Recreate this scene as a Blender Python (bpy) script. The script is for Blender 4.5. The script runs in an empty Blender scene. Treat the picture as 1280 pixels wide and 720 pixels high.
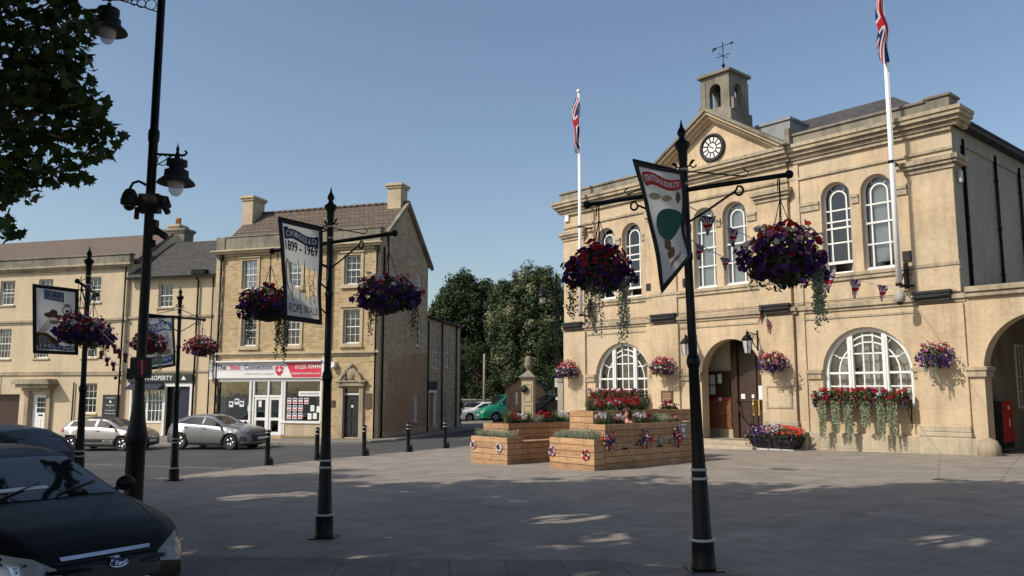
import bpy, bmesh, math, random
from mathutils import Vector, Matrix, Euler, noise
from mathutils.geometry import tessellate_polygon
from mathutils.bvhtree import BVHTree
rad = math.radians
PI = math.pi
random.seed(7)
SKY_STRENGTH, SUN_STRENGTH, EXPOSURE = .125, 3.8, 0.1
scene = bpy.context.scene
COL = scene.collection

# ------------------------------------------------------------------ terrain
def lerp(a, b, t): return a + (b - a) * t
def interp(tab, x):
    if x <= tab[0][0]: return tab[0][1]
    for (x0, y0), (x1, y1) in zip(tab, tab[1:]):
        if x <= x1: return y0 + (y1 - y0) * (x - x0) / (x1 - x0)
    return tab[-1][1]
def g(x, y):
    x = min(max(x, -40), 14)
    return .0188 * x + interp([(0, 0), (34, -.452), (70, -.25)], y) + .069

# ------------------------------------------------------------------ materials
class NT:
    def __init__(s, name):
        s.m = bpy.data.materials.new(name); s.m.use_nodes = True
        s.t = s.m.node_tree; s.b = s.t.nodes['Principled BSDF']
    def n(s, typ, **kw):
        nd = s.t.nodes.new(typ)
        for k, v in kw.items():
            if k.startswith('i_'):
                key = k[2:].replace('_', ' ')
                nd.inputs[int(key) if key.isdigit() else key].default_value = v
            else: setattr(nd, k, v)
        return nd
    def l(s, a, b): s.t.links.new(a, b)
    def coord(s, sc=(1, 1, 1), world=False, rot=0):
        if world:
            c = s.n('ShaderNodeNewGeometry').outputs['Position']
        else:
            c = s.n('ShaderNodeTexCoord').outputs['Object']
        mp = s.n('ShaderNodeMapping'); mp.inputs['Scale'].default_value = sc
        mp.inputs['Rotation'].default_value = (0, 0, rot)
        s.l(c, mp.inputs['Vector']); return mp.outputs['Vector']
    def noise(s, vec, scale, detail=4, rough=.6):
        nd = s.n('ShaderNodeTexNoise'); nd.inputs['Scale'].default_value = scale
        nd.inputs['Detail'].default_value = detail; nd.inputs['Roughness'].default_value = rough
        s.l(vec, nd.inputs['Vector']); return nd.outputs['Fac']
    def ramp(s, fac, stops):
        r = s.n('ShaderNodeValToRGB'); e = r.color_ramp.elements
        while len(e) < len(stops): e.new(.5)
        for k, (p, c) in zip(e, stops):
            k.position = p; k.color = (*c, 1) if not isinstance(c, (int, float)) else (c, c, c, 1)
        s.l(fac, r.inputs['Fac']); return r.outputs['Color']
    def mix(s, fac, a, b, mode='MIX'):
        m = s.n('ShaderNodeMix', data_type='RGBA', blend_type=mode)
        for k, v in ((0, fac), (6, a), (7, b)):
            if isinstance(v, (int, float)): m.inputs[k].default_value = v
            elif isinstance(v, tuple): m.inputs[k].default_value = (*v[:3], 1)
            else: s.l(v, m.inputs[k])
        return m.outputs[2]
    def bump(s, h, strength=.3, dist=.02):
        b = s.n('ShaderNodeBump'); b.inputs['Strength'].default_value = strength
        b.inputs['Distance'].default_value = dist
        s.l(h, b.inputs['Height']); s.l(b.outputs['Normal'], s.b.inputs['Normal'])
    def out(s, col=None, rough=.7, metal=0, spec=None):
        if col is not None:
            if isinstance(col, tuple): s.b.inputs['Base Color'].default_value = (*col, 1)
            else: s.l(col, s.b.inputs['Base Color'])
        if isinstance(rough, (int, float)): s.b.inputs['Roughness'].default_value = rough
        else: s.l(rough, s.b.inputs['Roughness'])
        s.b.inputs['Metallic'].default_value = metal
        if spec is not None: s.b.inputs['Specular IOR Level'].default_value = spec
        return s.m

def mk(name, col, rough=.6, metal=0, var=.15, scale=6, bump=0, spec=None):
    t = NT(name); v = t.coord(); f = t.noise(v, scale)
    lo = tuple(c * (1 - var) for c in col); hi = tuple(min(1, c * (1 + var)) for c in col)
    c = t.ramp(f, [(.3, lo), (.7, hi)])
    if bump: t.bump(t.noise(v, scale * 6), bump)
    return t.out(c, rough, metal, spec)

def wall_uv(t):
    c = t.n('ShaderNodeTexCoord').outputs['Object']
    sp = t.n('ShaderNodeSeparateXYZ'); t.l(c, sp.inputs[0])
    ad = t.n('ShaderNodeMath', operation='ADD'); t.l(sp.outputs[0], ad.inputs[0]); t.l(sp.outputs[1], ad.inputs[1])
    cb = t.n('ShaderNodeCombineXYZ'); t.l(ad.outputs[0], cb.inputs[0]); t.l(sp.outputs[2], cb.inputs[1])
    return cb.outputs[0]

def masonry(name, c1, c2, mortar, bw, bh, joint=.012, grime=(.12, .1, .08), gamt=.5, jmix=.6, bump=.25, rough=.85, stain=.45, smooth=.1, pale=None):
    t = NT(name); uv = wall_uv(t); ob = t.coord()
    br = t.n('ShaderNodeTexBrick'); br.offset = .5
    br.inputs['Scale'].default_value = 1; br.inputs['Brick Width'].default_value = bw; br.inputs['Row Height'].default_value = bh
    br.inputs['Mortar Size'].default_value = joint; br.inputs['Mortar Smooth'].default_value = smooth
    br.inputs['Color1'].default_value = (*c1, 1); br.inputs['Color2'].default_value = (*c2, 1); br.inputs['Mortar'].default_value = (*mortar, 1)
    br.inputs['Bias'].default_value = 0
    # wobble the lookup slightly so courses are not ruler-straight
    nz = t.n('ShaderNodeTexNoise'); nz.inputs['Scale'].default_value = 3; t.l(ob, nz.inputs['Vector'])
    mx = t.n('ShaderNodeMix', data_type='VECTOR'); mx.inputs[0].default_value = .006
    t.l(uv, mx.inputs[4]); t.l(nz.outputs['Color'], mx.inputs[5]); t.l(mx.outputs[1], br.inputs['Vector'])
    base = t.mix(t.noise(ob, .9, 5), c1, c2)
    col = t.mix(jmix, base, br.outputs['Color'])
    n1 = t.ramp(t.noise(ob, .55, 6, .65), [(.4, 0.), (.7, 1.)])
    n2 = t.ramp(t.noise(t.coord((3.2, 3.2, .35)), 1.0, 5, .7), [(.44, 0.), (.72, 1.)])
    gf = t.mix(stain, n1, n2)
    m2 = t.n('ShaderNodeMath', operation='MULTIPLY'); m2.inputs[1].default_value = gamt; t.l(gf, m2.inputs[0])
    col = t.mix(m2.outputs[0], col, grime)
    if pale: col = t.mix(t.ramp(t.noise(ob, .38, 7, .6), [(.45, 0.), (.62, .75)]), col, pale)
    sp = t.ramp(t.noise(ob, 9, 6, .7), [(.3, .86), (.7, 1.1)])
    col = t.mix(1., col, sp, 'MULTIPLY')
    inv = t.n('ShaderNodeMath', operation='SUBTRACT'); inv.inputs[0].default_value = 1; t.l(br.outputs['Fac'], inv.inputs[1])
    ad = t.n('ShaderNodeMath', operation='MULTIPLY_ADD'); t.l(t.noise(ob, 14, 5, .7), ad.inputs[0]); ad.inputs[1].default_value = .6; t.l(inv.outputs[0], ad.inputs[2])
    t.bump(ad.outputs[0], bump, .012)
    return t.out(col, rough, spec=.2)

M = {}
def cloth_mat(name, col, rough, var=0, scale=4, bump=0):
    m = mk(name, col, rough, var=var, scale=scale, bump=bump); nt = m.node_tree; b = nt.nodes['Principled BSDF']
    tl = nt.nodes.new('ShaderNodeBsdfTranslucent'); tl.inputs['Color'].default_value = (.8, .78, .74, 1)
    mx = nt.nodes.new('ShaderNodeMixShader'); mx.inputs[0].default_value = .62
    nt.links.new(b.outputs[0], mx.inputs[1]); nt.links.new(tl.outputs[0], mx.inputs[2]); nt.links.new(mx.outputs[0], nt.nodes['Material Output'].inputs['Surface'])
    return m
M['th'] = masonry('town_hall_ashlar', (.575, .425, .262), (.69, .54, .355), (.4, .3, .19), .95, .42, .007, (.19, .155, .115), .8, .38, .12, pale=(.53, .44, .31))
M['th_trim'] = masonry('weathered_trim_stone', (.42, .345, .235), (.56, .46, .32), (.3, .25, .18), 1.3, 1.6, .005, (.09, .08, .07), .95, .2, .15, stain=.5)
M['th_par'] = masonry('lichened_parapet_stone', (.2, .185, .15), (.36, .32, .24), (.15, .14, .12), 1.1, .5, .006, (.06, .058, .052), .95, .3, .2, stain=.4)
M['th_side'] = masonry('grey_render', (.3, .275, .23), (.36, .33, .28), (.25, .23, .2), 1.2, 2.2, .004, (.12, .115, .1), .6, .15, .1)
M['plinth'] = masonry('worn_plinth_stone', (.44, .37, .26), (.56, .48, .35), (.25, .2, .14), 1.1, .5, .008, (.13, .11, .09), .75, .5, .4)
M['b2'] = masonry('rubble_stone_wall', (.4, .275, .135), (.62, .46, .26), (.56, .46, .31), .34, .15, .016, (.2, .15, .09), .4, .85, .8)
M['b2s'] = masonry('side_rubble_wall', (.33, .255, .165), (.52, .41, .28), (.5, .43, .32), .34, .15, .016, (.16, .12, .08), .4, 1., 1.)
M['b2t'] = masonry('dressed_quoin_stone', (.52, .42, .27), (.62, .51, .34), (.38, .3, .2), .7, .36, .008, (.14, .11, .08), .55, .4, .15)
M['b1'] = masonry('pale_ashlar_front', (.6, .485, .32), (.67, .55, .375), (.47, .38, .25), .9, .34, .006, (.22, .17, .12), .3, .3, .1)
M['redbrick'] = masonry('red_brick', (.27, .15, .08), (.46, .28, .16), (.46, .38, .28), .225, .075, .01, (.1, .05, .04), .4, .9, .4)
M['slate'] = masonry('slate_tiles', (.055, .052, .05), (.095, .088, .082), (.05, .05, .05), .3, .2, .012, (.06, .055, .045), .5, .8, .6, rough=.7)
M['tile'] = masonry('brown_roof_tiles', (.12, .09, .07), (.18, .135, .105), (.07, .05, .04), .28, .28, .02, (.09, .08, .06), .6, .8, .9)
M['tile2'] = masonry('dull_brown_tiles', (.14, .105, .08), (.18, .135, .105), (.1, .08, .06), .25, .2, .01, (.1, .09, .075), .5, .6, .6)

M['white'] = mk('white_paint', (.78, .77, .74), .45, var=.04, scale=3)
M['white2'] = mk('white_gloss_pole', (.8, .8, .79), .3, var=.03)
M['black'] = mk('black_gloss_iron', (.005, .005, .006), .4, var=.3, scale=8, bump=.03, spec=.22)
M['blackm'] = mk('black_matt', (.014, .014, .015), .7, var=.3)
M['leadc'] = mk('lead_sheet', (.22, .23, .24), .5, var=.25, scale=3)
M['steel'] = mk('galvanised_band', (.5, .49, .46), .5, .1)
M['darkwood'] = mk('dark_varnished_door', (.05, .026, .016), .4, var=.3, scale=3)
M['redwood'] = mk('reddish_wood_panel', (.19, .075, .035), .5, var=.3, scale=3)
M['cream'] = mk('cream_plaster', (.62, .54, .4), .8, var=.06)
M['paper'] = mk('white_paper', (.75, .75, .72), .7, var=.05, scale=20)
M['red'] = mk('red_vinyl', (.62, .03, .07), .45, var=.08)
M['redbox'] = mk('red_enamel', (.42, .02, .015), .4, var=.1)
M['grey'] = mk('grey_vinyl', (.42, .42, .42), .5, var=.05)
M['light_grey'] = mk('light_grey_vinyl', (.58, .58, .58), .5, var=.04)
M['blue'] = mk('navy_paint', (.012, .015, .04), .5, var=.1)
M['blue2'] = mk('mid_blue_fabric', (.05, .14, .36), .8, var=.2)
M['brown'] = mk('brown_fabric', (.16, .085, .04), .85, var=.3)
M['tan'] = mk('tan_fabric', (.42, .32, .2), .85, var=.2)
M['greenf'] = mk('dark_green_fabric', (.015, .1, .075), .85, var=.2)
M['redf'] = mk('red_fabric', (.45, .035, .03), .85, var=.2)
M['navyf'] = mk('navy_fabric', (.03, .035, .12), .85, var=.2)
M['cloth'] = cloth_mat('off_white_banner_cloth', (.78, .76, .73), .85, var=.07, scale=4, bump=.1)
M['blackf'] = mk('black_fabric_border', (.018, .018, .02), .85, var=.2)
M['curtain'] = mk('grey_curtain', (.34, .33, .31), .85, var=.2, scale=2)
M['blind'] = mk('pale_net_blind', (.62, .63, .62), .9, var=.12, scale=3)
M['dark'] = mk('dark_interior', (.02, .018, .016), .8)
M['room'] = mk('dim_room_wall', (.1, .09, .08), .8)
M['skin'] = mk('skin', (.5, .28, .2), .5, var=.05)
M['hair'] = mk('dark_auburn_hair', (.045, .012, .01), .5, var=.3)
M['gold'] = mk('brass', (.55, .38, .12), .3, .8)
M['bronze'] = mk('bronze_plaque', (.13, .09, .06), .4, .5)
M['terracotta'] = mk('terracotta', (.42, .19, .1), .8)
M['soil'] = mk('planter_soil', (.05, .035, .025), .95, var=.3, scale=20, bump=.5)
M['chrome'] = mk('chrome_trim', (.62, .63, .65), .18, 1.0, var=.05)
M['orange'] = mk('orange_door', (.3, .13, .06), .6, var=.15)
M['concrete'] = mk('pale_concrete', (.36, .34, .3), .85, var=.2, bump=.2)

def glassy():
    t = NT('window_glass'); nt = t.t
    gl = t.n('ShaderNodeBsdfGlossy'); gl.inputs['Roughness'].default_value = .03; gl.inputs['Color'].default_value = (.9, .95, 1, 1)
    wv = t.noise(t.coord(), 1.7, 2); b = t.n('ShaderNodeBump'); b.inputs['Strength'].default_value = .06; b.inputs['Distance'].default_value = .05
    t.l(wv, b.inputs['Height']); t.l(b.outputs['Normal'], gl.inputs['Normal'])
    tr = t.n('ShaderNodeBsdfTransparent'); tr.inputs['Color'].default_value = (.8, .84, .82, 1)
    fr = t.n('ShaderNodeFresnel'); fr.inputs['IOR'].default_value = 1.6
    ad = t.n('ShaderNodeMath', operation='MULTIPLY_ADD'); t.l(fr.outputs[0], ad.inputs[0]); ad.inputs[1].default_value = .75; ad.inputs[2].default_value = .03
    mx = t.n('ShaderNodeMixShader'); t.l(ad.outputs[0], mx.inputs[0]); t.l(tr.outputs[0], mx.inputs[1]); t.l(gl.outputs[0], mx.inputs[2])
    t.l(mx.outputs[0], nt.nodes['Material Output'].inputs['Surface'])
    return t.m
M['glass'] = glassy()
def carglass():
    t = NT('tinted_car_glass'); return t.out((.012, .016, .018), .04, 0, .7)
M['carglass'] = carglass()
def clearlamp():
    t = NT('clear_lamp_plastic'); t.b.inputs['Alpha'].default_value = .55
    return t.out((.75, .76, .78), .12, 0, .6)
M['lens'] = clearlamp()
def carpaint(name, col, metal=.4, rough=.3, coat=1):
    t = NT(name); f = t.noise(t.coord(), 300, 2)
    c = t.ramp(f, [(.3, tuple(x * .85 for x in col)), (.7, tuple(min(1, x * 1.15) for x in col))])
    t.out(c, rough, metal); t.b.inputs['Coat Weight'].default_value = coat; t.b.inputs['Coat Roughness'].default_value = .04
    return t.m
def headlens():
    t = NT('headlamp_glass'); t.b.inputs['Alpha'].default_value = .6
    return t.out((.42, .43, .44), .1, 0, .6)
M['headlens'] = headlens()
M['tyre'] = mk('tyre_rubber', (.018, .018, .018), .85, bump=.1)
M['plastic'] = mk('dark_plastic_trim', (.02, .02, .021), .55, var=.1)
M['alloy'] = mk('bright_alloy', (.6, .6, .61), .3, .8, var=.05)
M['amber'] = mk('amber_lamp', (.55, .18, .03), .25, var=.05)
M['redlamp'] = mk('red_lamp_glass', (.4, .01, .01), .2, var=.05)

def leafm(name, a, b, trans=.3):
    t = NT(name)
    oi = t.n('ShaderNodeNewGeometry')
    c = t.ramp(oi.outputs['Random Per Island'], [(0., a), (1., b)])
    t.out(c, .55, spec=.3)
    tl = t.n('ShaderNodeBsdfTranslucent'); t.l(c, tl.inputs['Color'])
    mx = t.n('ShaderNodeMixShader'); mx.inputs[0].default_value = trans
    t.l(t.b.outputs[0], mx.inputs[1]); t.l(tl.outputs[0], mx.inputs[2])
    t.l(mx.outputs[0], t.t.nodes['Material Output'].inputs['Surface'])
    return t.m
M['leaf'] = leafm('plane_tree_leaf', (.025, .05, .012), (.06, .1, .025), .28)
M['leaf_dark'] = leafm('dark_evergreen_leaf', (.018, .038, .012), (.055, .085, .028), .15)
M['leaf_mid'] = leafm('grey_green_leaf', (.035, .06, .02), (.1, .13, .055), .2)
M['leaf_pale'] = leafm('pale_seed_cluster', (.19, .2, .1), (.3, .29, .16), .2)
M['leaf_hedge'] = leafm('hedge_leaf', (.018, .04, .01), (.05, .085, .022), .15)
M['leaf_b'] = leafm('basket_foliage', (.03, .06, .015), (.08, .12, .04), .25)
M['leaf_silver'] = leafm('silvery_foliage', (.24, .28, .17), (.42, .46, .32), .25)
M['leaf_grass'] = leafm('green_blade', (.07, .11, .04), (.17, .22, .1), .2)
M['p_purple'] = leafm('purple_petal', (.045, .014, .13), (.13, .04, .26), .3)
M['p_dpurple'] = leafm('dark_purple_petal', (.025, .008, .06), (.07, .015, .12), .3)
M['p_red'] = leafm('red_petal', (.4, .008, .012), (.62, .03, .035), .3)
M['p_crimson'] = leafm('crimson_petal', (.2, .005, .03), (.38, .015, .07), .3)
M['p_white'] = leafm('white_petal', (.6, .58, .6), (.8, .78, .78), .3)
M['p_pink'] = leafm('pink_petal', (.5, .12, .25), (.65, .3, .4), .3)
M['p_orange'] = leafm('scarlet_petal', (.6, .04, .02), (.8, .1, .04), .3)
M['bark'] = mk('tree_bark', (.11, .09, .065), .9, var=.35, scale=5, bump=.6)
M['bark_pale'] = mk('pale_bark', (.26, .23, .18), .9, var=.3, scale=4, bump=.4)

def wood():
    t = NT('planter_boards'); ob = t.coord()
    sp = t.n('ShaderNodeSeparateXYZ'); t.l(t.n('ShaderNodeTexCoord').outputs['Object'], sp.inputs[0])
    ad = t.n('ShaderNodeMath', operation='ADD'); t.l(sp.outputs[0], ad.inputs[0]); t.l(sp.outputs[1], ad.inputs[1])
    gr = t.noise(t.coord((1.2, 1.2, 22)), 2.2, 5, .6)
    # each board its own tone
    fl = t.n('ShaderNodeMath', operation='SNAP'); fl.inputs[1].default_value = .1625; t.l(sp.outputs[2], fl.inputs[0])
    sx = t.n('ShaderNodeMath', operation='SNAP'); sx.inputs[1].default_value = 1.7; t.l(ad.outputs[0], sx.inputs[0])
    cb = t.n('ShaderNodeCombineXYZ'); t.l(fl.outputs[0], cb.inputs[0]); t.l(sx.outputs[0], cb.inputs[1])
    wn = t.n('ShaderNodeTexWhiteNoise', noise_dimensions='2D'); t.l(cb.outputs[0], wn.inputs['Vector'])
    c = t.ramp(gr, [(.3, (.32, .175, .085)), (.55, (.52, .31, .165)), (.75, (.61, .415, .25))])
    c = t.mix(1., c, t.ramp(wn.outputs['Value'], [(0, .78), (1, 1.15)]), 'MULTIPLY')
    kn = t.n('ShaderNodeTexVoronoi'); kn.inputs['Scale'].default_value = 3.1; t.l(t.coord((1, 1, 1.6)), kn.inputs['Vector'])
    c = t.mix(t.ramp(kn.outputs['Distance'], [(.05, 1.), (.1, 0.)]), c, (.1, .045, .02))
    c = t.mix(t.ramp(t.noise(ob, 1.3, 4), [(.45, 0.), (.8, .65)]), c, (.22, .17, .12))
    c = t.mix(t.ramp(t.noise(t.coord((5, 5, .6)), 1.5, 5, .7), [(.52, 0.), (.8, .6)]), c, (.13, .09, .06))
    t.bump(gr, .3, .01)
    return t.out(c, .75, spec=.25)
M['wood'] = wood()

def paving(name, rot, bw, bh, c1, c2, mort, patch, wet=.0):
    t = NT(name); v = t.coord(world=True, rot=rot)
    br = t.n('ShaderNodeTexBrick'); br.inputs['Scale'].default_value = 1
    br.inputs['Brick Width'].default_value = bw; br.inputs['Row Height'].default_value = bh
    br.inputs['Mortar Size'].default_value = .011; br.inputs['Mortar Smooth'].default_value = .3
    br.inputs['Color1'].default_value = (*c1, 1); br.inputs['Color2'].default_value = (*c2, 1); br.inputs['Mortar'].default_value = (*mort, 1)
    t.l(v, br.inputs['Vector'])
    w = t.coord(world=True)
    big = t.noise(w, .28, 6, .62)
    c = t.mix(t.ramp(big, [(.38, 0.), (.66, 1.)]), br.outputs['Color'], patch)
    st = t.ramp(t.noise(w, 1.7, 6, .7), [(.25, .62), (.5, .98), (.75, 1.18)])
    c = t.mix(1., c, st, 'MULTIPLY')
    sp = t.ramp(t.noise(w, 55, 3), [(.3, .85), (.7, 1.12)])
    c = t.mix(1., c, sp, 'MULTIPLY')
    gum = t.n('ShaderNodeTexVoronoi'); gum.inputs['Scale'].default_value = 1.9; t.l(w, gum.inputs['Vector'])
    c = t.mix(t.ramp(gum.outputs['Distance'], [(.035, .55), (.05, 0.)]), c, (.06, .06, .06))
    inv = t.n('ShaderNodeMath', operation='SUBTRACT'); inv.inputs[0].default_value = 1; t.l(br.outputs['Fac'], inv.inputs[1])
    ad = t.n('ShaderNodeMath', operation='MULTIPLY_ADD'); t.l(t.noise(w, 30, 4), ad.inputs[0]); ad.inputs[1].default_value = .6; t.l(inv.outputs[0], ad.inputs[2])
    t.bump(ad.outputs[0], .35, .008)
    r = t.ramp(big, [(.3, .62), (.7, .85)])
    return t.out(c, r, spec=.35)
THROT = rad(48.77)
M['pave'] = paving('plaza_slabs', THROT, .9, .6, (.25, .217, .182), (.325, .284, .24), (.15, .13, .11), (.262, .229, .194))
M['pave2'] = paving('street_slabs', rad(17), .6, .6, (.23, .205, .175), (.27, .24, .205), (.12, .1, .09), (.18, .16, .14))
M['setts'] = paving('foreground_blocks', THROT + rad(37), .6, .6, (.2, .178, .155), (.25, .222, .195), (.09, .08, .07), (.13, .12, .115))
def asphalt():
    t = NT('asphalt'); w = t.coord(world=True)
    c = t.ramp(t.noise(w, .3, 5, .65), [(.3, (.055, .055, .056)), (.7, (.088, .086, .083))])
    c = t.mix(1., c, t.ramp(t.noise(w, 70, 2), [(.3, .7), (.7, 1.3)]), 'MULTIPLY')
    tr = t.ramp(t.noise(t.coord((.06, 1.1, 1), world=True, rot=rad(12)), 1.2, 3), [(.45, 1.), (.65, .85)])
    c = t.mix(1., c, tr, 'MULTIPLY')
    t.bump(t.noise(w, 90, 2), .4, .006)
    return t.out(c, .8, spec=.3)
M['asphalt'] = asphalt()
M['kerb'] = mk('kerb_stone', (.27, .25, .22), .8, var=.2, scale=2, bump=.2)
def worn():
    t = NT('worn_road_paint'); w = t.coord(world=True)
    c = t.mix(t.ramp(t.noise(w, 9, 5, .7), [(.42, 0.), (.58, 1.)]), (.42, .4, .36), (.09, .09, .088))
    return t.out(c, .8)
M['paint'] = worn()

# ------------------------------------------------------------------ mesh builder
class MB:
    def __init__(s): s.v = []; s.f = []; s.mi = []; s.X = None; s.sm = []
    def add(s, vs, fs, m=0, smooth=False):
        b = len(s.v)
        for p in vs:
            p = Vector(p); s.v.append(s.X @ p if s.X else p)
        for f in fs: s.f.append([b + i for i in f]); s.mi.append(m); s.sm.append(smooth)
        return s
    def box(s, x0, x1, y0, y1, z0, z1, m=0):
        return s.add([(x0, y0, z0), (x1, y0, z0), (x1, y1, z0), (x0, y1, z0), (x0, y0, z1), (x1, y0, z1), (x1, y1, z1), (x0, y1, z1)],
                     [(0, 3, 2, 1), (4, 5, 6, 7), (0, 1, 5, 4), (1, 2, 6, 5), (2, 3, 7, 6), (3, 0, 4, 7)], m)
    def prism(s, poly, y0, y1, m=0, axis='y'):
        n = len(poly)
        def P(a, b, d): return (a, d, b) if axis == 'y' else ((d, a, b) if axis == 'x' else (a, b, d))
        vs = [P(a, b, y0) for a, b in poly] + [P(a, b, y1) for a, b in poly]
        fs = [tuple(range(n)), tuple(range(2 * n - 1, n - 1, -1))] + [(i, n + i, n + (i + 1) % n, (i + 1) % n) for i in range(n)]
        return s.add(vs, fs, m)
    def tube(s, pts, r, n=8, m=0, caps=True):
        pts = [Vector(p) for p in pts]; rs = r if isinstance(r, (list, tuple)) else [r] * len(pts)
        vs = []; fs = []; up = None
        for i, p in enumerate(pts):
            d = (pts[min(i + 1, len(pts) - 1)] - pts[max(i - 1, 0)])
            if d.length < 1e-9: d = Vector((0, 0, 1))
            d.normalize()
            if up is None: up = d.orthogonal().normalized()
            up = (up - d * up.dot(d)); 
            if up.length < 1e-6: up = d.orthogonal()
            up.normalize(); si = d.cross(up)
            for k in range(n):
                a = 2 * PI * k / n; vs.append(p + (up * math.cos(a) + si * math.sin(a)) * rs[i])
        for i in range(len(pts) - 1):
            for k in range(n): fs.append((i * n + k, i * n + (k + 1) % n, (i + 1) * n + (k + 1) % n, (i + 1) * n + k))
        if caps: fs += [tuple(range(n - 1, -1, -1)), tuple(range((len(pts) - 1) * n, len(pts) * n))]
        return s.add(vs, fs, m, True)
    def lathe(s, prof, n=16, c=(0, 0, 0), m=0, smooth=True, sy=1, ph=0):
        vs = []; fs = []
        for r, z in prof:
            for k in range(n):
                a = 2 * PI * k / n + ph; vs.append((c[0] + r * math.cos(a), c[1] + r * math.sin(a) * sy, c[2] + z))
        for i in range(len(prof) - 1):
            for k in range(n): fs.append((i * n + k, i * n + (k + 1) % n, (i + 1) * n + (k + 1) % n, (i + 1) * n + k))
        fs += [tuple(range(n - 1, -1, -1)), tuple(range((len(prof) - 1) * n, len(prof) * n))]
        return s.add(vs, fs, m, smooth)
    def ball(s, c, r, n=12, m=0, sc=(1, 1, 1)):
        prof = [(max(.001, math.sin(PI * i / n) * r), -math.cos(PI * i / n) * r) for i in range(n + 1)]
        X = s.X; s.X = (X if X else Matrix()) @ Matrix.Translation(c) @ Matrix.Diagonal((*sc, 1)); s.lathe(prof, n + 4, m=m); s.X = X; return s
    def arc(s, cx, cz, r0, r1, a0, a1, y0, y1, n=20, m=0, ez=1):
        po = [(cx + r1 * math.cos(lerp(a0, a1, i / n)), cz + r1 * ez * math.sin(lerp(a0, a1, i / n))) for i in range(n + 1)]
        pi_ = [(cx + r0 * math.cos(lerp(a0, a1, i / n)), cz + r0 * ez * math.sin(lerp(a0, a1, i / n))) for i in range(n + 1)]
        vs = [(a, y0, b) for a, b in po] + [(a, y0, b) for a, b in pi_] + [(a, y1, b) for a, b in po] + [(a, y1, b) for a, b in pi_]
        N = n + 1; fs = []
        for i in range(n):
            fs += [(i, i + 1, N + i + 1, N + i), (2 * N + i, 3 * N + i, 3 * N + i + 1, 2 * N + i + 1), (i, 2 * N + i, 2 * N + i + 1, i + 1), (N + i, N + i + 1, 3 * N + i + 1, 3 * N + i)]
        fs += [(0, N, 3 * N, 2 * N), (n, 2 * N + n, 3 * N + n, N + n)]
        return s.add(vs, fs, m)
    def wall(s, outer, holes, y0=0, depth=.2, m=0, mr=None, axis='y'):
        def P(a, b, d): return (a, d, b) if axis == 'y' else (d, a, b)
        loops = [outer] + holes
        flat = [p for l in loops for p in l]
        tris = tessellate_polygon([[Vector((a, b, 0)) for a, b in l] for l in loops])
        s.add([P(a, b, y0) for a, b in flat], [tuple(t) for t in tris], m)
        for h in holes:
            n = len(h)
            s.add([P(a, b, y0) for a, b in h] + [P(a, b, y0 + depth) for a, b in h], [(i, (i + 1) % n, n + (i + 1) % n, n + i) for i in range(n)], m if mr is None else mr)
        return s
    def build(s, name, mats, parent=None, loc=None, bevel=0, recalc=True):
        me = bpy.data.meshes.new(name); me.from_pydata([tuple(v) for v in s.v], [], s.f)
        for k in (mats if isinstance(mats, (list, tuple)) else [mats]): me.materials.append(M[k] if isinstance(k, str) else k)
        for p, i, q in zip(me.polygons, s.mi, s.sm): p.material_index = i; p.use_smooth = q
        if recalc:
            bm = bmesh.new(); bm.from_mesh(me); bmesh.ops.recalc_face_normals(bm, faces=bm.faces); bm.to_mesh(me); bm.free()
        o = bpy.data.objects.new(name, me); COL.objects.link(o)
        if parent: o.parent = parent
        if loc: o.location = loc
        if bevel:
            b = o.modifiers.new('bevel', 'BEVEL'); b.width = bevel; b.segments = 1; b.limit_method = 'ANGLE'; b.angle_limit = rad(50)
        return o

def tag(o, label=None, cat=None, group=None, kind=None):
    if label: o['label'] = label
    if cat: o['category'] = cat
    if group: o['group'] = group
    if kind: o['kind'] = kind
    return o
def thing(name, label, cat, loc=(0, 0, 0), rz=0, group=None):
    o = bpy.data.objects.new(name, None); COL.objects.link(o); o.empty_display_size = .3
    o.location = loc; o.rotation_euler = (0, 0, rz); tag(o, label, cat, group); return o
KIDS = {}
def copy_tree(o, parent=None):
    c = o.copy(); COL.objects.link(c); c.parent = parent
    for ch in list(o.children): copy_tree(ch, c)
    return c
def dup(o, loc, rz=0, label=None, group=None, sc=None):
    c = copy_tree(o); c.location = loc; c.rotation_euler = (0, 0, rz)
    if sc: c.scale = (sc, sc, sc)
    if label: c['label'] = label
    if group: c['group'] = group
    return c

def txt_mesh(s, size, bold=0, shear=0, align='CENTER', sx=1):
    cu = bpy.data.curves.new('t', 'FONT'); cu.body = s; cu.size = size; cu.align_x = align; cu.align_y = 'CENTER'
    cu.offset = bold; cu.shear = shear; cu.resolution_u = 3
    o = bpy.data.objects.new('t', cu); COL.objects.link(o)
    bpy.context.view_layer.update()
    me = bpy.data.meshes.new_from_object(o.evaluated_get(bpy.context.evaluated_depsgraph_get()))
    vs = [(v.co.x * sx, v.co.y) for v in me.vertices]; fs = [tuple(p.vertices) for p in me.polygons]
    bpy.data.objects.remove(o); bpy.data.curves.remove(cu); bpy.data.meshes.remove(me)
    return vs, fs
def put_txt(mb, s, size, x, y, z, m=0, bold=.0, align='CENTER', sx=1, shear=0):
    """flat lettering on an x/z plane facing -y, 3 mm proud of y"""
    vs, fs = txt_mesh(s, size, bold, shear, align, sx)
    mb.add([(x + a, y - .004, z + b) for a, b in vs], fs, m)

# ------------------------------------------------------------------ windows
def arch_poly(cx, hw, zb, zs, n=18, ez=1):
    return [(cx - hw, zb), (cx + hw, zb)] + [(cx + hw * math.cos(PI * i / n), zs + hw * ez * math.sin(PI * i / n)) for i in range(n + 1)]
def rect(x0, x1, z0, z1): return [(x0, z0), (x1, z0), (x1, z1), (x0, z1)]

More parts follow.
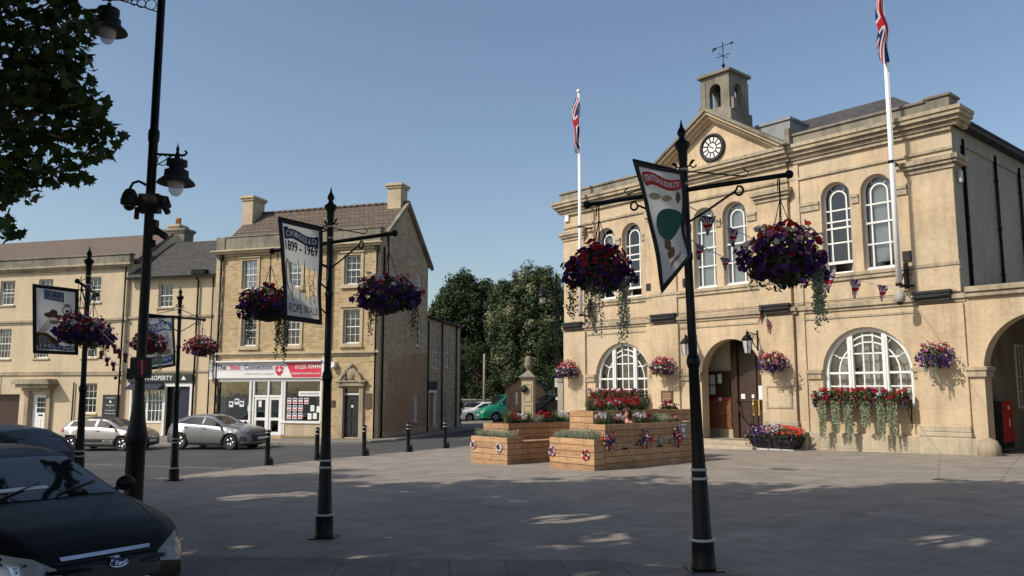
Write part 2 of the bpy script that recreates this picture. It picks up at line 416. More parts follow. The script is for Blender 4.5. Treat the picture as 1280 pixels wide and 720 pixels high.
def sash(par, x0, x1, z0, z1, y=.14, cols=3, rows=4, blind=0, open_=0, sill=True, fm='white', sm='b2t', axis='y', X=None, lab=None):
    """sash window: frame with glazing bars, pane, sill"""
    b = MB(); b.X = X; f = .06; t = .02
    b.box(x0, x0 + f, y - .02, y + .05, z0, z1); b.box(x1 - f, x1, y - .02, y + .05, z0, z1)
    b.box(x0 + f, x1 - f, y - .021, y + .05, z1 - f, z1); b.box(x0 + f, x1 - f, y - .021, y + .05, z0, z0 + f * 1.2)
    zm = (z0 + z1) / 2; b.box(x0 + f, x1 - f, y - .03, y + .04, zm - .025, zm + .025)
    for i in range(1, cols):
        x = lerp(x0 + f, x1 - f, i / cols); b.box(x - t / 2, x + t / 2, y, y + .03, z0 + f * 1.2, zm - .025); b.box(x - t / 2, x + t / 2, y, y + .03, zm + .025, z1 - f)
    for i in range(1, rows):
        z = lerp(z0 + f, z1 - f, i / rows)
        if abs(z - zm) > .05: b.box(x0 + f, x1 - f, y + .003, y + .028, z - t / 2, z + t / 2)
    w = b.build('window', [fm], par)
    p = MB(); p.X = X; p.add([(x0, y + .032, z0), (x1, y + .032, z0), (x1, y + .032, z1), (x0, y + .032, z1)], [(0, 1, 2, 3)]); p.build('pane', ['glass'], w)
    r = MB(); r.X = X
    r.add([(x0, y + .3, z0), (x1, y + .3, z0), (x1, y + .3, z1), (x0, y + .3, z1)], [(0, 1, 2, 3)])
    if blind:
        r.add([(x0, y + .12, lerp(z1, z0, blind)), (x1, y + .12, lerp(z1, z0, blind)), (x1, y + .12, z1), (x0, y + .12, z1)], [(0, 1, 2, 3)], 1)
    n = 7
    for sgn, xa in ((1, x0), (-1, x1)):   # drawn-back curtains
        for k in range(3): r.box(xa + sgn * (.02 + k * .05), xa + sgn * (.055 + k * .05), y + .14, y + .16, z0, z1, 1) if sgn > 0 else r.box(xa - (.055 + k * .05), xa - (.02 + k * .05), y + .14, y + .16, z0, z1, 1)
    r.build('curtain', ['room', 'curtain'], w)
    if sill:
        q = MB(); q.X = X; q.box(x0 - .1, x1 + .1, -.07, y + .06, z0 - .1, z0 - .002); q.build('sill', [sm], w, bevel=.01)
    return w
# ================================================================== TOWN HALL
TH = (13.157, 23.671, 0); THA = rad(-48.77)
TX = Matrix.Translation(TH) @ Matrix.Rotation(THA, 4, 'Z')
th = thing('town_hall', 'honey-coloured stone town hall with clock pediment and white arched windows', 'building', TH, THA)
UW = [-13.92, -12.52, -8.86, -7.54, -3.72, -2.36]
upper = [arch_poly(c, .5, 5.63, 8.2) for c in UW]
arches = [arch_poly(-13.13, 1.48, 1.28, 2.3), arch_poly(-2.99, 1.45, 1.28, 2.38)]
ent = arch_poly(-7.9, 1.26, -.05, 2.42, 22)
w = MB()
w.wall([(-16.4, -.9), (0, -.9), (0, 10.2), (-16.4, 10.2)], upper + arches, 0, .32)
# (entrance hole belongs to the projecting central bay below)
b_ = MB()
w = MB()
cbx0, cbx1 = -11.4, -5.35
w.wall([(-16.4, -.9), (cbx0, -.9), (cbx0, 10.2), (-16.4, 10.2)], [upper[0], upper[1], arches[0]], 0, .32)
w.wall([(cbx1, -.9), (0, -.9), (0, 10.2), (cbx1, 10.2)], [upper[4], upper[5], arches[1]], 0, .32)
w.wall([(cbx0, -.9), (cbx1, -.9), (cbx1, 10.2), (cbx0, 10.2)], [upper[2], upper[3], ent], -.1, .42)
w.add([(cbx0, -.1, -.9), (cbx0, 0, -.9), (cbx0, 0, 10.2), (cbx0, -.1, 10.2)], [(0, 1, 2, 3)])
w.add([(cbx1, -.1, -.9), (cbx1, 0, -.9), (cbx1, 0, 10.2), (cbx1, -.1, 10.2)], [(0, 1, 2, 3)])
# left end, back, inner blackness of the shell
w.add([(-16.4, 0, -.9), (-16.4, 13, -.9), (-16.4, 13, 10.2), (-16.4, 0, 10.2)], [(0, 3, 2, 1)])
w.add([(-16.4, 13, -.9), (0, 13, -.9), (0, 13, 10.2), (-16.4, 13, 10.2)], [(0, 1, 2, 3)])
w.build('wall', ['th'], th, recalc=False)
sw = MB()
sw.box(-.6, 0, .003, .62, 4.5, 9.72)          # return of the corner pier
sw.add([(-.12, .6, -.9), (-.12, 13, -.9), (-.12, 13, 9.8), (-.12, .6, 9.8)], [(0, 1, 2, 3)])
sw.box(-.115, -.07, .62, 13, 9.3, 9.78)
sw.build('side_wall', ['th_side'], th)
# ground-floor piers and pilaster strips, drawn proud of the wall
p = MB()
for x0, x1, yb in ((-16.43, -15.12, 0), (-1.38, .03, 0), (-11.43, -10.12, -.1), (-6.6, -5.32, -.1)):
    p.box(x0, x1, yb - .09, yb + .02, -.9, 4.36)
    p.box(x0 + .04, x1 - .04, yb - .07, yb + .02, 4.7, 8.42)
p.box(-5.318, -4.97, -.055, .01, -.9, 9.7)
p.box(-11.78, -11.432, -.055, .01, -.9, 9.7)
p.build('pilaster', ['th'], th, bevel=.008)
# plinth
p = MB()
for x0, x1, y0 in ((-16.5, -14.9, -.26), (-14.9, -11.8, -.14), (-11.8, -9.3, -.36), (-6.5, -4.95, -.36), (-4.95, -1.42, -.14), (-1.42, .1, -.3)):
    p.box(x0, x1, y0, .01, -.9, .47)
for x0, x1, y0 in ((-16.46, -15.05, -.2), (-11.5, -10.0, -.28), (-6.64, -5.25, -.28), (-1.4, .06, -.22)):
    p.box(x0, x1, y0 + .02, .01, .47, .62); p.box(x0 + .03, x1 - .03, y0 + .07, .01, .62, .8)
p.box(.1, .44, -.3, .3, -.9, .47)
p.build('plinth', ['plinth'], th, bevel=.02)
# mouldings
p = MB()
def band(z0, z1, pr, xs, m=0):
    for x0, x1, yb in xs: p.box(x0, x1, yb - pr, yb + .02, z0, z1, m)
full = [(-16.42, cbx0, 0), (cbx0 - .02, cbx1 + .02, -.1), (cbx1, .02, 0)]
full2 = [(-16.52, -11.5, 0), (-11.55, -5.2, -.1), (-5.25, .1, 0)]
band(4.4, 4.5, .05, full2); band(4.5, 4.64, .11, full2); band(4.16, 4.22, .03, full)
band(5.38, 5.5, .06, full); band(5.5, 5.6, .1, full)
band(9.0, 9.08, .06, full)
band(9.58, 9.7, .1, full); band(9.7, 9.82, .16, full2); band(9.825, 9.95, .27, full2); band(9.952, 10.08, .37, full2); band(10.082, 10.2, .42, full2)
# cornice returns round the right corner
for pr, z0, z1 in ((.16, 9.7, 9.82), (.27, 9.825, 9.95), (.37, 9.952, 10.08), (.42, 10.082, 10.2)):
    p.box(.1, .1 + pr * .8, -pr, .7, z0, z1); p.box(-16.52 - pr * .8, -16.52, -pr, .7, z0, z1)
# capital bands on the four piers
for x0, x1, yb in ((-16.43, -15.12, 0), (-1.38, .03, 0), (-11.43, -10.12, -.1), (-6.6, -5.32, -.1)):
    p.box(x0 - .03, x1 + .03, yb - .12, yb + .02, 8.42, 8.56); p.box(x0 - .08, x1 + .08, yb - .2, yb + .02, 8.56, 8.66); p.box(x0 - .12, x1 + .12, yb - .26, yb + .02, 8.66, 8.8)
p.box(.03, .15, -.2, .66, 8.56, 8.66); p.box(.03, .2, -.26, .7, 8.66, 8.8)
# impost bands at the upper windows
for a, b2, yb in ((-15.12, -14.5, 0), (-13.36, -13.08, 0), (-11.96, -11.8, 0), (-10.12, -9.44, -.1), (-8.3, -8.1, -.1), (-6.98, -6.6, -.1), (-4.95, -4.28, 0), (-3.16, -2.92, 0), (-1.8, -1.38, 0)):
    p.box(a, b2, yb - .05, yb + .02, 7.86, 8.05); p.box(a, b2, yb - .08, yb + .02, 8.05, 8.15)
# imposts at the big arches
for a, b2, yb in ((-15.1, -14.63, 0), (-11.62, -11.2, -.0), (-10.1, -9.18, -.1), (-6.62, -6.12, -.1), (-4.95, -4.46, 0), (-1.52, -1.1, 0)):
    p.box(a, b2, yb - .06, yb + .12, 2.2, 2.38); p.box(a - .03, b2 + .03, yb - .1, yb + .12, 2.38, 2.5)
# panel beside the entrance
p.arc(-5.88, 1.65, .001, .001, 0, 1, -.1, -.1, 1)
for x0, x1, z0, z1 in ((-6.45, -5.45, 1.93, 2.0), (-6.45, -5.45, 1.22, 1.29), (-6.45, -6.38, 1.29, 1.93), (-5.52, -5.45, 1.29, 1.93)): p.box(x0, x1, -.215, -.18, z0, z1)
p.build('stone_mouldings', ['th_trim'], th, bevel=.012)
# parapet
p = MB()
p.box(-16.5, -11.5, -.12, .3, 10.2, 10.55); p.box(-16.56, -11.4, -.18, .36, 10.55, 10.64)
p.box(-5.1, -.55, -.12, .3, 10.2, 10.55); p.box(-5.15, -.5, -.18, .36, 10.55, 10.64)
p.box(-.62, .06, -.16, .5, 10.2, 10.6); p.box(-.68, .12, -.22, .56, 10.6, 10.69)
p.box(-5.3, -5.1, -.3, .3, 10.2, 10.85)
p.build('parapet', ['th_par'], th, bevel=.015)
# pediment
p = MB()
PX, PA = -8.3, 12.34
p.prism([(PX - 3.0, 10.2), (PX + 3.0, 10.2), (PX, 12.0)], -.16, .3, 0)
def rake(w0, w1, y0, m):
    """band between two nested triangles"""
    k = (PA - 10.2) / 3.3
    for sgn in (-1, 1):
        a = [(PX, PA - w0), (PX + sgn * (3.3 - w0 / k), 10.2), (PX + sgn * (3.3 - w1 / k), 10.2), (PX, PA - w1)]
        p.prism(a if sgn > 0 else a[::-1], y0, .3, m)
rake(0, .13, -.66, 1); rake(.13, .24, -.58, 0); rake(.24, .36, -.44, 0); rake(.36, .46, -.3, 0)
# pediment roof behind
p.prism([(PX - 3.3, 10.21), (PX + 3.3, 10.21), (PX, PA - .02)], .3, 4.2, 1)
p.build('pediment', ['th', 'th_par'], th, bevel=.01)
# clock
ck = MB(); cz = 10.88
ck.X = Matrix.Translation((PX, -.17, cz)) @ Matrix.Rotation(PI / 2, 4, 'X')
ck.lathe([(.02, 0), (.53, 0), (.55, .05), (.53, .1), (.46, .1), (.44, .05), (.02, .05)], 40)
clock = ck.build('clock', ['blackm'], th)
ck = MB()
for k in range(12):
    a0 = 2 * PI * k / 12 - .19; a1 = a0 + .38
    ck.add([(PX + r * math.sin(a), -.232, cz + r * math.cos(a)) for a, r in ((a0 + .05, .22), (a1 - .05, .22), (a1, .4), (a0, .4))], [(0, 1, 2, 3)])
ck.add([(PX + .17 * math.cos(2 * PI * k / 20), -.232, cz + .17 * math.sin(2 * PI * k / 20)) for k in range(20)], [tuple(range(20))])
ck.build('dial', ['white'], clock)
def hand(ang, ln, wd):
    h = MB(); d = Vector((math.sin(ang), 0, math.cos(ang))); n = Vector((d.z, 0, -d.x)) * wd; c = Vector((PX, -.24, cz))
    h.add([c - d * .08 - n, c - d * .08 + n, c + d * ln + n * .3, c + d * ln - n * .3], [(0, 1, 2, 3)]); h.build('hand', ['blackm'], clock)
hand(rad(-42), .38, .014); hand(rad(-62), .24, .022)
# bell cupola
c = MB(); CX, CY = PX, .7; h = .62
c.box(CX - h - .12, CX + h + .12, CY - h - .1, CY + h + .1, 11.4, 12.32, 0)
hl_ = lambda q: [(q - .25, 12.5), (q + .25, 12.5)] + [(q + .25 * math.cos(PI * i / 12), 13.2 + .25 * math.sin(PI * i / 12)) for i in range(13)]
for y0, dp in ((CY - h, .2), (CY - h + .2, .001), (CY + h, -.2), (CY + h - .2, -.001)):
    c.wall([(CX - h, 12.32), (CX + h, 12.32), (CX + h, 13.68), (CX - h, 13.68)], [hl_(CX)], y0, dp, 0)
for x0, dp in ((CX - h, .2), (CX - h + .2, .001), (CX + h, -.2), (CX + h - .2, -.001)):
    c.wall([(CY - h, 12.32), (CY + h, 12.32), (CY + h, 13.68), (CY - h, 13.68)], [hl_(CY)], x0, dp, 0, axis='x')
for sx in (-1, 1):
    for sy in (-1, 1): c.box(CX + sx * (h - .09) - .12, CX + sx * (h - .09) + .12, CY + sy * (h - .09) - .12, CY + sy * (h - .09) + .12, 12.32, 13.6, 0)
c.box(CX - h - .02, CX + h + .02, CY - h - .02, CY + h + .02, 13.68, 13.78, 0)
c.box(CX - h - .12, CX + h + .12, CY - h - .12, CY + h + .12, 13.78, 13.9, 1)
c.add([(CX - .7, CY - .7, 13.9), (CX + .7, CY - .7, 13.9), (CX + .7, CY + .7, 13.9), (CX - .7, CY + .7, 13.9), (CX, CY, 14.02)], [(0, 1, 4), (1, 2, 4), (2, 3, 4), (3, 0, 4)], 1)
for sx in (-1, 1): c.box(CX + sx * .74 - .06, CX + sx * .74 + .06, CY - .6, CY - .35, 12.3, 12.75, 0)
cup = c.build('bell_cupola', ['th_par', 'th_par'], th, bevel=.012)
c = MB(); c.lathe([(.02, .42), (.06, .4), (.12, .3), (.16, .1), (.22, 0), (.2, 0)], 14, (CX, CY, 12.85)); c.tube([(CX - .5, CY, 13.3), (CX + .5, CY, 13.3)], .02); c.build('bell', ['bronze'], cup)
c = MB()
for k in range(4):
    a = k * PI / 2 + PI / 4; c.tube([(CX + .16 * math.cos(a), CY + .16 * math.sin(a), 13.98), (CX + .05 * math.cos(a), CY + .05 * math.sin(a), 14.2), (CX, CY, 14.35)], .012, 5)
c.tube([(CX, CY, 14.1), (CX, CY, 15.3)], .018, 6); c.ball((CX, CY, 14.36), .07, 8)
c.tube([(CX - .32, CY, 14.75), (CX + .32, CY, 14.75)], .013, 5); c.tube([(CX, CY - .32, 14.75), (CX, CY + .32, 14.75)], .013, 5)
c.tube([(CX - .42, CY, 15.15), (CX + .4, CY, 15.15)], .014, 5)
c.prism([(CX - .5, 15.2), (CX - .3, 15.17), (CX - .3, 15.1), (CX - .52, 15.04), (CX - .44, 15.13)], CY - .01, CY + .01)
c.prism([(CX + .5, 15.15), (CX + .36, 15.22), (CX + .36, 15.08)], CY - .01, CY + .01)
c.build('weather_vane', ['black'], th)
# slate roofs behind the parapet
r = MB()
def hip(x0, x1, y0, y1, z0, z1, hl, hr):
    ym = (y0 + y1) / 2
    r.add([(x0, y0, z0), (x1, y0, z0), (x1, y1, z0), (x0, y1, z0), (x0 + hl, ym, z1), (x1 - hr, ym, z1)], [(0, 1, 5, 4), (1, 2, 5), (2, 3, 4, 5), (3, 0, 4)])
hip(-9.3, -.4, .7, 8.6, 10.25, 12.75, 1.2, 3.2)
hip(-16.2, -9.0, 4, 12.5, 10.0, 10.9, 2, 2)
r.build('slate_roof', ['slate'], th, recalc=False)
r = MB(); r.box(-7.3, -5.95, 1.3, 2.6, 10.9, 11.72); r.box(-7.36, -5.89, 1.24, 2.66, 11.72, 11.82); r.build('roof_lantern_box', ['leadc'], th)
# flat deck so the shell is closed
r = MB(); r.box(-16.3, -.2, .4, 12.9, 9.9, 10.0); r.build('roof_deck', ['leadc'], th)

# ---- upper arched windows
def upper_window(cx, yb, opened=0):
    y = yb + .2; f = MB(); zb, zs, hw = 5.63, 8.2, .5
    f.box(cx - hw, cx - hw + .055, y, y + .1, zb, zs); f.box(cx + hw - .055, cx + hw, y, y + .1, zb, zs)
    f.arc(cx, zs, hw - .055, hw, 0, PI, y, y + .1)
    f.box(cx - hw - .0, cx + hw, y - .08, y + .1, zb - .03, zb + .06)
    iw = .27; t = .024
    f.arc(cx, zs - .05, iw - t, iw + t, 0, PI, y + .02, y + .07, 14)
    zo = zb + .32 * opened
    for s in (-1, 1):
        f.box(cx + s * iw - t, cx + s * iw + t, y + .02, y + .07, zo + .06, zs - .05)
        a = PI / 2 + s * .62
        f.tube([(cx + math.cos(a) * iw, y + .045, zs - .05 + math.sin(a) * iw), (cx + math.cos(a) * (hw - .03), y + .045, zs + math.sin(a) * (hw - .03))], .018, 4)
    for z in (7.78, 6.48 + (.2 * opened)): f.box(cx - hw + .05, cx + hw - .05, y + .022, y + .068, z - t, z + t)
    if opened: f.box(cx - hw + .05, cx + hw - .05, y + .022, y + .068, 7.4 - t, 7.4 + t)
    f.box(cx - hw + .05, cx + hw - .05, y + .0, y + .075, 7.14, 7.2)
    f.box(cx - hw + .05, cx + hw - .05, y + .01, y + .07, zo + (.02 if opened else .06), zo + .11)
    wd = f.build('arched_window', ['white'], th)
    g_ = MB(); g_.add([(a, y + .06, b) for a, b in arch_poly(cx, hw - .02, zo + .05, zs)], [tuple(range(21))]); g_.build('pane', ['glass'], wd)
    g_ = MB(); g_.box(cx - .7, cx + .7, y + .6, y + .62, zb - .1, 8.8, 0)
    for s in (-1, 1):
        for k in range(3): g_.box(cx + s * (.3 + k * .06) - .022, cx + s * (.3 + k * .06) + .022, y + .16, y + .19, zb, zs + .2, 1)
    if yb < 0: g_.box(cx - .46, cx + .46, y + .12, y + .13, 5.7, 8.6, 2)
    elif not opened: g_.box(cx - .24, cx + .46, y + .14, y + .15, 5.9, 8.5, 2)
    g_.build('curtain', ['room', 'curtain', 'blind'], wd)
for cx, yb, o in zip(UW, (0, 0, -.1, -.1, 0, 0), (0, 1, 0, 0, 1, 0)): upper_window(cx, yb, o)

# ---- big ground-floor arched windows
def big_window(cx, hw, zs):
    y = .2; f = MB(); zb = 1.28
    f.arc(cx, zs, hw - .13, hw, 0, PI, y - .04, y + .1, 30)
    for s in (-1, 1):
        f.box(cx + s * (hw - .065) - .065, cx + s * (hw - .065) + .065, y - .04, y + .1, zb, zs)
        xm = cx + s * .56; zt = zs + math.sqrt((hw - .1) ** 2 - .5 ** 2)
        f.box(xm - .085, xm + .085, y - .05, y + .08, zb, zs + math.sqrt((hw - .06) ** 2 - .56 ** 2))
        f.box(xm - .02, xm + .02, y - .07, y - .048, zb, zs + 1.1)
    f.box(cx - hw, cx + hw, y - .12, y + .1, zb, zb + .09)
    t = .022
    f.box(cx - hw + .1, cx + hw - .1, y + .0, y + .07, zs - .03, zs + .04)     # meeting rail
    f.arc(cx, zs, .98 - t, .98 + t, 0, PI, y + .02, y + .06, 26)
    f.box(cx - .5, cx + .5, y + .02, y + .06, zs + .62 - t, zs + .62 + t)
    f.arc(cx, zs + .4, .8 - t, .8 + t, rad(52), rad(128), y + .021, y + .061, 10)
    for dx in (-.16, .16):
        f.box(cx + dx - t, cx + dx + t, y + .02, y + .06, zb + .09, zs + hw - .16)
    for s in (-1, 1): f.box(cx + s * .98 - t, cx + s * .98 + t, y + .02, y + .06, zb + .09, zs)
    f.box(cx - hw + .1, cx + hw - .1, y + .022, y + .058, zs - .42 - t, zs - .42 + t)
    for s in (-1, 1):
        for a in (rad(28), rad(55)):
            ca = math.cos(a) * s; sa = math.sin(a)
            f.tube([(cx + ca * .98, y + .04, zs + sa * .98), (cx + ca * (hw - .1), y + .04, zs + sa * (hw - .1))], .016, 4)
        f.box(min(cx + s * .64, cx + s * .98), max(cx + s * .64, cx + s * .98), y + .022, y + .058, zs + .5 - t, zs + .5 + t)
    wd = f.build('arched_window', ['white'], th)
    q = MB(); q.add([(a, y + .05, b) for a, b in arch_poly(cx, hw - .03, zb, zs)], [tuple(range(21))]); q.build('pane', ['glass'], wd)
    q = MB()
    for sx, a0, a1 in ((0, -.48, .48), (1, -1.35, -.66), (2, .66, 1.35)):
        n = 14
        for k in range(n):
            xa = lerp(a0, a1, k / n); xb = lerp(a0, a1, (k + 1) / n); d = .03 * (k % 2)
            q.add([(cx + xa, y + .3 + d, zb), (cx + xb, y + .33 - d, zb), (cx + xb, y + .33 - d, zs + 1.2), (cx + xa, y + .3 + d, zs + 1.2)], [(0, 1, 2, 3)], 0)
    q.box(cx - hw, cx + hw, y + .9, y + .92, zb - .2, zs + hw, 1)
    q.build('curtain', ['curtain', 'room'], wd)
big_window(-13.13, 1.48, 2.3); big_window(-2.99, 1.45, 2.38)

# ---- entrance recess
e = MB()
y0, y1 = .32, 1.15
e.box(-11.2, -8.62, y1, y1 + .1, -.6, 4.1, 0)                     # cream back wall
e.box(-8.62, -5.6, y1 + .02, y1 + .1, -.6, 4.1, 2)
e.add([(-11.2, y0, -.6), (-11.2, y1, -.6), (-11.2, y1, 4.1), (-11.2, y0, 4.1)], [(0, 1, 2, 3)], 0)
e.add([(-6.4, y0, -.6), (-6.4, y1, -.6), (-6.4, y1, 4.1), (-6.4, y0, 4.1)], [(0, 1, 2, 3)], 0)
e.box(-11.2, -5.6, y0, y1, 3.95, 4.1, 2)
e.box(-11.2, -5.6, y0 - .3, y1, -.6, .08, 1)
e.box(-10.2, -8.6, y1 - .12, y1 - .001, .08, .42, 1)
e.build('porch', ['cream', 'plinth', 'dark'], th)
s = MB()
s.box(-11.3, -6.45, -1.15, .2, -.6, -.06); s.box(-11.0, -6.55, -.78, .3, -.06, .08)
s.build('steps', ['plinth'], th, bevel=.015)
d = MB(); yy = y1 - .1
d.box(-8.62, -8.36, yy - .06, yy + .08, .1, 3.9)
d.box(-8.36, -6.9, yy + .03, yy + .08, .1, 3.9)
d.box(-8.36, -6.9, yy - .01, yy + .05, 1.42, 1.5); d.box(-7.68, -7.58, yy - .02, yy + .05, .1, 3.4)
for x0, x1 in ((-8.26, -7.78), (-7.5, -7.0)):
    d.box(x0, x1, yy + .0, yy + .04, .3, 1.1, 0); d.box(x0 + .07, x1 - .07, yy - .015, yy + .02, .38, 1.02, 0)
door = d.build('entrance_door', ['darkwood'], th, bevel=.008)
d = MB(); d.tube([(-7.72, yy - .04, 1.0), (-7.72, yy - .06, 1.45)], .02, 8); d.box(-7.76, -7.68, yy - .03, yy - .015, .92, 1.5); d.box(-7.54, -7.46, yy - .03, yy - .015, .92, 1.5); d.build('brass_handle', ['gold'], door)
d = MB(); d.box(-8.25, -8.08, yy - .0, yy + .02, 1.52, 1.7); d.box(-7.8, -7.7, yy + .0, yy + .02, 1.55, 1.68); d.box(-7.5, -7.3, yy - .02, yy + .02, 1.5, 2.0); d.build('door_notice', ['paper'], door)
d = MB(); d.tube([(-8.36, yy - .1, 1.5), (-8.2, yy - .15, .95), (-7.9, yy - .15, .62), (-7.6, yy - .12, .55)], .025, 6); d.build('hanging_rope', ['black'], door)
# folded-back panelled leaf with a notice case above it
d = MB(); d.box(-10.02, -8.66, y1 - .16, y1 - .125, .42, 1.55, 0)
for i in range(5): d.box(-9.98, -8.7, y1 - .172, y1 - .158, .48 + i * .21, .66 + i * .21, 0)
d.build('wooden_panel', ['redwood'], th, bevel=.006)
nb = MB(); nb.box(-9.98, -8.72, y1 - .14, y1 - .05, 1.55, 2.55, 0)
nbo = nb.build('notice_case', ['darkwood'], th)
nb = MB()
for x0, z0, x1, z1 in ((-9.85, 2.05, -9.62, 2.42), (-9.58, 2.05, -9.35, 2.42), (-9.85, 1.68, -9.62, 2.0), (-9.58, 1.68, -9.35, 2.0), (-9.22, 2.1, -9.04, 2.45)): nb.box(x0, x1, y1 - .15, y1 - .141, z0, z1)
nb.build('pinned_notice', ['paper'], nbo)
nb = MB()
for i, x in enumerate((-9.72, -9.42, -9.1, -8.88)):
    nb.X = Matrix.Translation((x, y1 - .17, 1.5)) @ Matrix.Rotation(PI / 2, 4, 'X'); nb.lathe([(.05, 0), (.085, .01), (.085, .03), (.05, .04)], 10, m=i % 2)
nb.X = None
nb.build('rosette', ['p_white', 'p_red'], th)

# ---- one-storey arcade running on to the right
a = MB()
AW = 8.6
a1 = arch_poly(2.01, 1.57, -.88, 2.42, 26); a2 = arch_poly(6.1, 1.57, -.88, 2.42, 26)
a.wall([(.002, -.9), (AW, -.9), (AW, 4.5), (.002, 4.5)], [a1, a2], -.02, .5)
a.wall([(.002, -.9), (AW, -.9), (AW, 4.5), (.002, 4.5)], [a1, a2], .48, .01)
a.add([(AW, -.02, -.9), (AW, 6, -.9), (AW, 6, 4.5), (AW, -.02, 4.5)], [(0, 1, 2, 3)])
a.build('arcade_wall', ['th'], th, recalc=False)
a = MB()
a.add([(-.02, .48, -.9), (-.02, 6, -.9), (-.02, 6, 4.5), (-.02, .48, 4.5)], [(0, 1, 2, 3)], 0)
a.box(-.02, AW, 5.5, 5.7, -.9, 4.5, 0); a.box(0, AW, .49, 5.5, 4.3, 4.5, 0)
a.build('arcade_interior', ['th_side'], th)
a = MB()
a.box(.12, AW + .1, -.14, .5, 4.5, 4.64); a.box(.12, AW + .1, -.2, .5, 4.64, 4.8); a.box(-.0, AW, .5, 5.9, 4.5, 4.72)
a.box(.0, .52, -.1, .5, 2.2, 2.38); a.box(-.0, .56, -.14, .54, 2.38, 2.5)
a.box(3.5, 4.62, -.1, .5, 2.2, 2.38); a.box(3.47, 4.65, -.14, .54, 2.38, 2.5)
a.box(3.4, 4.7, -.24, .6, -.9, .47)
a.lathe([(.3, 0), (.3, .25), (.22, .42), (.05, .5)], 12, (.5, -.22, 0)); a.box(.2, .79, -.23, .1, -.9, .0)
a.build('arcade_mouldings', ['th_trim'], th, bevel=.015)
X = Matrix.Translation((-.02, 4.6, 0)) @ Matrix.Rotation(PI / 2, 4, 'Z')
sash(th, -.55, .55, 1.25, 3.3, y=-.02, cols=3, rows=4, X=X, sill=True, sm='th_trim')
a = MB()   # blind pointed arch as a flat patch, its recess shade put into the colour
a.add([(-.005, 2.0, 2.3), (-.005, 2.9, 2.3), (-.005, 2.9, 3.1), (-.005, 2.45, 3.7), (-.005, 2.0, 3.1)], [(0, 1, 2, 3, 4)]); a.build('blind_arch_shade', ['th_par'], th)

# ---- rainwater pipes, gutter, small wall fittings
p = MB()
for y in (1.0, 3.72, 6.0, 9.0):
    p.tube([(-.05, y, 4.75), (-.05, y, 9.5)], .05, 8)
    for z in (5.5, 7, 8.6): p.tube([(-.05, y, z), (-.05, y, z + .08)], .065, 8)
p.box(-.1, -.02, .95, 1.0, 4.8, 9.3)
p.build('downpipe', ['black'], th)
p = MB(); p.box(-.1, .22, .7, 13.2, 9.78, 9.92); p.box(-.3, .26, .7, 13.2, 9.92, 9.98); p.build('gutter', ['blackm'], th)
for i, (x0, x1, yb) in enumerate(((-16.38, -15.24, -.09), (-11.39, -10.18, -.19), (-6.52, -5.38, -.19), (-1.32, -.25, -.09))):
    p = MB(); p.box(x0, x1, yb - .13, yb, 4.7, 4.78); p.box(x0 + .03, x1 - .03, yb - .1, yb, 4.46, 4.698, 0); p.tube([(x0, yb - .15, 4.58), (x1, yb - .15, 4.6)], .02, 6); p.build('light_trough', ['blackm'], th)
for x, yb in ((-15.3, 0), (-11.62, 0), (-9.75, -.1), (-5.0, 0), (-1.5, 0)):
    p = MB(); p.box(x - .13, x + .13, yb - .06, yb, 5.76, 6.08); p.build('floodlight', ['blackm'], th, bevel=.01)
p = MB(); p.box(-16.3, -16.05, -.1, 0, 9.3, 9.6); p.build('alarm_box', ['white'], th, bevel=.02)
p = MB(); p.box(.02, .12, .2, .36, 8.0, 8.35); p.build('sensor_box', ['steel'], th)
p = MB(); p.box(-10.98, -10.42, -.225, -.19, 1.36, 1.82, 0); p.box(-10.93, -10.47, -.23, -.224, 1.41, 1.77, 1)
for k in range(5): p.box(-10.88, -10.52, -.233, -.229, 1.46 + k * .06, 1.475 + k * .06, 2)
p.build('wall_plaque', ['bronze', 'brown', 'tan'], th)
p = MB(); p.box(-10.7, -10.55, -.225, -.19, 1.1, 1.28, 0); p.box(-10.68, -10.57, -.228, -.224, 1.16, 1.18, 1); p.build('red_notice', ['redf', 'paper'], th)
# cables along the string course
p = MB()
for dz in (0, .05): p.tube([(-16.3, -.14, 4.7 + dz), (-11.5, -.14, 4.68 + dz), (-11.4, -.24, 4.7 + dz), (-5.3, -.24, 4.69 + dz), (-5.2, -.14, 4.7 + dz), (-.1, -.14, 4.68 + dz)], .012, 4)
p.build('cable', ['blackm'], th)
# porch lanterns on scrolled brackets
for x in (-9.35, -6.75):
    p = MB(); zc = 3.62
    p.tube([(x, -.1, zc + .15), (x, -.75, zc + .22)], .02, 6); p.tube([(x, -.12, zc - .35), (x, -.35, zc - .2), (x, -.55, zc + .1), (x, -.72, zc + .2)], .016, 6)
    for k in range(3): p.tube([(x, -.3 - .16 * k + .07 * math.cos(a), zc + .08 + .07 * math.sin(a)) for a in [2 * PI * i / 12 for i in range(13)]], .01, 5)
    p.box(x - .03, x + .03, -.12, -.08, zc - .4, zc + .3)
    lan = None
    br = p.build('lantern_bracket', ['black'], th)
    q = MB(); c0 = (x, -.75, zc - .52)
    q.lathe([(.1, 0), (.12, .02), (.19, .44), (.21, .46), (.12, .58), (.06, .62), (.03, .7), (.005, .78)], 6, c0, smooth=False, m=0)
    q.build('lantern', ['lens'], br)
    q = MB()
    for k in range(6):
        a_ = 2 * PI * k / 6; q.tube([(x + .115 * math.cos(a_), -.75 + .115 * math.sin(a_), zc - .52), (x + .195 * math.cos(a_), -.75 + .195 * math.sin(a_), zc - .07)], .012, 4)
    q.lathe([(.215, .44), (.23, .47), (.13, .6), (.06, .64), (.02, .8)], 6, c0, smooth=False); q.build('lantern_frame', ['black'], br)
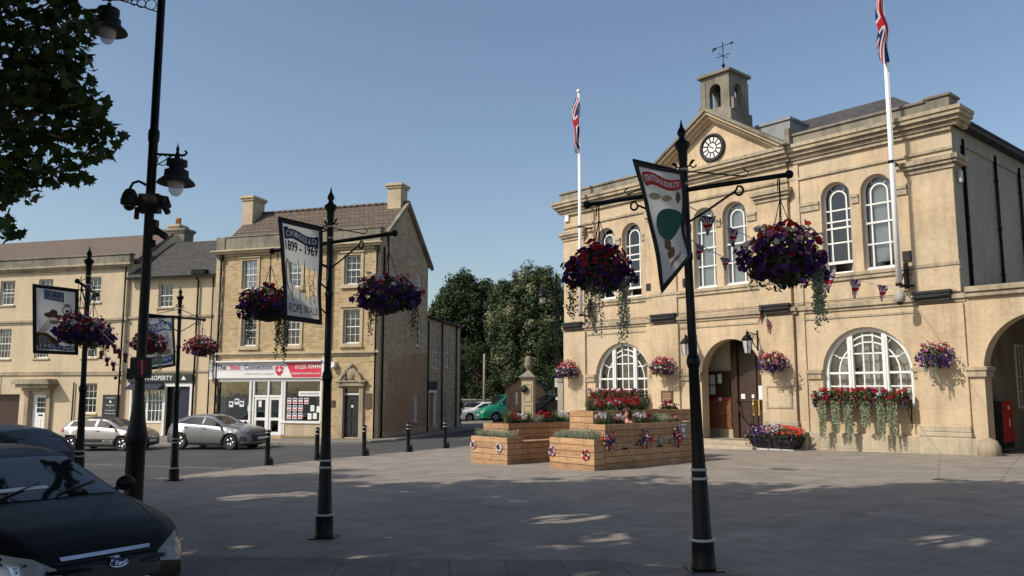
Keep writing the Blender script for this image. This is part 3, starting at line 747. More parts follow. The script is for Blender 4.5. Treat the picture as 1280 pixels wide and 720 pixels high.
# red cabinet in the arcade
rb = thing('post_cabinet', 'red-fronted cabinet with black side in the shade of the arcade', 'cabinet', TX @ Vector((0, 0, 0)), THA)
p = MB(); p.box(.01, .34, 1.45, 2.3, .12, 1.5, 0); p.build('body', ['blackm'], rb, bevel=.01)
p = MB(); p.box(.34, .37, 1.44, 2.31, .3, 1.51, 0); p.build('front_panel', ['redbox'], rb, bevel=.01)
p = MB(); p.box(.371, .376, 1.85, 2.0, 1.25, 1.37); p.box(.371, .376, 1.9, 1.97, .75, 1.0); p.build('label_plate', ['paper'], rb)
# loggia floor (same level as the plaza)

# ---- flagpoles with hanging flags
def union_flag(mb, W, H):
    """2-D flag as polygons (u, v, material); blue ground first"""
def flag_material():
    t = NT('union_flag_cloth'); uv = t.n('ShaderNodeUVMap'); sp = t.n('ShaderNodeSeparateXYZ'); t.l(uv.outputs[0], sp.inputs[0])
    def mth(op, a, b=None, c=None):
        n = t.n('ShaderNodeMath', operation=op)
        for i, v in enumerate((a, b, c)):
            if v is None: continue
            if isinstance(v, (int, float)): n.inputs[i].default_value = v
            else: t.l(v, n.inputs[i])
        return n.outputs[0]
    x = mth('SUBTRACT', sp.outputs[0], .5); y = mth('SUBTRACT', sp.outputs[1], .5)
    ax = mth('ABSOLUTE', x); ay = mth('ABSOLUTE', y)
    dg = mth('ABSOLUTE', mth('SUBTRACT', ax, ay))
    c = t.mix(mth('LESS_THAN', dg, .1), (.02, .03, .12), (.62, .6, .6))
    c = t.mix(mth('LESS_THAN', dg, .035), c, (.42, .02, .03))
    c = t.mix(mth('MAXIMUM', mth('LESS_THAN', ax, .09), mth('LESS_THAN', ay, .15)), c, (.62, .6, .6))
    c = t.mix(mth('MAXIMUM', mth('LESS_THAN', ax, .055), mth('LESS_THAN', ay, .095)), c, (.42, .02, .03))
    t.out(c, .8, spec=.15)
    tl = t.n('ShaderNodeBsdfTranslucent'); t.l(c, tl.inputs['Color'])
    mx = t.n('ShaderNodeMixShader'); mx.inputs[0].default_value = .25
    t.l(t.b.outputs[0], mx.inputs[1]); t.l(tl.outputs[0], mx.inputs[2]); t.l(mx.outputs[0], t.t.nodes['Material Output'].inputs['Surface'])
    return t.m
M['flag'] = flag_material()
def uvmesh(name, pts, nu, nv, mat, parent):
    """grid mesh with 0..1 uv; pts[i][j]"""
    me = bpy.data.meshes.new(name); vs = [tuple(pts[i][j]) for i in range(nu + 1) for j in range(nv + 1)]
    fs = [(i * (nv + 1) + j, (i + 1) * (nv + 1) + j, (i + 1) * (nv + 1) + j + 1, i * (nv + 1) + j + 1) for i in range(nu) for j in range(nv)]
    me.from_pydata(vs, [], fs); uvl = me.uv_layers.new(name='UVMap')
    for lp in me.loops:
        i, j = divmod(lp.vertex_index, nv + 1); uvl.data[lp.index].uv = (i / nu, j / nv)
    for p_ in me.polygons: p_.use_smooth = True
    me.materials.append(M[mat]); o = bpy.data.objects.new(name, me); COL.objects.link(o); o.parent = parent; return o
def flagpole(x, label, seed, zt, fl_top, fl_len, right):
    t = thing('flagpole', label, 'flagpole', TX @ Vector((x, -.7, 0)), THA, 'white flagpoles on the town hall front')
    p = MB(); p.tube([(0, 0, 4.95), (0, 0, 8), (0, 0, zt)], [.085, .08, .042], 14); p.ball((0, 0, zt + .06), .09, 10); p.build('pole', ['white2'], t)
    p = MB()
    for z in (4.98, 8.78):
        p.tube([(0, .7, z), (0, .08, z)], .028, 6); p.lathe([(.1, 0), (.1, .08)], 14, (0, 0, z - .04)); p.box(-.22, .22, .52, .58, z - .03, z + .03)
    p.tube([(-.18, .56, 4.98), (0, .05, 4.98)], .02, 5); p.tube([(.18, .56, 4.98), (0, .05, 4.98)], .02, 5); p.tube([(0, .58, 5.6), (0, .1, 5.02)], .02, 5)
    p.box(-.06, .06, .5, .6, 4.9, 5.7)
    p.build('bracket', ['black'], t)
    p = MB(); p.tube([(.1, -.03, 5.3), (.08, -.03, zt - .1)], .008, 4); p.build('halyard', ['paper'], t)
    rnd = random.Random(seed)
    nu, nv = 46, 26; pts = []
    ph = rnd.random() * 6
    W, H = 1.75, .95
    for i in range(nu + 1):
        u = i / nu; row = []
        for j in range(nv + 1):
            v = j / nv
            dn = u * fl_len * .86 + (1 - v) * .3 + .06 * math.sin(u * 9 + ph)
            wd = .17 + .06 * math.sin(u * 4 + ph)
            x_ = -.02 + wd * math.sin(v * 5.2 + u * 2.6 + ph) + .05 * math.sin(u * 13)
            y_ = -.12 - .1 * math.cos(v * 5.2 + u * 2.6 + ph) - .05 * math.sin(v * 11 + u * 7)
            k_ = min(1, u * 6) if u < .17 else 1
            row.append((x_ * (.5 + .5 * k_) * (1 - .35 * u * u), y_ * (.4 + .6 * k_), fl_top - dn))
        pts.append(row)
    uvmesh('flag', pts, nu, nv, 'flag', t)
    return t
flagpole(-14.75, 'white flagpole with slumped Union flag near the left corner of the town hall', 3, 14.75, 14.6, 2.75, 0)
fp2 = flagpole(-1.5, 'white flagpole with slumped Union flag near the right corner of the town hall', 5, 14.9, 14.75, 3.05, 1)
p = MB(); p.lathe([(.05, 0), (.15, .05), (.16, .2), (.12, .3), (.03, .42)], 14, (0, 0, 4.42)); p.build('flood_lamp', ['concrete'], fp2)
p = MB(); p.lathe([(.02, -.06), (.08, -.03), (.11, .05), (.1, .06)], 12, (0, 0, 4.42)); p.build('lamp_lens', ['blackm'], fp2)
# ================================================================== GROUND
def sheet(name, poly, off, mat, label=None, skirt=0):
    bm = bmesh.new(); vs = [bm.verts.new((x, y, 0)) for x, y in poly]; bm.faces.new(vs)
    for co, no in (((-40, 0, 0), (1, 0, 0)), ((14, 0, 0), (1, 0, 0)), ((0, 0, 0), (0, 1, 0)), ((0, 34, 0), (0, 1, 0)), ((0, 70, 0), (0, 1, 0))):
        bmesh.ops.bisect_plane(bm, geom=bm.verts[:] + bm.edges[:] + bm.faces[:], plane_co=co, plane_no=no, dist=1e-5)
    for v in bm.verts: v.co.z = g(v.co.x, v.co.y) + off
    if skirt:
        be = [e for e in bm.edges if e.is_boundary]
        r = bmesh.ops.extrude_edge_only(bm, edges=be)
        for v in [q for q in r['geom'] if isinstance(q, bmesh.types.BMVert)]: v.co.z -= skirt
    bmesh.ops.recalc_face_normals(bm, faces=bm.faces)
    me = bpy.data.meshes.new(name); bm.to_mesh(me); bm.free(); me.materials.append(M[mat])
    o = bpy.data.objects.new(name, me); COL.objects.link(o); tag(o, kind='structure'); return o
sheet('road', [(-600, -300), (600, -300), (600, 900), (-600, 900)], -.12, 'asphalt')
PLZ = [(-6.2, -60), (-6.2, 3), (-5.4, 6.0), (-4.45, 7.05), (-3.3, 8.2), (-6.9, 13.0), (-9.6, 18.6), (-9.3, 19.8), (-8.6, 21.3), (-7.5, 24.0), (-6.1, 26.8), (-3.0, 31.6), (-1.3, 34.0), (-.2, 36.6), (1.2, 41.0), (2.2, 43.0), (60, 43), (60, -60)]
sheet('plaza_paving', PLZ, 0, 'pave', skirt=.14)
sheet('foreground_paving', [(-4.3, 4.4), (-4.25, 7.15), (-3.2, 8.2), (-4.4, 10.0), (1.0, 9.2), (2.4, 8.2), (4.6, 7.0), (9, 4.4)], .004, 'setts')
SHP = [(-90, 52), (-40, 44.2), (-24, 40.9), (-14, 39.2), (-8.6, 38.3), (-6.7, 38.5), (-5.7, 39.4), (-5.2, 41.0), (-2.5, 49.6), (-1.5, 53), (-1.5, 60), (-90, 120)]
sheet('shop_pavement', SHP, 0, 'pave2', skirt=.14)
def kerb(name, pts, w=.14, side=1):
    """upstanding kerb stones following a line"""
    mb = MB(); L = []
    P2 = [Vector((x, y, 0)) for x, y in pts]
    dense = []
    for a, b in zip(P2, P2[1:]):
        n = max(1, int((b - a).length / .95)); dense += [a.lerp(b, i / n) for i in range(n)]
    dense.append(P2[-1])
    for a, b in zip(dense, dense[1:]):
        d = (b - a).normalized(); nn = Vector((-d.y, d.x, 0)) * w * side
        a2 = a + d * .006; b2 = b - d * .006; vs = []
        for q, zo in ((a2, -.15), (b2, -.15), (b2 + nn, -.15), (a2 + nn, -.15), (a2, .008), (b2, .008), (b2 + nn, .008), (a2 + nn, .008)):
            vs.append((q.x, q.y, g(q.x, q.y) + zo))
        mb.add(vs, [(0, 3, 2, 1), (4, 5, 6, 7), (0, 1, 5, 4), (1, 2, 6, 5), (2, 3, 7, 6), (3, 0, 4, 7)])
    o = mb.build(name, ['kerb'], bevel=.015); tag(o, kind='structure')
kerb('plaza_kerb', PLZ[4:16], side=1)
kerb('shop_kerb', SHP[1:11], side=-1)
def paint(name, quads):
    bm = MB()
    for q in quads: bm.add([(x, y, g(x, y) - .12 + .004) for x, y in q], [(0, 1, 2, 3)])
    tag(bm.build(name, ['paint']), kind='structure')
qs = []
for k in range(7):   # worn centre dashes
    x = -22 + k * 2.9; y = 35.2 - (x + 22) * .16; qs.append([(x, y), (x + 1.3, y - .21), (x + 1.3, y - .11), (x, y + .1)])
qs.append([(-15.5, 29.2), (-8.6, 25.4), (-8.6, 25.52), (-15.5, 29.32)])
qs.append([(-21, 32), (-15.5, 29.2), (-15.5, 29.32), (-21, 32.12)])
for k in range(5):
    y = 40 + k * 3.2; x = -2.6 + k * .75; qs.append([(x, y), (x + .1, y), (x + .6, y + 1.6), (x + .5, y + 1.6)])
paint('road_markings', qs)
def grate(x, y, w, h, rz, label):
    t = thing('drain_cover', label, 'drain cover', (x, y, g(x, y) + .006), rz)
    m = MB(); m.box(-w, w, -h, h, -.01, .004); m.build('plate', ['blackm'] if 'dark' in label else ['concrete'], t)
    m = MB()
    for k in range(7): xx = lerp(-w * .8, w * .8, k / 6); m.box(xx - .008, xx + .008, -h * .8, h * .8, .004, .009)
    m.build('grate_bar', ['steel'], t)
grate(.13, 14.6, .17, .12, .3, 'small pale drain cover in the shaded paving near the middle of the plaza')
grate(8.9, 16.9, .3, .16, THA, 'dark oblong drain cover in the sunny paving on the right')
grate(6.6, 20.1, .3, .14, THA, 'dark drain cover in the paving in front of the hayrack trough')

# ================================================================== HIGH STREET BUILDINGS
# --- three-storey corner house with the employment office
B2 = (-6.559, 40.188, 0); B2A = rad(-18)
b2 = thing('corner_house', 'three-storey golden rubble-stone house with red and white shopfront and tiled gable roof', 'building', B2, B2A)
W2 = 9.7; D2 = 5.85
wins2 = [(-8.08, 7.13, 8.65), (-5.42, 7.13, 8.6), (-2.0, 7.13, 8.62), (-7.98, 4.13, 5.8), (-5.4, 4.13, 5.75), (-1.98, 4.16, 5.85)]
holes = [rect(x, x + .92, z0, z1) for x, z0, z1 in wins2]
holes += [rect(-9.5, -3.12, -.42, 2.46), rect(-1.86, -.98, -.45, 1.98)]
w = MB(); w.wall([(-W2, -1.4), (0, -1.4), (0, 9.2), (-W2, 9.2)], holes, 0, .22)
w.add([(-W2, 0, -1.4), (-W2, D2, -1.4), (-W2, D2, 9.2), (-W2, 0, 9.2)], [(0, 3, 2, 1)])
w.add([(-W2, D2, -1.4), (0, D2, -1.4), (0, D2, 9.2), (-W2, D2, 9.2)], [(0, 1, 2, 3)])
w.add([(-W2, .2, 9.2), (-W2, D2 + .15, 8.8), (-W2, 2.95, 11.65)], [(0, 1, 2)])
w.build('wall', ['b2'], b2, recalc=False)
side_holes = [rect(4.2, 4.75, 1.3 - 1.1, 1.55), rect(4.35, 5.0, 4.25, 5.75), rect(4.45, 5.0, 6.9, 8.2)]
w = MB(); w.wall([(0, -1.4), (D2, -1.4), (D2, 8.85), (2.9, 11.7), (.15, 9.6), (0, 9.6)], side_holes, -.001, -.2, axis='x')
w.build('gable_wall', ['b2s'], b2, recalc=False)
w = MB(); w.wall([(.5, -.2), (D2 - .02, -.1), (D2 - .02, 3.9), (3.2, 3.7), (1.2, 3.3)], [rect(4.2, 4.75, .2, 1.55)], .004, .001, axis='x'); w.build('brick_patch', ['redbrick'], b2)
RZ = Matrix.Rotation(PI / 2, 4, 'Z')
for y0, y1, z0, z1 in ((4.2, 4.75, .2, 1.55), (4.35, 5.0, 4.25, 5.75), (4.45, 5.0, 6.9, 8.2)):
    sash(b2, y0, y1, z0, z1, y=.1, cols=2, rows=4, X=RZ, blind=.3)
for k, (x, z0, z1) in enumerate(wins2): sash(b2, x, x + .92, z0, z1, cols=3, rows=4, blind=(.0, .35, 0, .2, 0, .3)[k])
p = MB()
for x, z0, z1 in wins2:       # dressed surrounds
    xa, xb = x - .17, x + .92 + .17
    p.box(xa, x, -.05, .03, z0 - .1, z1 + .12); p.box(x + .92, xb, -.05, .03, z0 - .1, z1 + .12); p.box(x, x + .92, -.05, .03, z1, z1 + .12)
    p.box(xa - .05, xb + .05, -.11, .03, z1 + .12, z1 + .2); p.box(xa - .03, xb + .03, -.12, .03, z0 - .2, z0 - .1)
for x0, x1 in ((-W2 - .02, -W2 + .42), (-.42, .025)):
    for k in range(24):
        d = .1 * (k % 2); p.box(x0 + (d if x0 > -5 else 0), x1 - (d if x0 < -5 else 0), -.035, .012 if x0 < -5 else .02, -.9 + k * .415, -.9 + (k + 1) * .415 - .008)
p.box(-W2 - .02, .03, -.06, .02, 3.55, 3.68); p.box(-W2 - .05, .06, -.16, .02, 3.68, 3.8)
p.box(-W2 - .04, .05, -.1, .02, 8.9, 9.02); p.box(-W2 - .12, .14, -.26, .02, 9.02, 9.14); p.box(-W2 - .2, .22, -.36, .02, 9.14, 9.22)
p.box(-3.12 + .02, -2.86, -.06, .02, -.8, 3.55)
p.build('dressed_stone', ['b2t'], b2, bevel=.008)
p = MB(); p.box(-W2 + .5, .02, -.08, .3, 9.22, 9.92); p.box(-W2 - .02, -W2 + .52, -.12, .34, 9.22, 9.96); p.box(-W2 + .5, .06, -.12, .34, 9.92, 9.99)
p.build('parapet', ['th_par'], b2, bevel=.01)
r = MB()
r.add([(-W2, .15, 9.45), (.12, .15, 9.45), (.12, 2.92, 11.85), (-W2, 2.92, 11.85)], [(0, 1, 2, 3)], 0)
r.add([(-W2, 2.92, 11.85), (.12, 2.92, 11.85), (.12, D2 + .3, 8.75), (-W2, D2 + .3, 8.75)], [(0, 1, 2, 3)], 0)
r.add([(-W2, .15, 9.35), (.12, .15, 9.35), (.12, 2.92, 11.75), (-W2, 2.92, 11.75)], [(0, 1, 2, 3)], 0)
for k in range(26): r.tube([(-W2 + k * .38, 2.92, 11.88), (-W2 + k * .38 + .35, 2.92, 11.88)], .09, 6)
for k in range(1, 12): # course edges standing up a little
    t_ = k / 12; y = lerp(.15, 2.92, t_); z = lerp(9.45, 11.85, t_); r.box(-W2, .12, y - .01, y + .03, z - .005, z + .022)
r.build('tiled_roof', ['tile'], b2, recalc=False)
r = MB()
r.prism([(.1, 9.25), (2.92, 11.72), (D2 + .35, 8.62), (D2 + .35, 8.8), (2.92, 11.93), (.1, 9.5)], .0, .2, 0, 'x'); r.build('verge', ['th_par'], b2)
def chimney(par, x0, x1, y0, y1, z0, z1, mat='b2t', pots=0):
    c = MB(); c.box(x0, x1, y0, y1, z0, z1 - .3); c.box(x0 - .06, x1 + .06, y0 - .06, y1 + .06, z1 - .3, z1 - .18); c.box(x0 - .12, x1 + .12, y0 - .12, y1 + .12, z1 - .18, z1 - .06); c.box(x0 - .02, x1 + .02, y0 - .02, y1 + .02, z1 - .06, z1)
    o = c.build('chimney', [mat], par, bevel=.01)
    for k in range(pots):
        q = MB(); q.lathe([(.12, 0), (.1, .35), (.13, .38), (.12, .45), (.08, .45)], 12, (lerp(x0 + .2, x1 - .2, (k + .5) / pots), (y0 + y1) / 2, z1)); q.build('chimney_pot', ['terracotta'], o)
chimney(b2, -9.75, -9.05, 2.0, 3.1, 9.5, 12.75)
chimney(b2, -.95, -.15, 2.5, 3.3, 10.9, 12.9)
# shopfront
s = MB()
s.box(-9.6, -3.02, -.3, 0, 3.28, 3.36, 0); s.box(-9.55, -3.05, -.14, 0, 2.46, 3.28, 0)
s.box(-9.72, -9.52, -.22, 0, 2.4, 3.4, 0); s.box(-3.05, -2.9, -.2, 0, 2.4, 3.42, 0)
s.build('fascia', ['white'], b2, bevel=.01)
s = MB()
s.add([(-9.4, -.145, 2.84), (-5.15, -.145, 2.84), (-5.32, -.145, 3.2), (-9.4, -.145, 3.2)], [(0, 1, 2, 3)], 0)
s.add([(-4.75, -.146, 2.5), (-3.08, -.146, 2.5), (-3.08, -.146, 3.24), (-5.15, -.146, 3.24)], [(0, 1, 2, 3)], 1)
put_txt(s, 'The', .36, -9.02, -.15, 3.02, 2, .006); put_txt(s, 'Best', .36, -8.17, -.15, 3.02, 3, .006); put_txt(s, 'Connection', .36, -6.78, -.15, 3.02, 2, .004)
put_txt(s, 'EMPLOYMENT GROUP', .15, -6.7, -.15, 2.68, 4, sx=1.15)
put_txt(s, '01225 709494', .29, -3.85, -.15, 3.02, 5, .004, sx=.88)
put_txt(s, 'thebestconnection.co.uk', .165, -3.98, -.15, 2.7, 5, .002)
for dx, dz, a in ((-.13, .1, .6), (.13, .1, -.6), (-.12, -.12, -.7), (.12, -.12, .7), (0, -.22, 0)):  # red emblem
    ca, sa = math.cos(a), math.sin(a); s.add([(-5.52 + dx + u * ca - v * sa, -.15, 2.88 + dz + u * sa + v * ca) for u, v in ((-.1, -.07), (.1, -.07), (.13, .08), (-.13, .08))], [(0, 1, 2, 3)], 3)
s.build('shop_sign', ['light_grey', 'red', 'navyf', 'red', 'grey', 'paper'], b2)
sf = MB(); y = .02
for x in (-9.5, -7.35, -7.13, -6.25, -5.45, -5.3, -3.2): sf.box(x, x + (.1 if x not in (-7.35, -5.45) else .12), y - .05, y + .08, -.4 if -7.4 < x < -5.2 else .3, 2.4)
sf.box(-9.5, -3.12, y - .06, y + .08, 2.3, 2.46); sf.box(-9.5, -7.2, y - .08, y + .1, .2, .32); sf.box(-5.45, -3.12, y - .08, y + .1, .2, .32)
sf.box(-7.13, -5.35, y - .04, y + .08, 1.48, 1.6); sf.box(-7.13, -5.35, y - .03, y + .07, -.42, -.25)
for x0, x1 in ((-7.03, -6.25), (-6.15, -5.45)): sf.box(x0, x1, y - .02, y + .06, .32, .46); sf.box(x0, x1, y - .02, y + .06, 1.36, 1.49); sf.box(x0, x0 + .12, y - .021, y + .061, -.3, 1.4); sf.box(x1 - .12, x1, y - .021, y + .061, -.3, 1.4)
sfo = sf.build('shop_window_frame', ['white'], b2, bevel=.006)
s = MB(); s.box(-9.5, -3.12, .06, .07, -.4, 2.4); s.build('shop_glass', ['glass'], sfo)
s = MB(); s.box(-9.5, -3.12, 1.3, 1.35, -.5, 2.5, 0); s.box(-9.42, -9.0, .25, .3, .3, 2.3, 1); s.box(-3.6, -3.2, .4, .44, .3, 2.3, 1); s.box(-9.5, -3.1, .1, 1.3, .1, .2, 0)
s.box(-8.7, -7.6, .6, .65, 1.05, 1.5, 2)
s.box(-6.95, -6.3, .14, .16, 1.62, 2.24, 3); s.box(-6.1, -5.5, .14, .16, 1.62, 2.24, 3)
s.build('shop_interior', ['dark', 'curtain', 'room', 'grey'], b2)
s = MB()
for x, z in ((-8.6, .98), (-8.25, 1.12), (-7.95, 1.0), (-7.45, .78)): s.box(x, x + .26, .035, .05, z, z + .3, 0); s.box(x + .04, x + .2, .03, .034, z + .12, z + .24, 1)
for r_ in range(3):
    for c_ in range(4 if r_ == 2 else 3): x = -5.1 + c_ * .33; z = .42 + r_ * .37; s.box(x, x + .23, .035, .05, z, z + .3, 0); s.box(x + .03, x + .2, .03, .034, z + .04, z + .12, 2); s.box(x + .03, x + .2, .03, .034, z + .2, z + .26, 1)
for x, z in ((-3.9, .4), (-3.6, .42), (-3.75, .8), (-3.4, .75)): s.box(x, x + .22, .035, .05, z, z + .3, 0)
s.box(-4.45, -3.15, .033, .05, 1.55, 1.8, 0); put_txt(s, 'JOB VACANCIES INSIDE', .1, -3.8, .03, 1.67, 1)
s.box(-6.78, -6.6, .005, .02, 1.0, 1.32, 0)
s.build('window_notice', ['paper', 'navyf', 'red'], sfo)
s = MB(); s.box(-9.5, -7.3, .0, .15, -.8, .2); s.box(-5.4, -3.12, 0, .15, -.8, .2); s.build('stall_riser', ['b2t'], b2)
# small black door with carved surround
d = MB(); d.box(-1.86, -.98, .1, .16, -.45, 1.62, 0); d.box(-1.86, -.98, .08, .14, 1.62, 1.7, 1); d.box(-1.84, -1.0, .12, .14, 1.7, 1.96, 2)
for x0 in (-1.76, -1.36):
    for z0, z1 in ((-.3, .4), (.5, 1.4)): d.box(x0, x0 + .3, .075, .1, z0, z1)
dd = d.build('front_door', ['blackm', 'white', 'glass'], b2)
d = MB(); d.box(-1.47, -1.36, .06, .075, 1.0, 1.12); d.build('door_plate', ['paper'], dd)
d = MB(); d.box(-2.12, -1.86, -.1, .02, -.8, 2.05); d.box(-.98, -.74, -.1, .02, -.8, 2.05); d.box(-2.2, -.68, -.2, .02, 2.05, 2.25); d.box(-1.86, -.98, -.04, .02, 1.97, 2.05)
d.arc(-1.42, 2.22, .5, .66, 0, PI * .36, -.28, .02, 10); d.arc(-1.42, 2.22, .5, .66, PI * .64, PI, -.28, .02, 10)
d.box(-2.3, -.58, -.26, .02, 2.25, 2.33)
d.ball((-1.42, -.12, 2.62), .26, 10, sc=(1, .5, 1.2)); d.ball((-1.42, -.14, 3.05), .12, 10); d.ball((-1.75, -.1, 2.42), .12, 8); d.ball((-1.1, -.1, 2.42), .12, 8)
d.prism([(-2.1, 2.33), (-1.75, 2.33), (-1.5, 2.95), (-1.62, 2.95)], -.22, 0); d.prism([(-.74, 2.33), (-1.09, 2.33), (-1.34, 2.95), (-1.22, 2.95)], -.22, 0)
d.build('carved_doorcase', ['th_trim'], b2, bevel=.01)
d = MB(); d.box(-.62, -.28, -.06, 0, .95, 1.7, 0); d.box(-2.75, -2.35, -.06, 0, 1.05, 1.35, 0); d.build('name_plate', ['bronze'], b2)
d = MB(); d.box(-2.55, -2.3, -.25, 0, 3.0, 3.25); d.ball((-2.42, -.2, 2.98), .12, 8); d.build('alarm_box', ['white'], b2)
d = MB()
for x, z1 in ((-W2 + .35, 9.0), (-2.75, 8.95), (-.12, 9.0)):
    d.tube([(x, -.12, -.6), (x, -.12, z1)], .05, 8); d.box(x - .1, x + .1, -.22, -.05, z1 - .25, z1)
d.tube([(.08, .3, -.5), (.08, .3, 9.0)], .05, 8)
d.build('downpipe', ['black'], b2)
# rear wing
w = MB(); H = 6.05
wh = [rect(7.0, 7.55, 3.1, 4.95), rect(8.75, 9.25, 3.2, 4.95), rect(6.25, 7.15, -.15, 1.75)]
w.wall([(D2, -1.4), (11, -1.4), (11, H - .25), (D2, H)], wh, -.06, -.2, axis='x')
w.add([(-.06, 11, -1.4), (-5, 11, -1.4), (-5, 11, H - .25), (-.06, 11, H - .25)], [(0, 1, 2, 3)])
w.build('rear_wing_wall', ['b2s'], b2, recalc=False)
w = MB(); w.add([(.12, D2, H - .05), (.12, 11.2, H - .3), (-2.5, 11.2, H + .25), (-2.5, D2, H + .5)], [(0, 1, 2, 3)]); w.add([(-5.1, D2, H - .05), (-5.1, 11.2, H - .3), (-2.5, 11.2, H + .25), (-2.5, D2, H + .5)], [(3, 2, 1, 0)])
w.add([(-.06, 11, H - .25), (-5, 11, H - .25), (-2.5, 11, H + .22)], [(0, 1, 2)]); w.build('rear_wing_roof', ['slate'], b2, recalc=False)
X2 = Matrix.Translation((-.06, 0, 0)) @ RZ
sash(b2, 7.0, 7.55, 3.1, 4.95, y=.1, cols=2, rows=4, X=X2, blind=.9); sash(b2, 8.75, 9.25, 3.2, 4.95, y=.1, cols=2, rows=4, X=X2, blind=.9)
w = MB(); w.X = X2; w.box(6.25, 7.15, .1, .15, -.15, 1.75, 0); w.box(6.1, 7.3, -.1, -.0, 1.9, 2.35, 1); w.box(6.15, 7.25, -.05, 0, 1.72, 1.85, 2); w.box(6.2, 6.28, -.03, .1, -.2, 1.75, 2); w.box(7.12, 7.2, -.03, .1, -.2, 1.75, 2); w.build('side_shop_door', ['orange', 'blackm', 'white'], b2)
w = MB(); w.X = X2
for y in (6.0, 8.0, 10.2): w.tube([(y, -.08, -.4), (y, -.08, H - .3)], .045, 6)
w.tube([(D2, -.16, H - .1), (11, -.16, H - .33)], .06, 6); w.build('rear_wing_gutter', ['black'], b2)

# --- pale ashlar terrace on the left
B1 = (-16.677, 45.0, 0); B1A = rad(-15.7)
def frame1(name, lab): return thing(name, lab, 'building', B1, B1A)
b1b = frame1('estate_agent_house', 'narrow pale stone house with slate roof and a dark ground-floor shop sign')
w = MB(); XL = -5.5
w.wall([(XL, -1.4), (.32, -1.4), (.32, 8.3), (XL, 8.3)], [rect(-3.5, -2.55, 6.5, 7.85), rect(-5.0, -.95, -.65, 2.28), rect(-3.5, -2.55, 3.6, 5.2)], 0, .2)
w.add([(.32, 0, -1.4), (.32, 8, -1.4), (.32, 8, 8.3), (.32, 0, 8.3)], [(0, 1, 2, 3)])
w.build('wall', ['b1'], b1b, recalc=False)
sash(b1b, -3.5, -2.55, 6.5, 7.85, cols=3, rows=4, blind=.2); sash(b1b, -3.5, -2.55, 3.6, 5.2, cols=3, rows=4)
w = MB(); w.box(XL, .3, -.08, .02, 5.9, 6.02); w.box(XL, .3, -.06, .02, 2.84, 2.95); w.build('string_course', ['th_trim'], b1b)
r = MB(); r.add([(XL, -.3, 8.25), (.45, -.3, 8.25), (.45, 3.6, 10.95), (XL, 3.6, 10.95)], [(0, 1, 2, 3)]); r.add([(XL, 3.6, 10.95), (.45, 3.6, 10.95), (.45, 8, 8), (XL, 8, 8)], [(0, 1, 2, 3)])
r.add([(.44, -.25, 8.2), (.44, 8, 8), (.44, 3.6, 10.94)], [(0, 1, 2)])
for k in range(1, 15):
    t_ = k / 15; y = lerp(-.3, 3.6, t_); z = lerp(8.25, 10.95, t_); r.box(XL, .45, y - .008, y + .03, z - .005, z + .016)
r.build('slate_roof', ['slate'], b1b, recalc=False)
w = MB(); w.box(XL, .4, -.42, -.26, 8.12, 8.22); w.tube([(-.82, -.34, 8.15), (-.82, -.1, 7.9), (-.82, -.1, -.7)], .05, 8); w.tube([(.15, -.1, 8.1), (.15, -.1, -.7)], .04, 6); w.box(-1.1, -.2, -.42, -.1, 8.25, 8.5); w.build('gutter', ['black'], b1b)
w = MB(); w.box(-5.15, -.9, -.12, 0, 2.3, 2.75, 0); w.box(-5.1, -.95, -.125, -.12, 2.34, 2.71, 1)
put_txt(w, 'S PROPERTY', .34, -3.12, -.128, 2.52, 2, .006); w.add([(-1.62, -.13, 2.42), (-1.3, -.13, 2.42), (-1.46, -.13, 2.66)], [(0, 1, 2)], 2)
w.build('shop_sign', ['blackm', 'plastic', 'paper'], b1b)
w = MB(); w.lathe([(.25, 0), (.25, 1)], 4); w = MB()
w.X = None; w.prism([(-.0, 2.28), (-.55, 1.95), (-.55, 1.88), (-.0, 1.9)], -4.95, -2.75, 0, 'x'); w.build('awning', ['blue'], b1b)
f = MB(); y = .02
f.box(-5.0, -4.88, y - .06, y + .1, -.6, 2.26); f.box(-2.82, -2.66, y - .06, y + .1, -.65, 2.26); f.box(-1.08, -.95, y - .06, y + .1, -.65, 2.26); f.box(-2.66, -1.08, y - .06, y + .1, 2.06, 2.26); f.box(-4.88, -2.82, y - .07, y + .1, .05, .16)
f.box(-4.88, -2.82, y - .04, y + .06, 1.86, 1.96); f.box(-3.9, -3.78, y - .04, y + .06, .16, 1.86)
for x0, x1 in ((-4.88, -3.9), (-3.78, -2.82)):
    for k in range(1, 4): x = lerp(x0, x1, k / 4); f.box(x - .018, x + .018, y, y + .04, .16, 1.86)
    for k in range(1, 3): z = lerp(.16, 1.86, k / 3); f.box(x0, x1, y + .002, y + .038, z - .018, z + .018)
fo = f.build('shop_window_frame', ['white'], b1b)
f = MB(); f.box(-4.88, -2.82, .05, .055, .16, 1.9); f.build('shop_glass', ['glass'], fo)
f = MB(); f.box(-4.9, -.98, .9, .95, -.7, 2.3, 0); f.box(-2.6, -1.9, .3, .35, -.6, 2.05, 1); f.box(-1.85, -1.1, .12, .17, -.6, 2.05, 2); f.build('recessed_door', ['dark', 'carglass', 'blue'], b1b)
f = MB(); f.box(-4.95, -2.7, -.02, .12, -.8, .05); f.build('stall_riser', ['b1'], b1b)

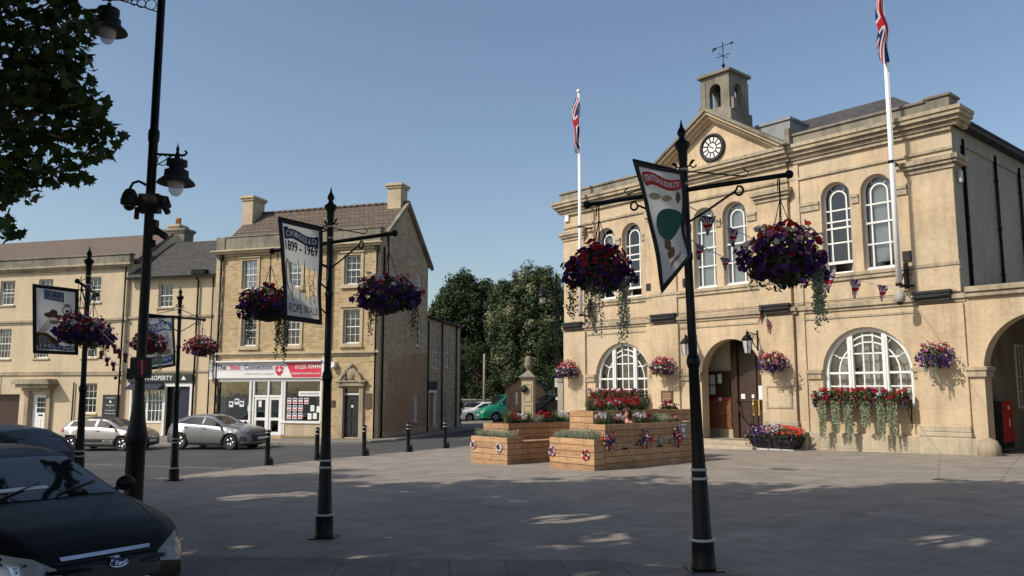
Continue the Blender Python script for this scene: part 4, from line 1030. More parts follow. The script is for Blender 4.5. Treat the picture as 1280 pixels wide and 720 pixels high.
b1a = frame1('parapet_terrace', 'long pale stone terrace with parapet, brown roof and hooded white door')
w = MB(); XR = -5.5; XE = -26
wx = [(-14.72, 1.1), (-11.85, 1.05), (-8.42, 1.05)]
holes = [rect(x, x + ww, 6.92, 8.4) for x, ww in wx] + [rect(x, x + ww, 3.72, 5.5) for x, ww in wx]
holes += [rect(-8.2, -7.2, .55, 2.26), rect(-11.85, -10.6, -.9, 1.62), rect(-16.2, -12.65, -.95, 1.62)]
holes += [rect(x, x + 1.05, z0, z1) for x in (-18.2, -21.8) for z0, z1 in ((6.92, 8.4), (3.72, 5.5))]
w.wall([(XE, -1.6), (XR, -1.6), (XR, 9.1), (XE, 9.1)], holes, -.12, .24)
w.add([(XR, -.12, -1.6), (XR, 8, -1.6), (XR, 8, 9.1), (XR, -.12, 9.1)], [(0, 1, 2, 3)])
w.add([(XR, .5, 9.1), (XR, 8, 9.1), (XR, 3.8, 11.55)], [(0, 1, 2)])
w.build('wall', ['b1'], b1a, recalc=False)
Xb = Matrix.Translation((0, -.12, 0))
for k, (x, ww) in enumerate(wx + [(-18.2, 1.05), (-21.8, 1.05)]):
    sash(b1a, x, x + ww, 6.92, 8.4, cols=3, rows=3, X=Xb, blind=(0, .3, .1, 0, 0)[k]); sash(b1a, x, x + ww, 3.72, 5.5, cols=4, rows=4, X=Xb, blind=(.2, 0, .3, 0, 0)[k])
sash(b1a, -8.2, -7.2, .55, 2.26, cols=3, rows=4, X=Xb)
w = MB()
for z0, z1, pr in ((5.82, 5.96, .1), (5.72, 5.82, .05), (2.72, 2.84, .08), (2.86, 2.92, .04), (8.78, 8.9, .08), (8.9, 9.0, .2), (9.0, 9.12, .3)): w.box(XE, XR + pr, -.12 - pr, -.1, z0, z1)
w.build('string_course', ['th_trim'], b1a, bevel=.01)
w = MB(); w.box(XE, XR + .05, -.16, .2, 9.12, 9.62); w.box(XE, XR + .1, -.22, .26, 9.62, 9.7); w.build('parapet', ['th_par'], b1a, bevel=.01)
r = MB(); r.add([(XE, .2, 9.3), (XR + .1, .2, 9.3), (XR - .3, 3.8, 11.6), (XE, 3.8, 11.6)], [(0, 1, 2, 3)]); r.add([(XE, 3.8, 11.6), (XR - .3, 3.8, 11.6), (XR + .1, 8, 9), (XE, 8, 9)], [(0, 1, 2, 3)])
r.add([(XR + .1, .2, 9.3), (XR + .1, 8, 9), (XR - .3, 3.8, 11.6)], [(0, 1, 2)])
r.build('tiled_roof', ['tile2'], b1a, recalc=False)
chimney(b1a, -7.6, -5.4, 4.4, 5.3, 10.2, 12.05, 'th_par', 0); chimney(b1a, -6.6, -5.9, 4.5, 5.2, 12.0, 12.35, 'b2t', 2)
d = MB(); d.X = Xb
d.box(-11.75, -10.65, .1, .16, -.9, 1.6, 0)
for i in range(3):
    for j in range(3): x = -11.42 + i * .23; z = .58 + j * .3; d.box(x, x + .19, .085, .1, z, z + .25, 1)
d.box(-11.3, -11.0, .08, .1, .38, .46, 1); d.box(-11.42, -11.1, .085, .1, -.7, .25, 0); d.box(-11.05, -10.75, .085, .1, -.7, .25, 0)
d.build('white_door', ['white', 'carglass'], b1a)
d = MB(); d.X = Xb
for x in (-12.15, -10.6): d.box(x, x + .3, -.16, .02, -1.0, 1.62); d.box(x - .04, x + .34, -.22, .02, 1.62, 1.82)
d.box(-12.25, -10.2, -.3, .02, 1.82, 2.0); d.box(-12.4, -10.05, -.62, .02, 2.0, 2.2); d.prism([(-12.6, 2.2), (-9.85, 2.2), (-10.05, 2.5), (-12.4, 2.5)], -.75, .02)
d.build('door_hood', ['th_trim'], b1a, bevel=.01)
d = MB(); d.X = Xb; d.box(-16.2, -12.65, .3, .35, -1.4, 1.62, 0); d.build('carriage_doors', ['darkwood'], b1a)
d = MB(); d.X = Xb; d.box(-6.7, -5.62, -.07, 0, .3, 1.6, 0); d.box(-6.64, -5.68, -.075, -.07, .36, 1.54, 1)
put_txt(d, 'S PROPERTY', .12, -6.16, -.078, 1.42, 2); put_txt(d, 'Residential', .13, -6.16, -.078, 1.02, 2); put_txt(d, '&', .1, -6.16, -.078, .88, 2); put_txt(d, 'Commercial', .13, -6.16, -.078, .73, 2); put_txt(d, 'Property Letting', .11, -6.16, -.078, .56, 2)
d.add([(-6.26, -.08, 1.16), (-6.06, -.08, 1.16), (-6.16, -.08, 1.32)], [(0, 1, 2)], 2)
d.build('name_board', ['blackm', 'plastic', 'paper'], b1a)
d = MB(); d.X = Xb; d.tube([(-14.2, -.08, 2.7), (-14.2, -.08, 1.7)], .03, 6); d.tube([(-5.62, -.1, 8.9), (-5.62, -.1, -.7)], .05, 6); d.tube([(-8.75, -.08, 2.3), (-8.75, -.08, -.7)], .04, 6); d.ball((-5.8, -.2, 2.55), .1, 8); d.build('downpipe', ['black'], b1a)
# ================================================================== FLOWERS
def leafquad(mb, p, n, L, W, m, rnd, fold=0):
    n = n.normalized(); t = n.orthogonal().normalized(); t.rotate(Matrix.Rotation(rnd.random() * 6.28, 3, n)); s = n.cross(t)
    mb.add([p - t * L * .5, p + s * W * .5 + n * L * .08, p + t * L * .5, p - s * W * .5 + n * L * .08], [(0, 1, 2, 3)], m)
def bloom(mb, p, n, r, m, rnd):
    n = n.normalized(); t = n.orthogonal().normalized(); t.rotate(Matrix.Rotation(rnd.random() * 6.28, 3, n)); s = n.cross(t)
    vs = [p - n * r * .35]
    for k in range(10):
        a = 2 * PI * k / 10; rr = r * (1 if k % 2 == 0 else .8); vs.append(p + (t * math.cos(a) + s * math.sin(a)) * rr + n * (.12 * r * (k % 2)))
    mb.add(vs, [(0, 1 + k, 1 + (k + 1) % 10) for k in range(10)], m)
def rdir(rnd):
    while True:
        v = Vector((rnd.uniform(-1, 1), rnd.uniform(-1, 1), rnd.uniform(-1, 1)))
        if .05 < v.length < 1: return v.normalized()
PETAL = ['p_purple', 'p_dpurple', 'p_red', 'p_crimson', 'p_white', 'p_pink']
def basket(name, label, cat, loc, seed, R=.48, H=.4, pal=None, nb=420, nl=1000, trails=(), chain=.55, silver=(), wallb=0, group=None, rz=0, br=.036):
    """hanging basket; origin at the rim of its bowl"""
    rnd = random.Random(seed); t = thing(name, label, cat, loc, rz, group)
    b = MB(); b.lathe([(.02, -.2), (.12, -.18), (.2, -.1), (.23, 0), (.24, .01)], 14); b.build('bowl', ['soil'], t)
    fo = MB(); bl = MB()
    def hull(d, k=1):
        lump = 1 + .38 * noise.noise(d * 2.1 + Vector((seed, 0, 0))) + .16 * noise.noise(d * 5 + Vector((0, seed, 0)))
        z = d.z * H * (1.0 if d.z > 0 else .85)
        return Vector((d.x * R * lump, d.y * R * lump, .04 + z * lump)) * k
    for i in range(nl):
        d = rdir(rnd); k = rnd.uniform(.45, 1.0); leafquad(fo, hull(d, k), (d + rdir(rnd) * .8), rnd.uniform(.05, .09), rnd.uniform(.03, .05), 0, rnd)
    for i in range(nb):
        d = rdir(rnd)
        if d.z < -.75: continue
        p = hull(d, rnd.uniform(.88, 1.1)); q = pal(d, rnd); bloom(bl, p, d + Vector((0, 0, .25)) + rdir(rnd) * .9, rnd.uniform(br * .8, br * 1.35), q, rnd)
    for ang, n_, L, rad_, mat in trails:
        for k in range(n_):
            a = ang + rnd.uniform(-.3, .3); rr = rad_ * rnd.uniform(.85, 1.1); x, y = rr * math.cos(a), rr * math.sin(a); ln = L * rnd.uniform(.55, 1.1); z = 0; w_ = rnd.uniform(0, 6)
            fo.tube([(x * .6, y * .6, .02), (x, y, -.05), (x + .02 * math.sin(w_), y, -ln * .5), (x + .02 * math.cos(w_), y, -ln)], .0025, 3, mat, False)
            while z < ln:
                leafquad(fo, Vector((x + rnd.uniform(-.03, .03), y + rnd.uniform(-.03, .03), -.05 - z)), rdir(rnd), .032, .028, mat, rnd); z += rnd.uniform(.008, .02)
    fo.build('foliage', ['leaf_b', 'leaf_silver'], t, recalc=False); bl.build('petunia_blooms', PETAL, t, recalc=False)
    c = MB()
    if wallb:
        c.tube([(0, wallb, .3), (0, .05, .42), (0, 0, .4)], .012, 5); c.tube([(0, wallb, -.1), (0, .1, .38)], .01, 5); c.box(-.03, .03, wallb - .02, wallb, -.15, .35)
    if chain:
        for k in range(3): a = 2 * PI * k / 3; c.tube([(.22 * math.cos(a), .22 * math.sin(a), .01), (0, 0, max(.3, chain * .75))], .005, 4)
        n_ = int(chain / .035)
        for k in range(n_):
            z = chain * .72 + (chain * .28) * k / n_ if 0 else lerp(.25, chain, k / n_); c.add([(.012, 0, z), (0, .012 if k % 2 else -.003, z + .018), (-.012, 0, z), (0, -.012 if k % 2 else .003, z - .018)], [(0, 1, 2, 3)])
        c.tube([(0, 0, .25), (0, 0, chain)], .006, 5)
    c.build('wall_bracket' if wallb else 'chain', ['black'], t)
    return t
def pal_purple(d, r):
    w_ = noise.noise(d * 1.8 + Vector((3, 1, 2)))
    if d.z > .3: return r.choice([2, 4, 4, 4, 0, 5] if w_ > 0 else [2, 2, 3, 0, 4])
    return r.choice([0, 0, 1, 1, 1, 0, 3, 5] if d.z > -.1 else [0, 1, 1, 0, 1])
def pal_darkred(d, r):
    if d.z > .2: return r.choice([2, 3, 2, 2, 0, 4, 1])
    return r.choice([1, 1, 0, 1, 3, 1, 0])
def pal_red(d, r): return r.choice([2, 3, 3, 2, 3, 5, 1, 4] if d.z > -.2 else [3, 1, 3, 0])
def pal_mix(d, r):
    if d.z > .35: return r.choice([2, 2, 4, 3, 5, 2])
    return r.choice([0, 0, 1, 5, 4, 0, 3])
def pal_violet(d, r):
    if d.z > .5: return r.choice([2, 3, 5, 4])
    return r.choice([0, 0, 0, 0, 1, 5])

# ================================================================== STREET POSTS
def scroll(cx, cz, r, a0, a1, n=12): return [(cx + (r * (1 - .5 * i / n)) * math.cos(lerp(a0, a1, i / n)), 0, cz + (r * (1 - .5 * i / n)) * math.sin(lerp(a0, a1, i / n))) for i in range(n + 1)]
def flower_post(label, x, y, ang, tilt, hl=1.12, hr=1.12, zoff=0):
    t = thing('flower_post', label, 'post', (x, y, g(x, y) + zoff), 0, 'black posts carrying banners and flower baskets')
    t.rotation_euler = (0, rad(tilt), 0)
    p = MB()
    p.lathe([(.128, 0), (.128, .03), (.118, .05), (.115, .27), (.118, .3), (.098, .33), (.08, .92), (.074, 1.0), (.066, 1.2), (.055, 2.05), (.065, 2.07), (.074, 2.12), (.065, 2.17), (.048, 2.2), (.045, 3.2), (.055, 3.22), (.055, 3.27), (.045, 3.29), (.045, 4.28),
             (.05, 4.3), (.052, 4.4), (.085, 4.46), (.088, 4.49), (.04, 4.53), (.03, 4.56), (.05, 4.6), (.045, 4.63), (.018, 4.68), (.004, 4.76)], 16)
    p.box(-.17, .17, -.17, .17, -.02, .014)
    pole = p.build('pole', ['black'], t)
    for z, r in ((.285, .13), (.9, .09), (.99, .086), (4.02, .053), (4.18, .053)):
        q = MB(); q.lathe([(r - .02, 0), (r, .004), (r, .026), (r - .02, .03)], 16, (0, 0, z)); q.build('band', ['steel'], t)
    a = MB(); a.X = Matrix.Rotation(ang, 4, 'Z')
    a.tube([(-hl, 0, 3.97), (hr, 0, 3.97)], .026, 8); a.ball((-hl, 0, 3.97), .045, 8); a.ball((hr, 0, 3.97), .045, 8)
    for s, h in ((1, hr), (-1, hl)):
        a.tube([(s * .04, 0, 3.62), (s * .25, 0, 3.72), (s * .55, 0, 3.88)] + [(s * p_[0], 0, p_[2]) for p_ in scroll(.58, 3.87, .06, 1.6, -3)], .012, 6)
        a.tube([(s * .02, 0, 4.2), (s * .1, 0, 4.26)] + [(s * p_[0], 0, p_[2]) for p_ in scroll(.12, 4.24, .05, 1.4, 6)], .009, 5)
        a.tube([(s * .05, 0, 4.17), (s * .66, 0, 4.02), (s * .7, 0, 4.06), (s * .64, 0, 4.1)], .008, 5)
        a.tube([(s * (h - .12), 0, 3.94), (s * (h - .12), 0, 3.82)], .006, 4)
    a.build('cross_arm', ['black'], t)
    return t
P3 = (1.962, 8.635); P2 = (-2.493, 11.151); P1 = (-7.79, 15.0); P4 = (-8.2, 20.21)
flower_post('black flower post standing nearest the camera on the right, in front of the town hall', *P3, rad(-31), -1.35, 1.17, 1.1)
flower_post('black flower post in the middle of the foreground, in front of the corner house', *P2, rad(-33), -.45, 1.18, 1.18)
flower_post('leftmost black flower post, beside the parked dark hatchback', *P1, rad(108), -1.0, 1.0, 1.0)
flower_post('smallest and farthest black flower post, in front of the estate agent', *P4, rad(66), -.9, .98, .82)
def hang(px, py, r, ang, tilt, drop, zo=0):
    h = 3.97; a = ang; x = r * math.cos(a); y = r * math.sin(a)
    return (px + x + math.sin(rad(tilt)) * h, py + y, g(px, py) + h - drop)
TR = [(0.2, 9, .62, .3, 1), (2.6, 2, .35, .3, 1), (-1.2, 3, .3, .3, 0)]
basket('hanging_basket', 'large purple, white and red petunia basket hanging right of the nearest flower post', 'flower basket', hang(*P3, 1.0, rad(-31), -1.35, .88), 11, .385, .34, pal_purple, 560, 1300, [(-.5, 13, .62, .34, 1), (0.1, 8, .5, .36, 1), (3.3, 3, .3, .3, 0)], .88)
basket('hanging_basket', 'dark purple and crimson petunia basket hanging left of the nearest flower post', 'flower basket', hang(*P3, -1.02, rad(-31), -1.35, .86), 12, .34, .3, pal_darkred, 520, 1200, [(-.4, 9, .75, .28, 1), (-1.9, 6, .7, .28, 1), (3.0, 5, .5, .33, 0)], .86)
basket('hanging_basket', 'red-topped purple basket hanging right of the middle flower post', 'flower basket', hang(*P2, 1.08, rad(-33), -.45, .85), 13, .4, .27, pal_purple, 480, 1200, [(0, 5, .4, .35, 0), (2.5, 5, .4, .3, 0)], .85)
basket('hanging_basket', 'dark purple basket partly behind the rope-works banner of the middle post', 'flower basket', hang(*P2, -1.2, rad(-33), -.45, .85), 14, .4, .27, pal_darkred, 420, 1300, [(-.6, 14, .75, .3, 0), (-2.4, 6, .5, .3, 0)], .85)
basket('hanging_basket', 'purple and white basket on the camera side of the leftmost flower post', 'flower basket', hang(*P1, -.62, rad(108), -1.0, .88), 15, .37, .3, pal_purple, 440, 1100, [(0, 5, .4, .3, 0)], .88)
basket('hanging_basket', 'dark purple basket on the far side of the leftmost flower post', 'flower basket', hang(*P1, .75, rad(108), -1.0, .86), 16, .37, .3, pal_purple, 420, 1000, [(1, 5, .4, .3, 0)], .86)
basket('hanging_basket', 'crimson basket half hidden behind the tall lamp post', 'flower basket', hang(*P4, -.92, rad(66), -.9, .76), 17, .38, .28, pal_red, 340, 900, [(0, 8, .6, .3, 1)], .76)
basket('hanging_basket', 'crimson basket hanging right of the farthest flower post', 'flower basket', hang(*P4, .78, rad(66), -.9, .74), 18, .39, .28, pal_red, 340, 900, [(0, 8, .7, .3, 1)], .74)
for i, (x, z, pal, lab, tr) in enumerate(((-.72, 2.75, pal_violet, 'violet wall basket with trailing silver strands right of the big window box', [(-1.2, 12, .55, .3, 1), (-2.2, 6, .4, .3, 1)]), (-5.86, 2.68, pal_mix, 'red and purple wall basket between the entrance arch and the right-hand window', [(-1.2, 5, .3, .3, 0)]),
        (-10.63, 2.65, pal_mix, 'red and purple wall basket left of the entrance, above the bronze plaque', [(-1.5, 5, .3, .3, 0)]), (-15.8, 2.62, pal_mix, 'red and pink wall basket at the left corner of the town hall', [(-1.5, 5, .35, .3, 0)]))):
    yb = -.45 if i in (0, 3) else -.6
    basket('wall_basket', lab, 'flower basket', TX @ Vector((x, yb, z)), 30 + i, .45, .4, pal, 380, 900, tr, 0, wallb=.36, rz=THA, br=.04)

# window boxes on the town hall
def window_box(x0, x1, lab, seed, n, strands):
    rnd = random.Random(seed); t = thing('window_box', lab, 'window box', TX @ Vector(((x0 + x1) / 2, -.32, 1.28)), THA); hw = (x1 - x0) / 2
    b = MB(); b.box(-hw, hw, -.17, .17, 0, .03); b.box(-hw, hw, -.17, -.15, .03, .28); b.box(-hw, hw, .15, .17, .03, .28); b.box(-hw, -hw + .02, -.15, .15, .03, .28); b.box(hw - .02, hw, -.15, .15, .03, .28); b.box(-hw + .02, hw - .02, -.15, .15, .2, .24)
    b.build('trough', ['blackm'], t)
    b = MB()
    for x in (-hw + .05, hw - .05): b.tube([(x, .18, -.0), (x, .18, -.55), (x, .14, -.6)], .02, 5); b.tube([(x, -.1, 0), (x, .18, -.45)], .014, 5)
    b.build('bracket', ['black'], t)
    fo = MB(); bl = MB()
    for i in range(int(n * 1.7)):
        x = rnd.uniform(-hw, hw); hgt = .34 + .1 * noise.noise(Vector((x * 2, seed, 0)))
        leafquad(fo, Vector((x, rnd.gauss(-.06, .12), rnd.uniform(.1, hgt + .18))), rdir(rnd) + Vector((0, -.4, .5)), .09, .075, 0, rnd)
    cl = [(rnd.uniform(-hw, hw), rnd.gauss(-.08, .1), .3 + rnd.uniform(0, .3) + .1 * noise.noise(Vector((k, seed, 0)))) for k in range(int(n / 9))]
    for c in cl:
        mt = rnd.choice([2, 2, 2, 2, 3, 3, 2, 4, 0])
        for k in range(11): d = rdir(rnd); bloom(bl, Vector(c) + d * rnd.uniform(.03, .085), d + Vector((0, -.3, .4)), .03, mt, rnd)
    for k in range(n // 3): bloom(bl, Vector((rnd.uniform(-hw, hw), rnd.gauss(-.16, .06), rnd.uniform(.1, .32))), rdir(rnd) + Vector((0, -1, 0)), .03, rnd.choice([2, 3, 1]), rnd)
    for xs, L in strands:
        for k in range(20):
            a = rnd.uniform(-.15, .15); ln = L * rnd.uniform(.5, 1.05); z = 0
            while z < ln:
                leafquad(fo, Vector((xs + a * (1 - .3 * z) + rnd.uniform(-.03, .03), -.2 + rnd.uniform(-.035, .035), .2 - z)), rdir(rnd), .05, .045, 1, rnd); z += rnd.uniform(.009, .02)
    fo.build('foliage', ['leaf_b', 'leaf_silver'], t, recalc=False); bl.build('geranium_blooms', PETAL, t, recalc=False)
window_box(-4.55, -1.55, 'long window box of red geraniums and silver trailers under the right-hand arched window', 5, 900, [(-1.2, 1.25), (-.75, 1.0), (-.35, 1.3), (.22, .8), (.68, 1.15), (1.05, 1.05)])
window_box(-14.6, -11.65, 'window box of red geraniums under the left-hand arched window', 6, 800, [(-1.0, .8), (0, .7), (.9, .8)])
# hay-rack trough on the ground
t = thing('hayrack_trough', 'black trough of purple and scarlet flowers standing on the paving by the entrance', 'planter', TX @ Vector((-5.86, -.62, -.14)), THA)
b = MB(); n = 12
b.add([(-.72, -.22, .05), (.72, -.22, .05), (.72, .22, .05), (-.72, .22, .05), (-.92, -.34, .42), (.92, -.34, .42), (.92, .34, .42), (-.92, .34, .42)], [(0, 3, 2, 1), (0, 1, 5, 4), (1, 2, 6, 5), (2, 3, 7, 6), (3, 0, 4, 7), (4, 5, 6, 7)])
b.build('tub', ['blackm'], t)
b = MB(); b.box(-.78, .78, -.3, .3, -.02, .05); b.build('base_frame', ['steel'], t)
b = MB()
b.tube([(-.93, -.36, .43), (.93, -.36, .43)], .02, 6)
for x in (-.8, -.4, 0, .4, .8): b.tube([(x, -.37, .43), (x * .82, -.26, .04)], .014, 5)
for x in (-.4, .4): b.tube([(x - .22, -.36, .4), (x - .2, -.32, .2), (x, -.3, .12), (x + .2, -.32, .2), (x + .22, -.36, .4)], .012, 5)
b.build('iron_rack', ['black'], t)
rnd = random.Random(9); fo = MB(); bl = MB()
for i in range(1300): x = rnd.uniform(-1, 1); leafquad(fo, Vector((x * .95, rnd.gauss(0, .2), rnd.uniform(.3, .62 + .12 * math.sin(x * 4)))), rdir(rnd) + Vector((0, 0, .5)), .08, .05, 0, rnd)
for i in range(520):
    x = rnd.uniform(-1, 1); y = rnd.gauss(-.08, .2); z = .45 + .4 * (1 - x * x * .4) * rnd.uniform(.2, 1) 
    if y < -.25: z = rnd.uniform(.15, .6)
    m_ = (6 if rnd.random() < .75 else 2) if x > .25 and z > .5 else rnd.choice([0, 1, 0, 5, 0, 4 if z > .6 else 1])
    bloom(bl, Vector((x, y, z)), Vector((0, -.4, 1)) + rdir(rnd) * .6, .038, m_, rnd)
fo.build('foliage', ['leaf_b'], t, recalc=False); bl.build('blooms', PETAL + ['p_orange'], t, recalc=False)

# ================================================================== BANNERS
def banner(label, TL, TR, BR, BL, wave, draw, cells=None, post=None, arms=()):
    base = Vector(((TL[0] + TR[0]) / 2, (TL[1] + TR[1]) / 2, min(BL[2], BR[2])))
    t = thing('banner', label, 'banner', base)
    TL, TR, BR, BL = [Vector(q) - base for q in (TL, TR, BR, BL)]
    n = (TR - TL).cross(BL - TL).normalized()
    if n.dot(Vector((0, 0, 1.8)) - base) < 0: n = -n
    def f(u, v, o=0):  # v: 0 bottom .. 1 top
        p = BL.lerp(BR, u).lerp(TL.lerp(TR, u), v); k = math.sin(PI * min(1, max(0, v)))
        return p + n * (o + wave * k * math.sin(u * 4.2 + v * 3.1) + wave * .35 * math.sin(v * 9 + u * 2) * k)
    nu, nv = 20, 28; cb = MB(); bb = MB(); ed = .075
    for i in range(nu):
        for j in range(nv):
            u0, u1, v0, v1 = i / nu, (i + 1) / nu, j / nv, (j + 1) / nv; uc, vc = (u0 + u1) / 2, (v0 + v1) / 2
            if cells and cells(uc, vc): continue
            cb.add([f(u0, v0), f(u1, v0), f(u1, v1), f(u0, v1)], [(0, 1, 2, 3)], 0, True)
    cb.build('cloth', ['cloth'], t, recalc=False)
    def strip(poly, o, mb, m=0): mb.add([f(u, v, o) for u, v in poly], [tuple(range(len(poly)))], m)
    e2 = .045
    for sgn in (1, -1):
        for k in range(24):
            a, b2 = k / 24, (k + 1) / 24
            strip([(a, 1 - e2), (b2, 1 - e2), (b2, 1.005), (a, 1.005)], .004 * sgn, bb); strip([(a, -.005), (b2, -.005), (b2, e2), (a, e2)], .004 * sgn, bb)
            strip([(-.01, a), (ed, a), (ed, b2), (-.01, b2)], .0045 * sgn, bb); strip([(1 - ed, a), (1.01, a), (1.01, b2), (1 - ed, b2)], .0045 * sgn, bb)
    bb.build('border', ['blackf'], t, recalc=False)
    art = MB()
    class A: pass
    A.f = f
    def fill(poly, m, o=.006): strip(poly, o, art, m)
    def blob(cu, cv, ru, rv, m, o=.006, n=18, jag=0, seed=1):
        fill([(cu + ru * math.cos(2 * PI * k / n) * (1 + jag * math.sin(k * 2.7 + seed)), cv + rv * math.sin(2 * PI * k / n) * (1 + jag * math.sin(k * 3.9 + seed))) for k in range(n)], m, o)
    def ring(cu, cv, ru, rv, w_, m, o=.007, n=24):
        for k in range(n):
            a, b2 = 2 * PI * k / n, 2 * PI * (k + 1) / n
            strip([(cu + ru * math.cos(a), cv + rv * math.sin(a)), (cu + ru * math.cos(b2), cv + rv * math.sin(b2)), (cu + ru * w_ * math.cos(b2), cv + rv * w_ * math.sin(b2)), (cu + ru * w_ * math.cos(a), cv + rv * w_ * math.sin(a))], o, art, m)
    def ribbon(u0, u1, v, h, bend, m, o=.006, n=14, sl=0):
        for k in range(n):
            a, b2 = k / n, (k + 1) / n; ua, ub = lerp(u0, u1, a), lerp(u0, u1, b2); va = v + bend * math.sin(a * 2 * PI) + sl * a; vb = v + bend * math.sin(b2 * 2 * PI) + sl * b2
            strip([(ua, va - h / 2), (ub, vb - h / 2), (ub, vb + h / 2), (ua, va + h / 2)], o, art, m)
    def text(s, u0, u1, v, h, m, bend=0, o=.009, sl=0, bold=.01):
        vs, fs = txt_mesh(s, 1, bold, 0, 'LEFT'); xs = [a for a, b2 in vs]; x0, x1 = min(xs), max(xs)
        out = []
        for a, b2 in vs:
            k = (a - x0) / (x1 - x0); out.append(f(lerp(u0, u1, k), v + b2 * h + bend * math.sin(k * 2 * PI) + sl * k, o))
        art.add(out, fs, m)
    draw(fill, blob, ring, ribbon, text, art, f)
    art.build('painted_design', ['blue2', 'navyf', 'redf', 'brown', 'tan', 'greenf', 'cloth', 'blackf', 'paper'], t, recalc=False)
    if post:
        rb_ = MB()
        for v, z in arms:
            a = f(0.0, v); b2 = f(1.0, v); e = Vector(post(z)) - base; rb_.tube([a, b2, e] if v > .95 or v < .05 else [b2, e], .012, 6)
        rb_.build('banner_rod', ['black'], t)
    return t
def pp(P, tilt): return lambda z: (P[0] + math.sin(rad(tilt)) * z, P[1], g(*P) + z)
def draw1(fill, blob, ring, ribbon, text, art, f):
    fill([(.24, .8), (.68, .78), (.68, .925), (.46, .935), (.24, .945)], 0, .005); fill([(.265, .815), (.655, .797), (.655, .91), (.46, .92), (.265, .928)], 6, .0065)
    text('RAF', .29, .63, .865, .135, 0, bold=.03)
    ring(.75, .66, .11, .065, .82, 7); blob(.75, .65, .035, .025, 7); fill([(.68, .725), (.82, .725), (.84, .765), (.79, .745), (.75, .775), (.71, .745), (.66, .765)], 4)
    blob(.36, .57, .12, .04, 3, jag=.06); blob(.45, .61, .09, .05, 3, .0065, jag=.05); blob(.55, .56, .13, .03, 3, .007, jag=.08); blob(.76, .58, .1, .035, 3, .007, jag=.1)
    blob(.5, .47, .16, .03, 4, jag=.1); fill([(.06, .3), (.3, .3), (.5, .22), (.6, .12), (.06, .1)], 3, .006); fill([(.06, .12), (.6, .12), (.45, .06), (.06, .05)], 4, .0065)
    ribbon(.12, .92, .1, .075, .012, 0); text('1940-1964', .15, .9, .1, .09, 8, .012, bold=.02)
    for k in range(5): fill([(.1 + k * .03, .3), (.12 + k * .03, .3), (.4 + k * .05, .55), (.385 + k * .05, .55)], 4, .0068)
banner('white banner with blue lettering and brown shapes on the leftmost flower post', (-8.66, 14.62, 3.72), (-8.02, 14.98, 3.66), (-7.95, 14.98, 2.46), (-8.56, 14.62, 2.48), .03, draw1, post=pp(P1, -1), arms=((1, 3.94), (.72, 3.6)))
def draw2(fill, blob, ring, ribbon, text, art, f):
    ribbon(.12, .88, .85, .1, .018, 1, sl=-.015); fill([(.1, .8), (.2, .8), (.2, .93), (.1, .92)], 1, .0055); fill([(.82, .76), (.91, .77), (.91, .89), (.82, .88)], 1, .0055)
    text('C.W.MAGGS & Co', .15, .86, .85, .085, 8, .018, sl=-.015, bold=.02)
    text('1899 - 1969', .11, .89, .735, .135, 7, 0, sl=-.01, bold=.03)
    text('ROPE WALK', .12, .92, .12, .12, 7, 0, sl=-.005, bold=.004)
    for u, v0, v1, r in ((.22, .58, .18, .012), (.42, .62, .2, .006), (.58, .62, .22, .006), (.7, .55, .18, .006), (.82, .56, .2, .006)):
        art.tube([f(u + .01 * math.sin(k * 1.7), lerp(v0, v1, k / 8), .006) for k in range(9)], .004, 5, 7)
    art.tube([f(.14 + .1 * math.cos(a) * .5, .36 + .24 * math.sin(a), .006) for a in [PI * k / 10 for k in range(11)]] + [f(.13, .3, .006), f(.2, .24, .006)], .008, 5, 4)
    art.tube([f(.76 + .045 * math.sin(a) * 1, .44 - a * .018, .007) for a in [k * .5 for k in range(22)]], .005, 5, 7)
banner('white rope-makers banner with a cut-out panel on the middle flower post', (-3.1, 10.62, 4.09), (-2.62, 11.06, 4.04), (-2.585, 11.06, 2.7), (-2.97, 10.62, 2.73), .03, draw2,
       cells=lambda u, v: .2 < u < .92 and (.3 + .05 * math.sin(u * 7)) < v < .585 - .05 * u, post=pp(P2, -.45), arms=((1, 4.12), (.62, 3.62), (.42, 3.3), (.16, 2.95)))
def draw3(fill, blob, ring, ribbon, text, art, f):
    ribbon(.12, .9, .86, .11, .02, 2, sl=-.02); blob(.17, .86, .08, .06, 2, .0062); blob(.86, .84, .08, .055, 2, .0062)
    text('STRATTON & SONS LTD', .14, .88, .86, .075, 8, .02, sl=-.02, bold=.02)
    blob(.3, .72, .17, .03, 4, jag=.05); blob(.6, .7, .12, .03, 4, jag=.08); blob(.84, .7, .045, .06, 3, jag=.15, n=22)
    blob(.56, .46, .4, .145, 5, .006, 30)
    for cu, cv, ru, rv in ((.42, .46, .1, .035), (.58, .5, .09, .05), (.72, .46, .09, .045), (.5, .41, .1, .03), (.8, .42, .06, .04), (.66, .39, .1, .025)): blob(cu, cv, ru, rv, 6, .0075, 9, .12, cu * 9)
    blob(.36, .3, .12, .05, 3, .008, 14, .12); blob(.4, .22, .14, .045, 3, .0085, 14, .14, 4)
    ribbon(.34, .74, .12, .035, .006, 2, sl=.03); text('1882-1960', .36, .72, .12, .03, 8, 0, sl=.03)
banner('white banner with red scroll and dark green disc on the nearest flower post', (1.24, 8.12, 4.15), (1.83, 8.53, 4.14), (1.88, 8.5, 3.2), (1.52, 8.22, 2.79), .05, draw3, post=pp(P3, -1.35), arms=((1, 4.2), (.03, 3.4)))
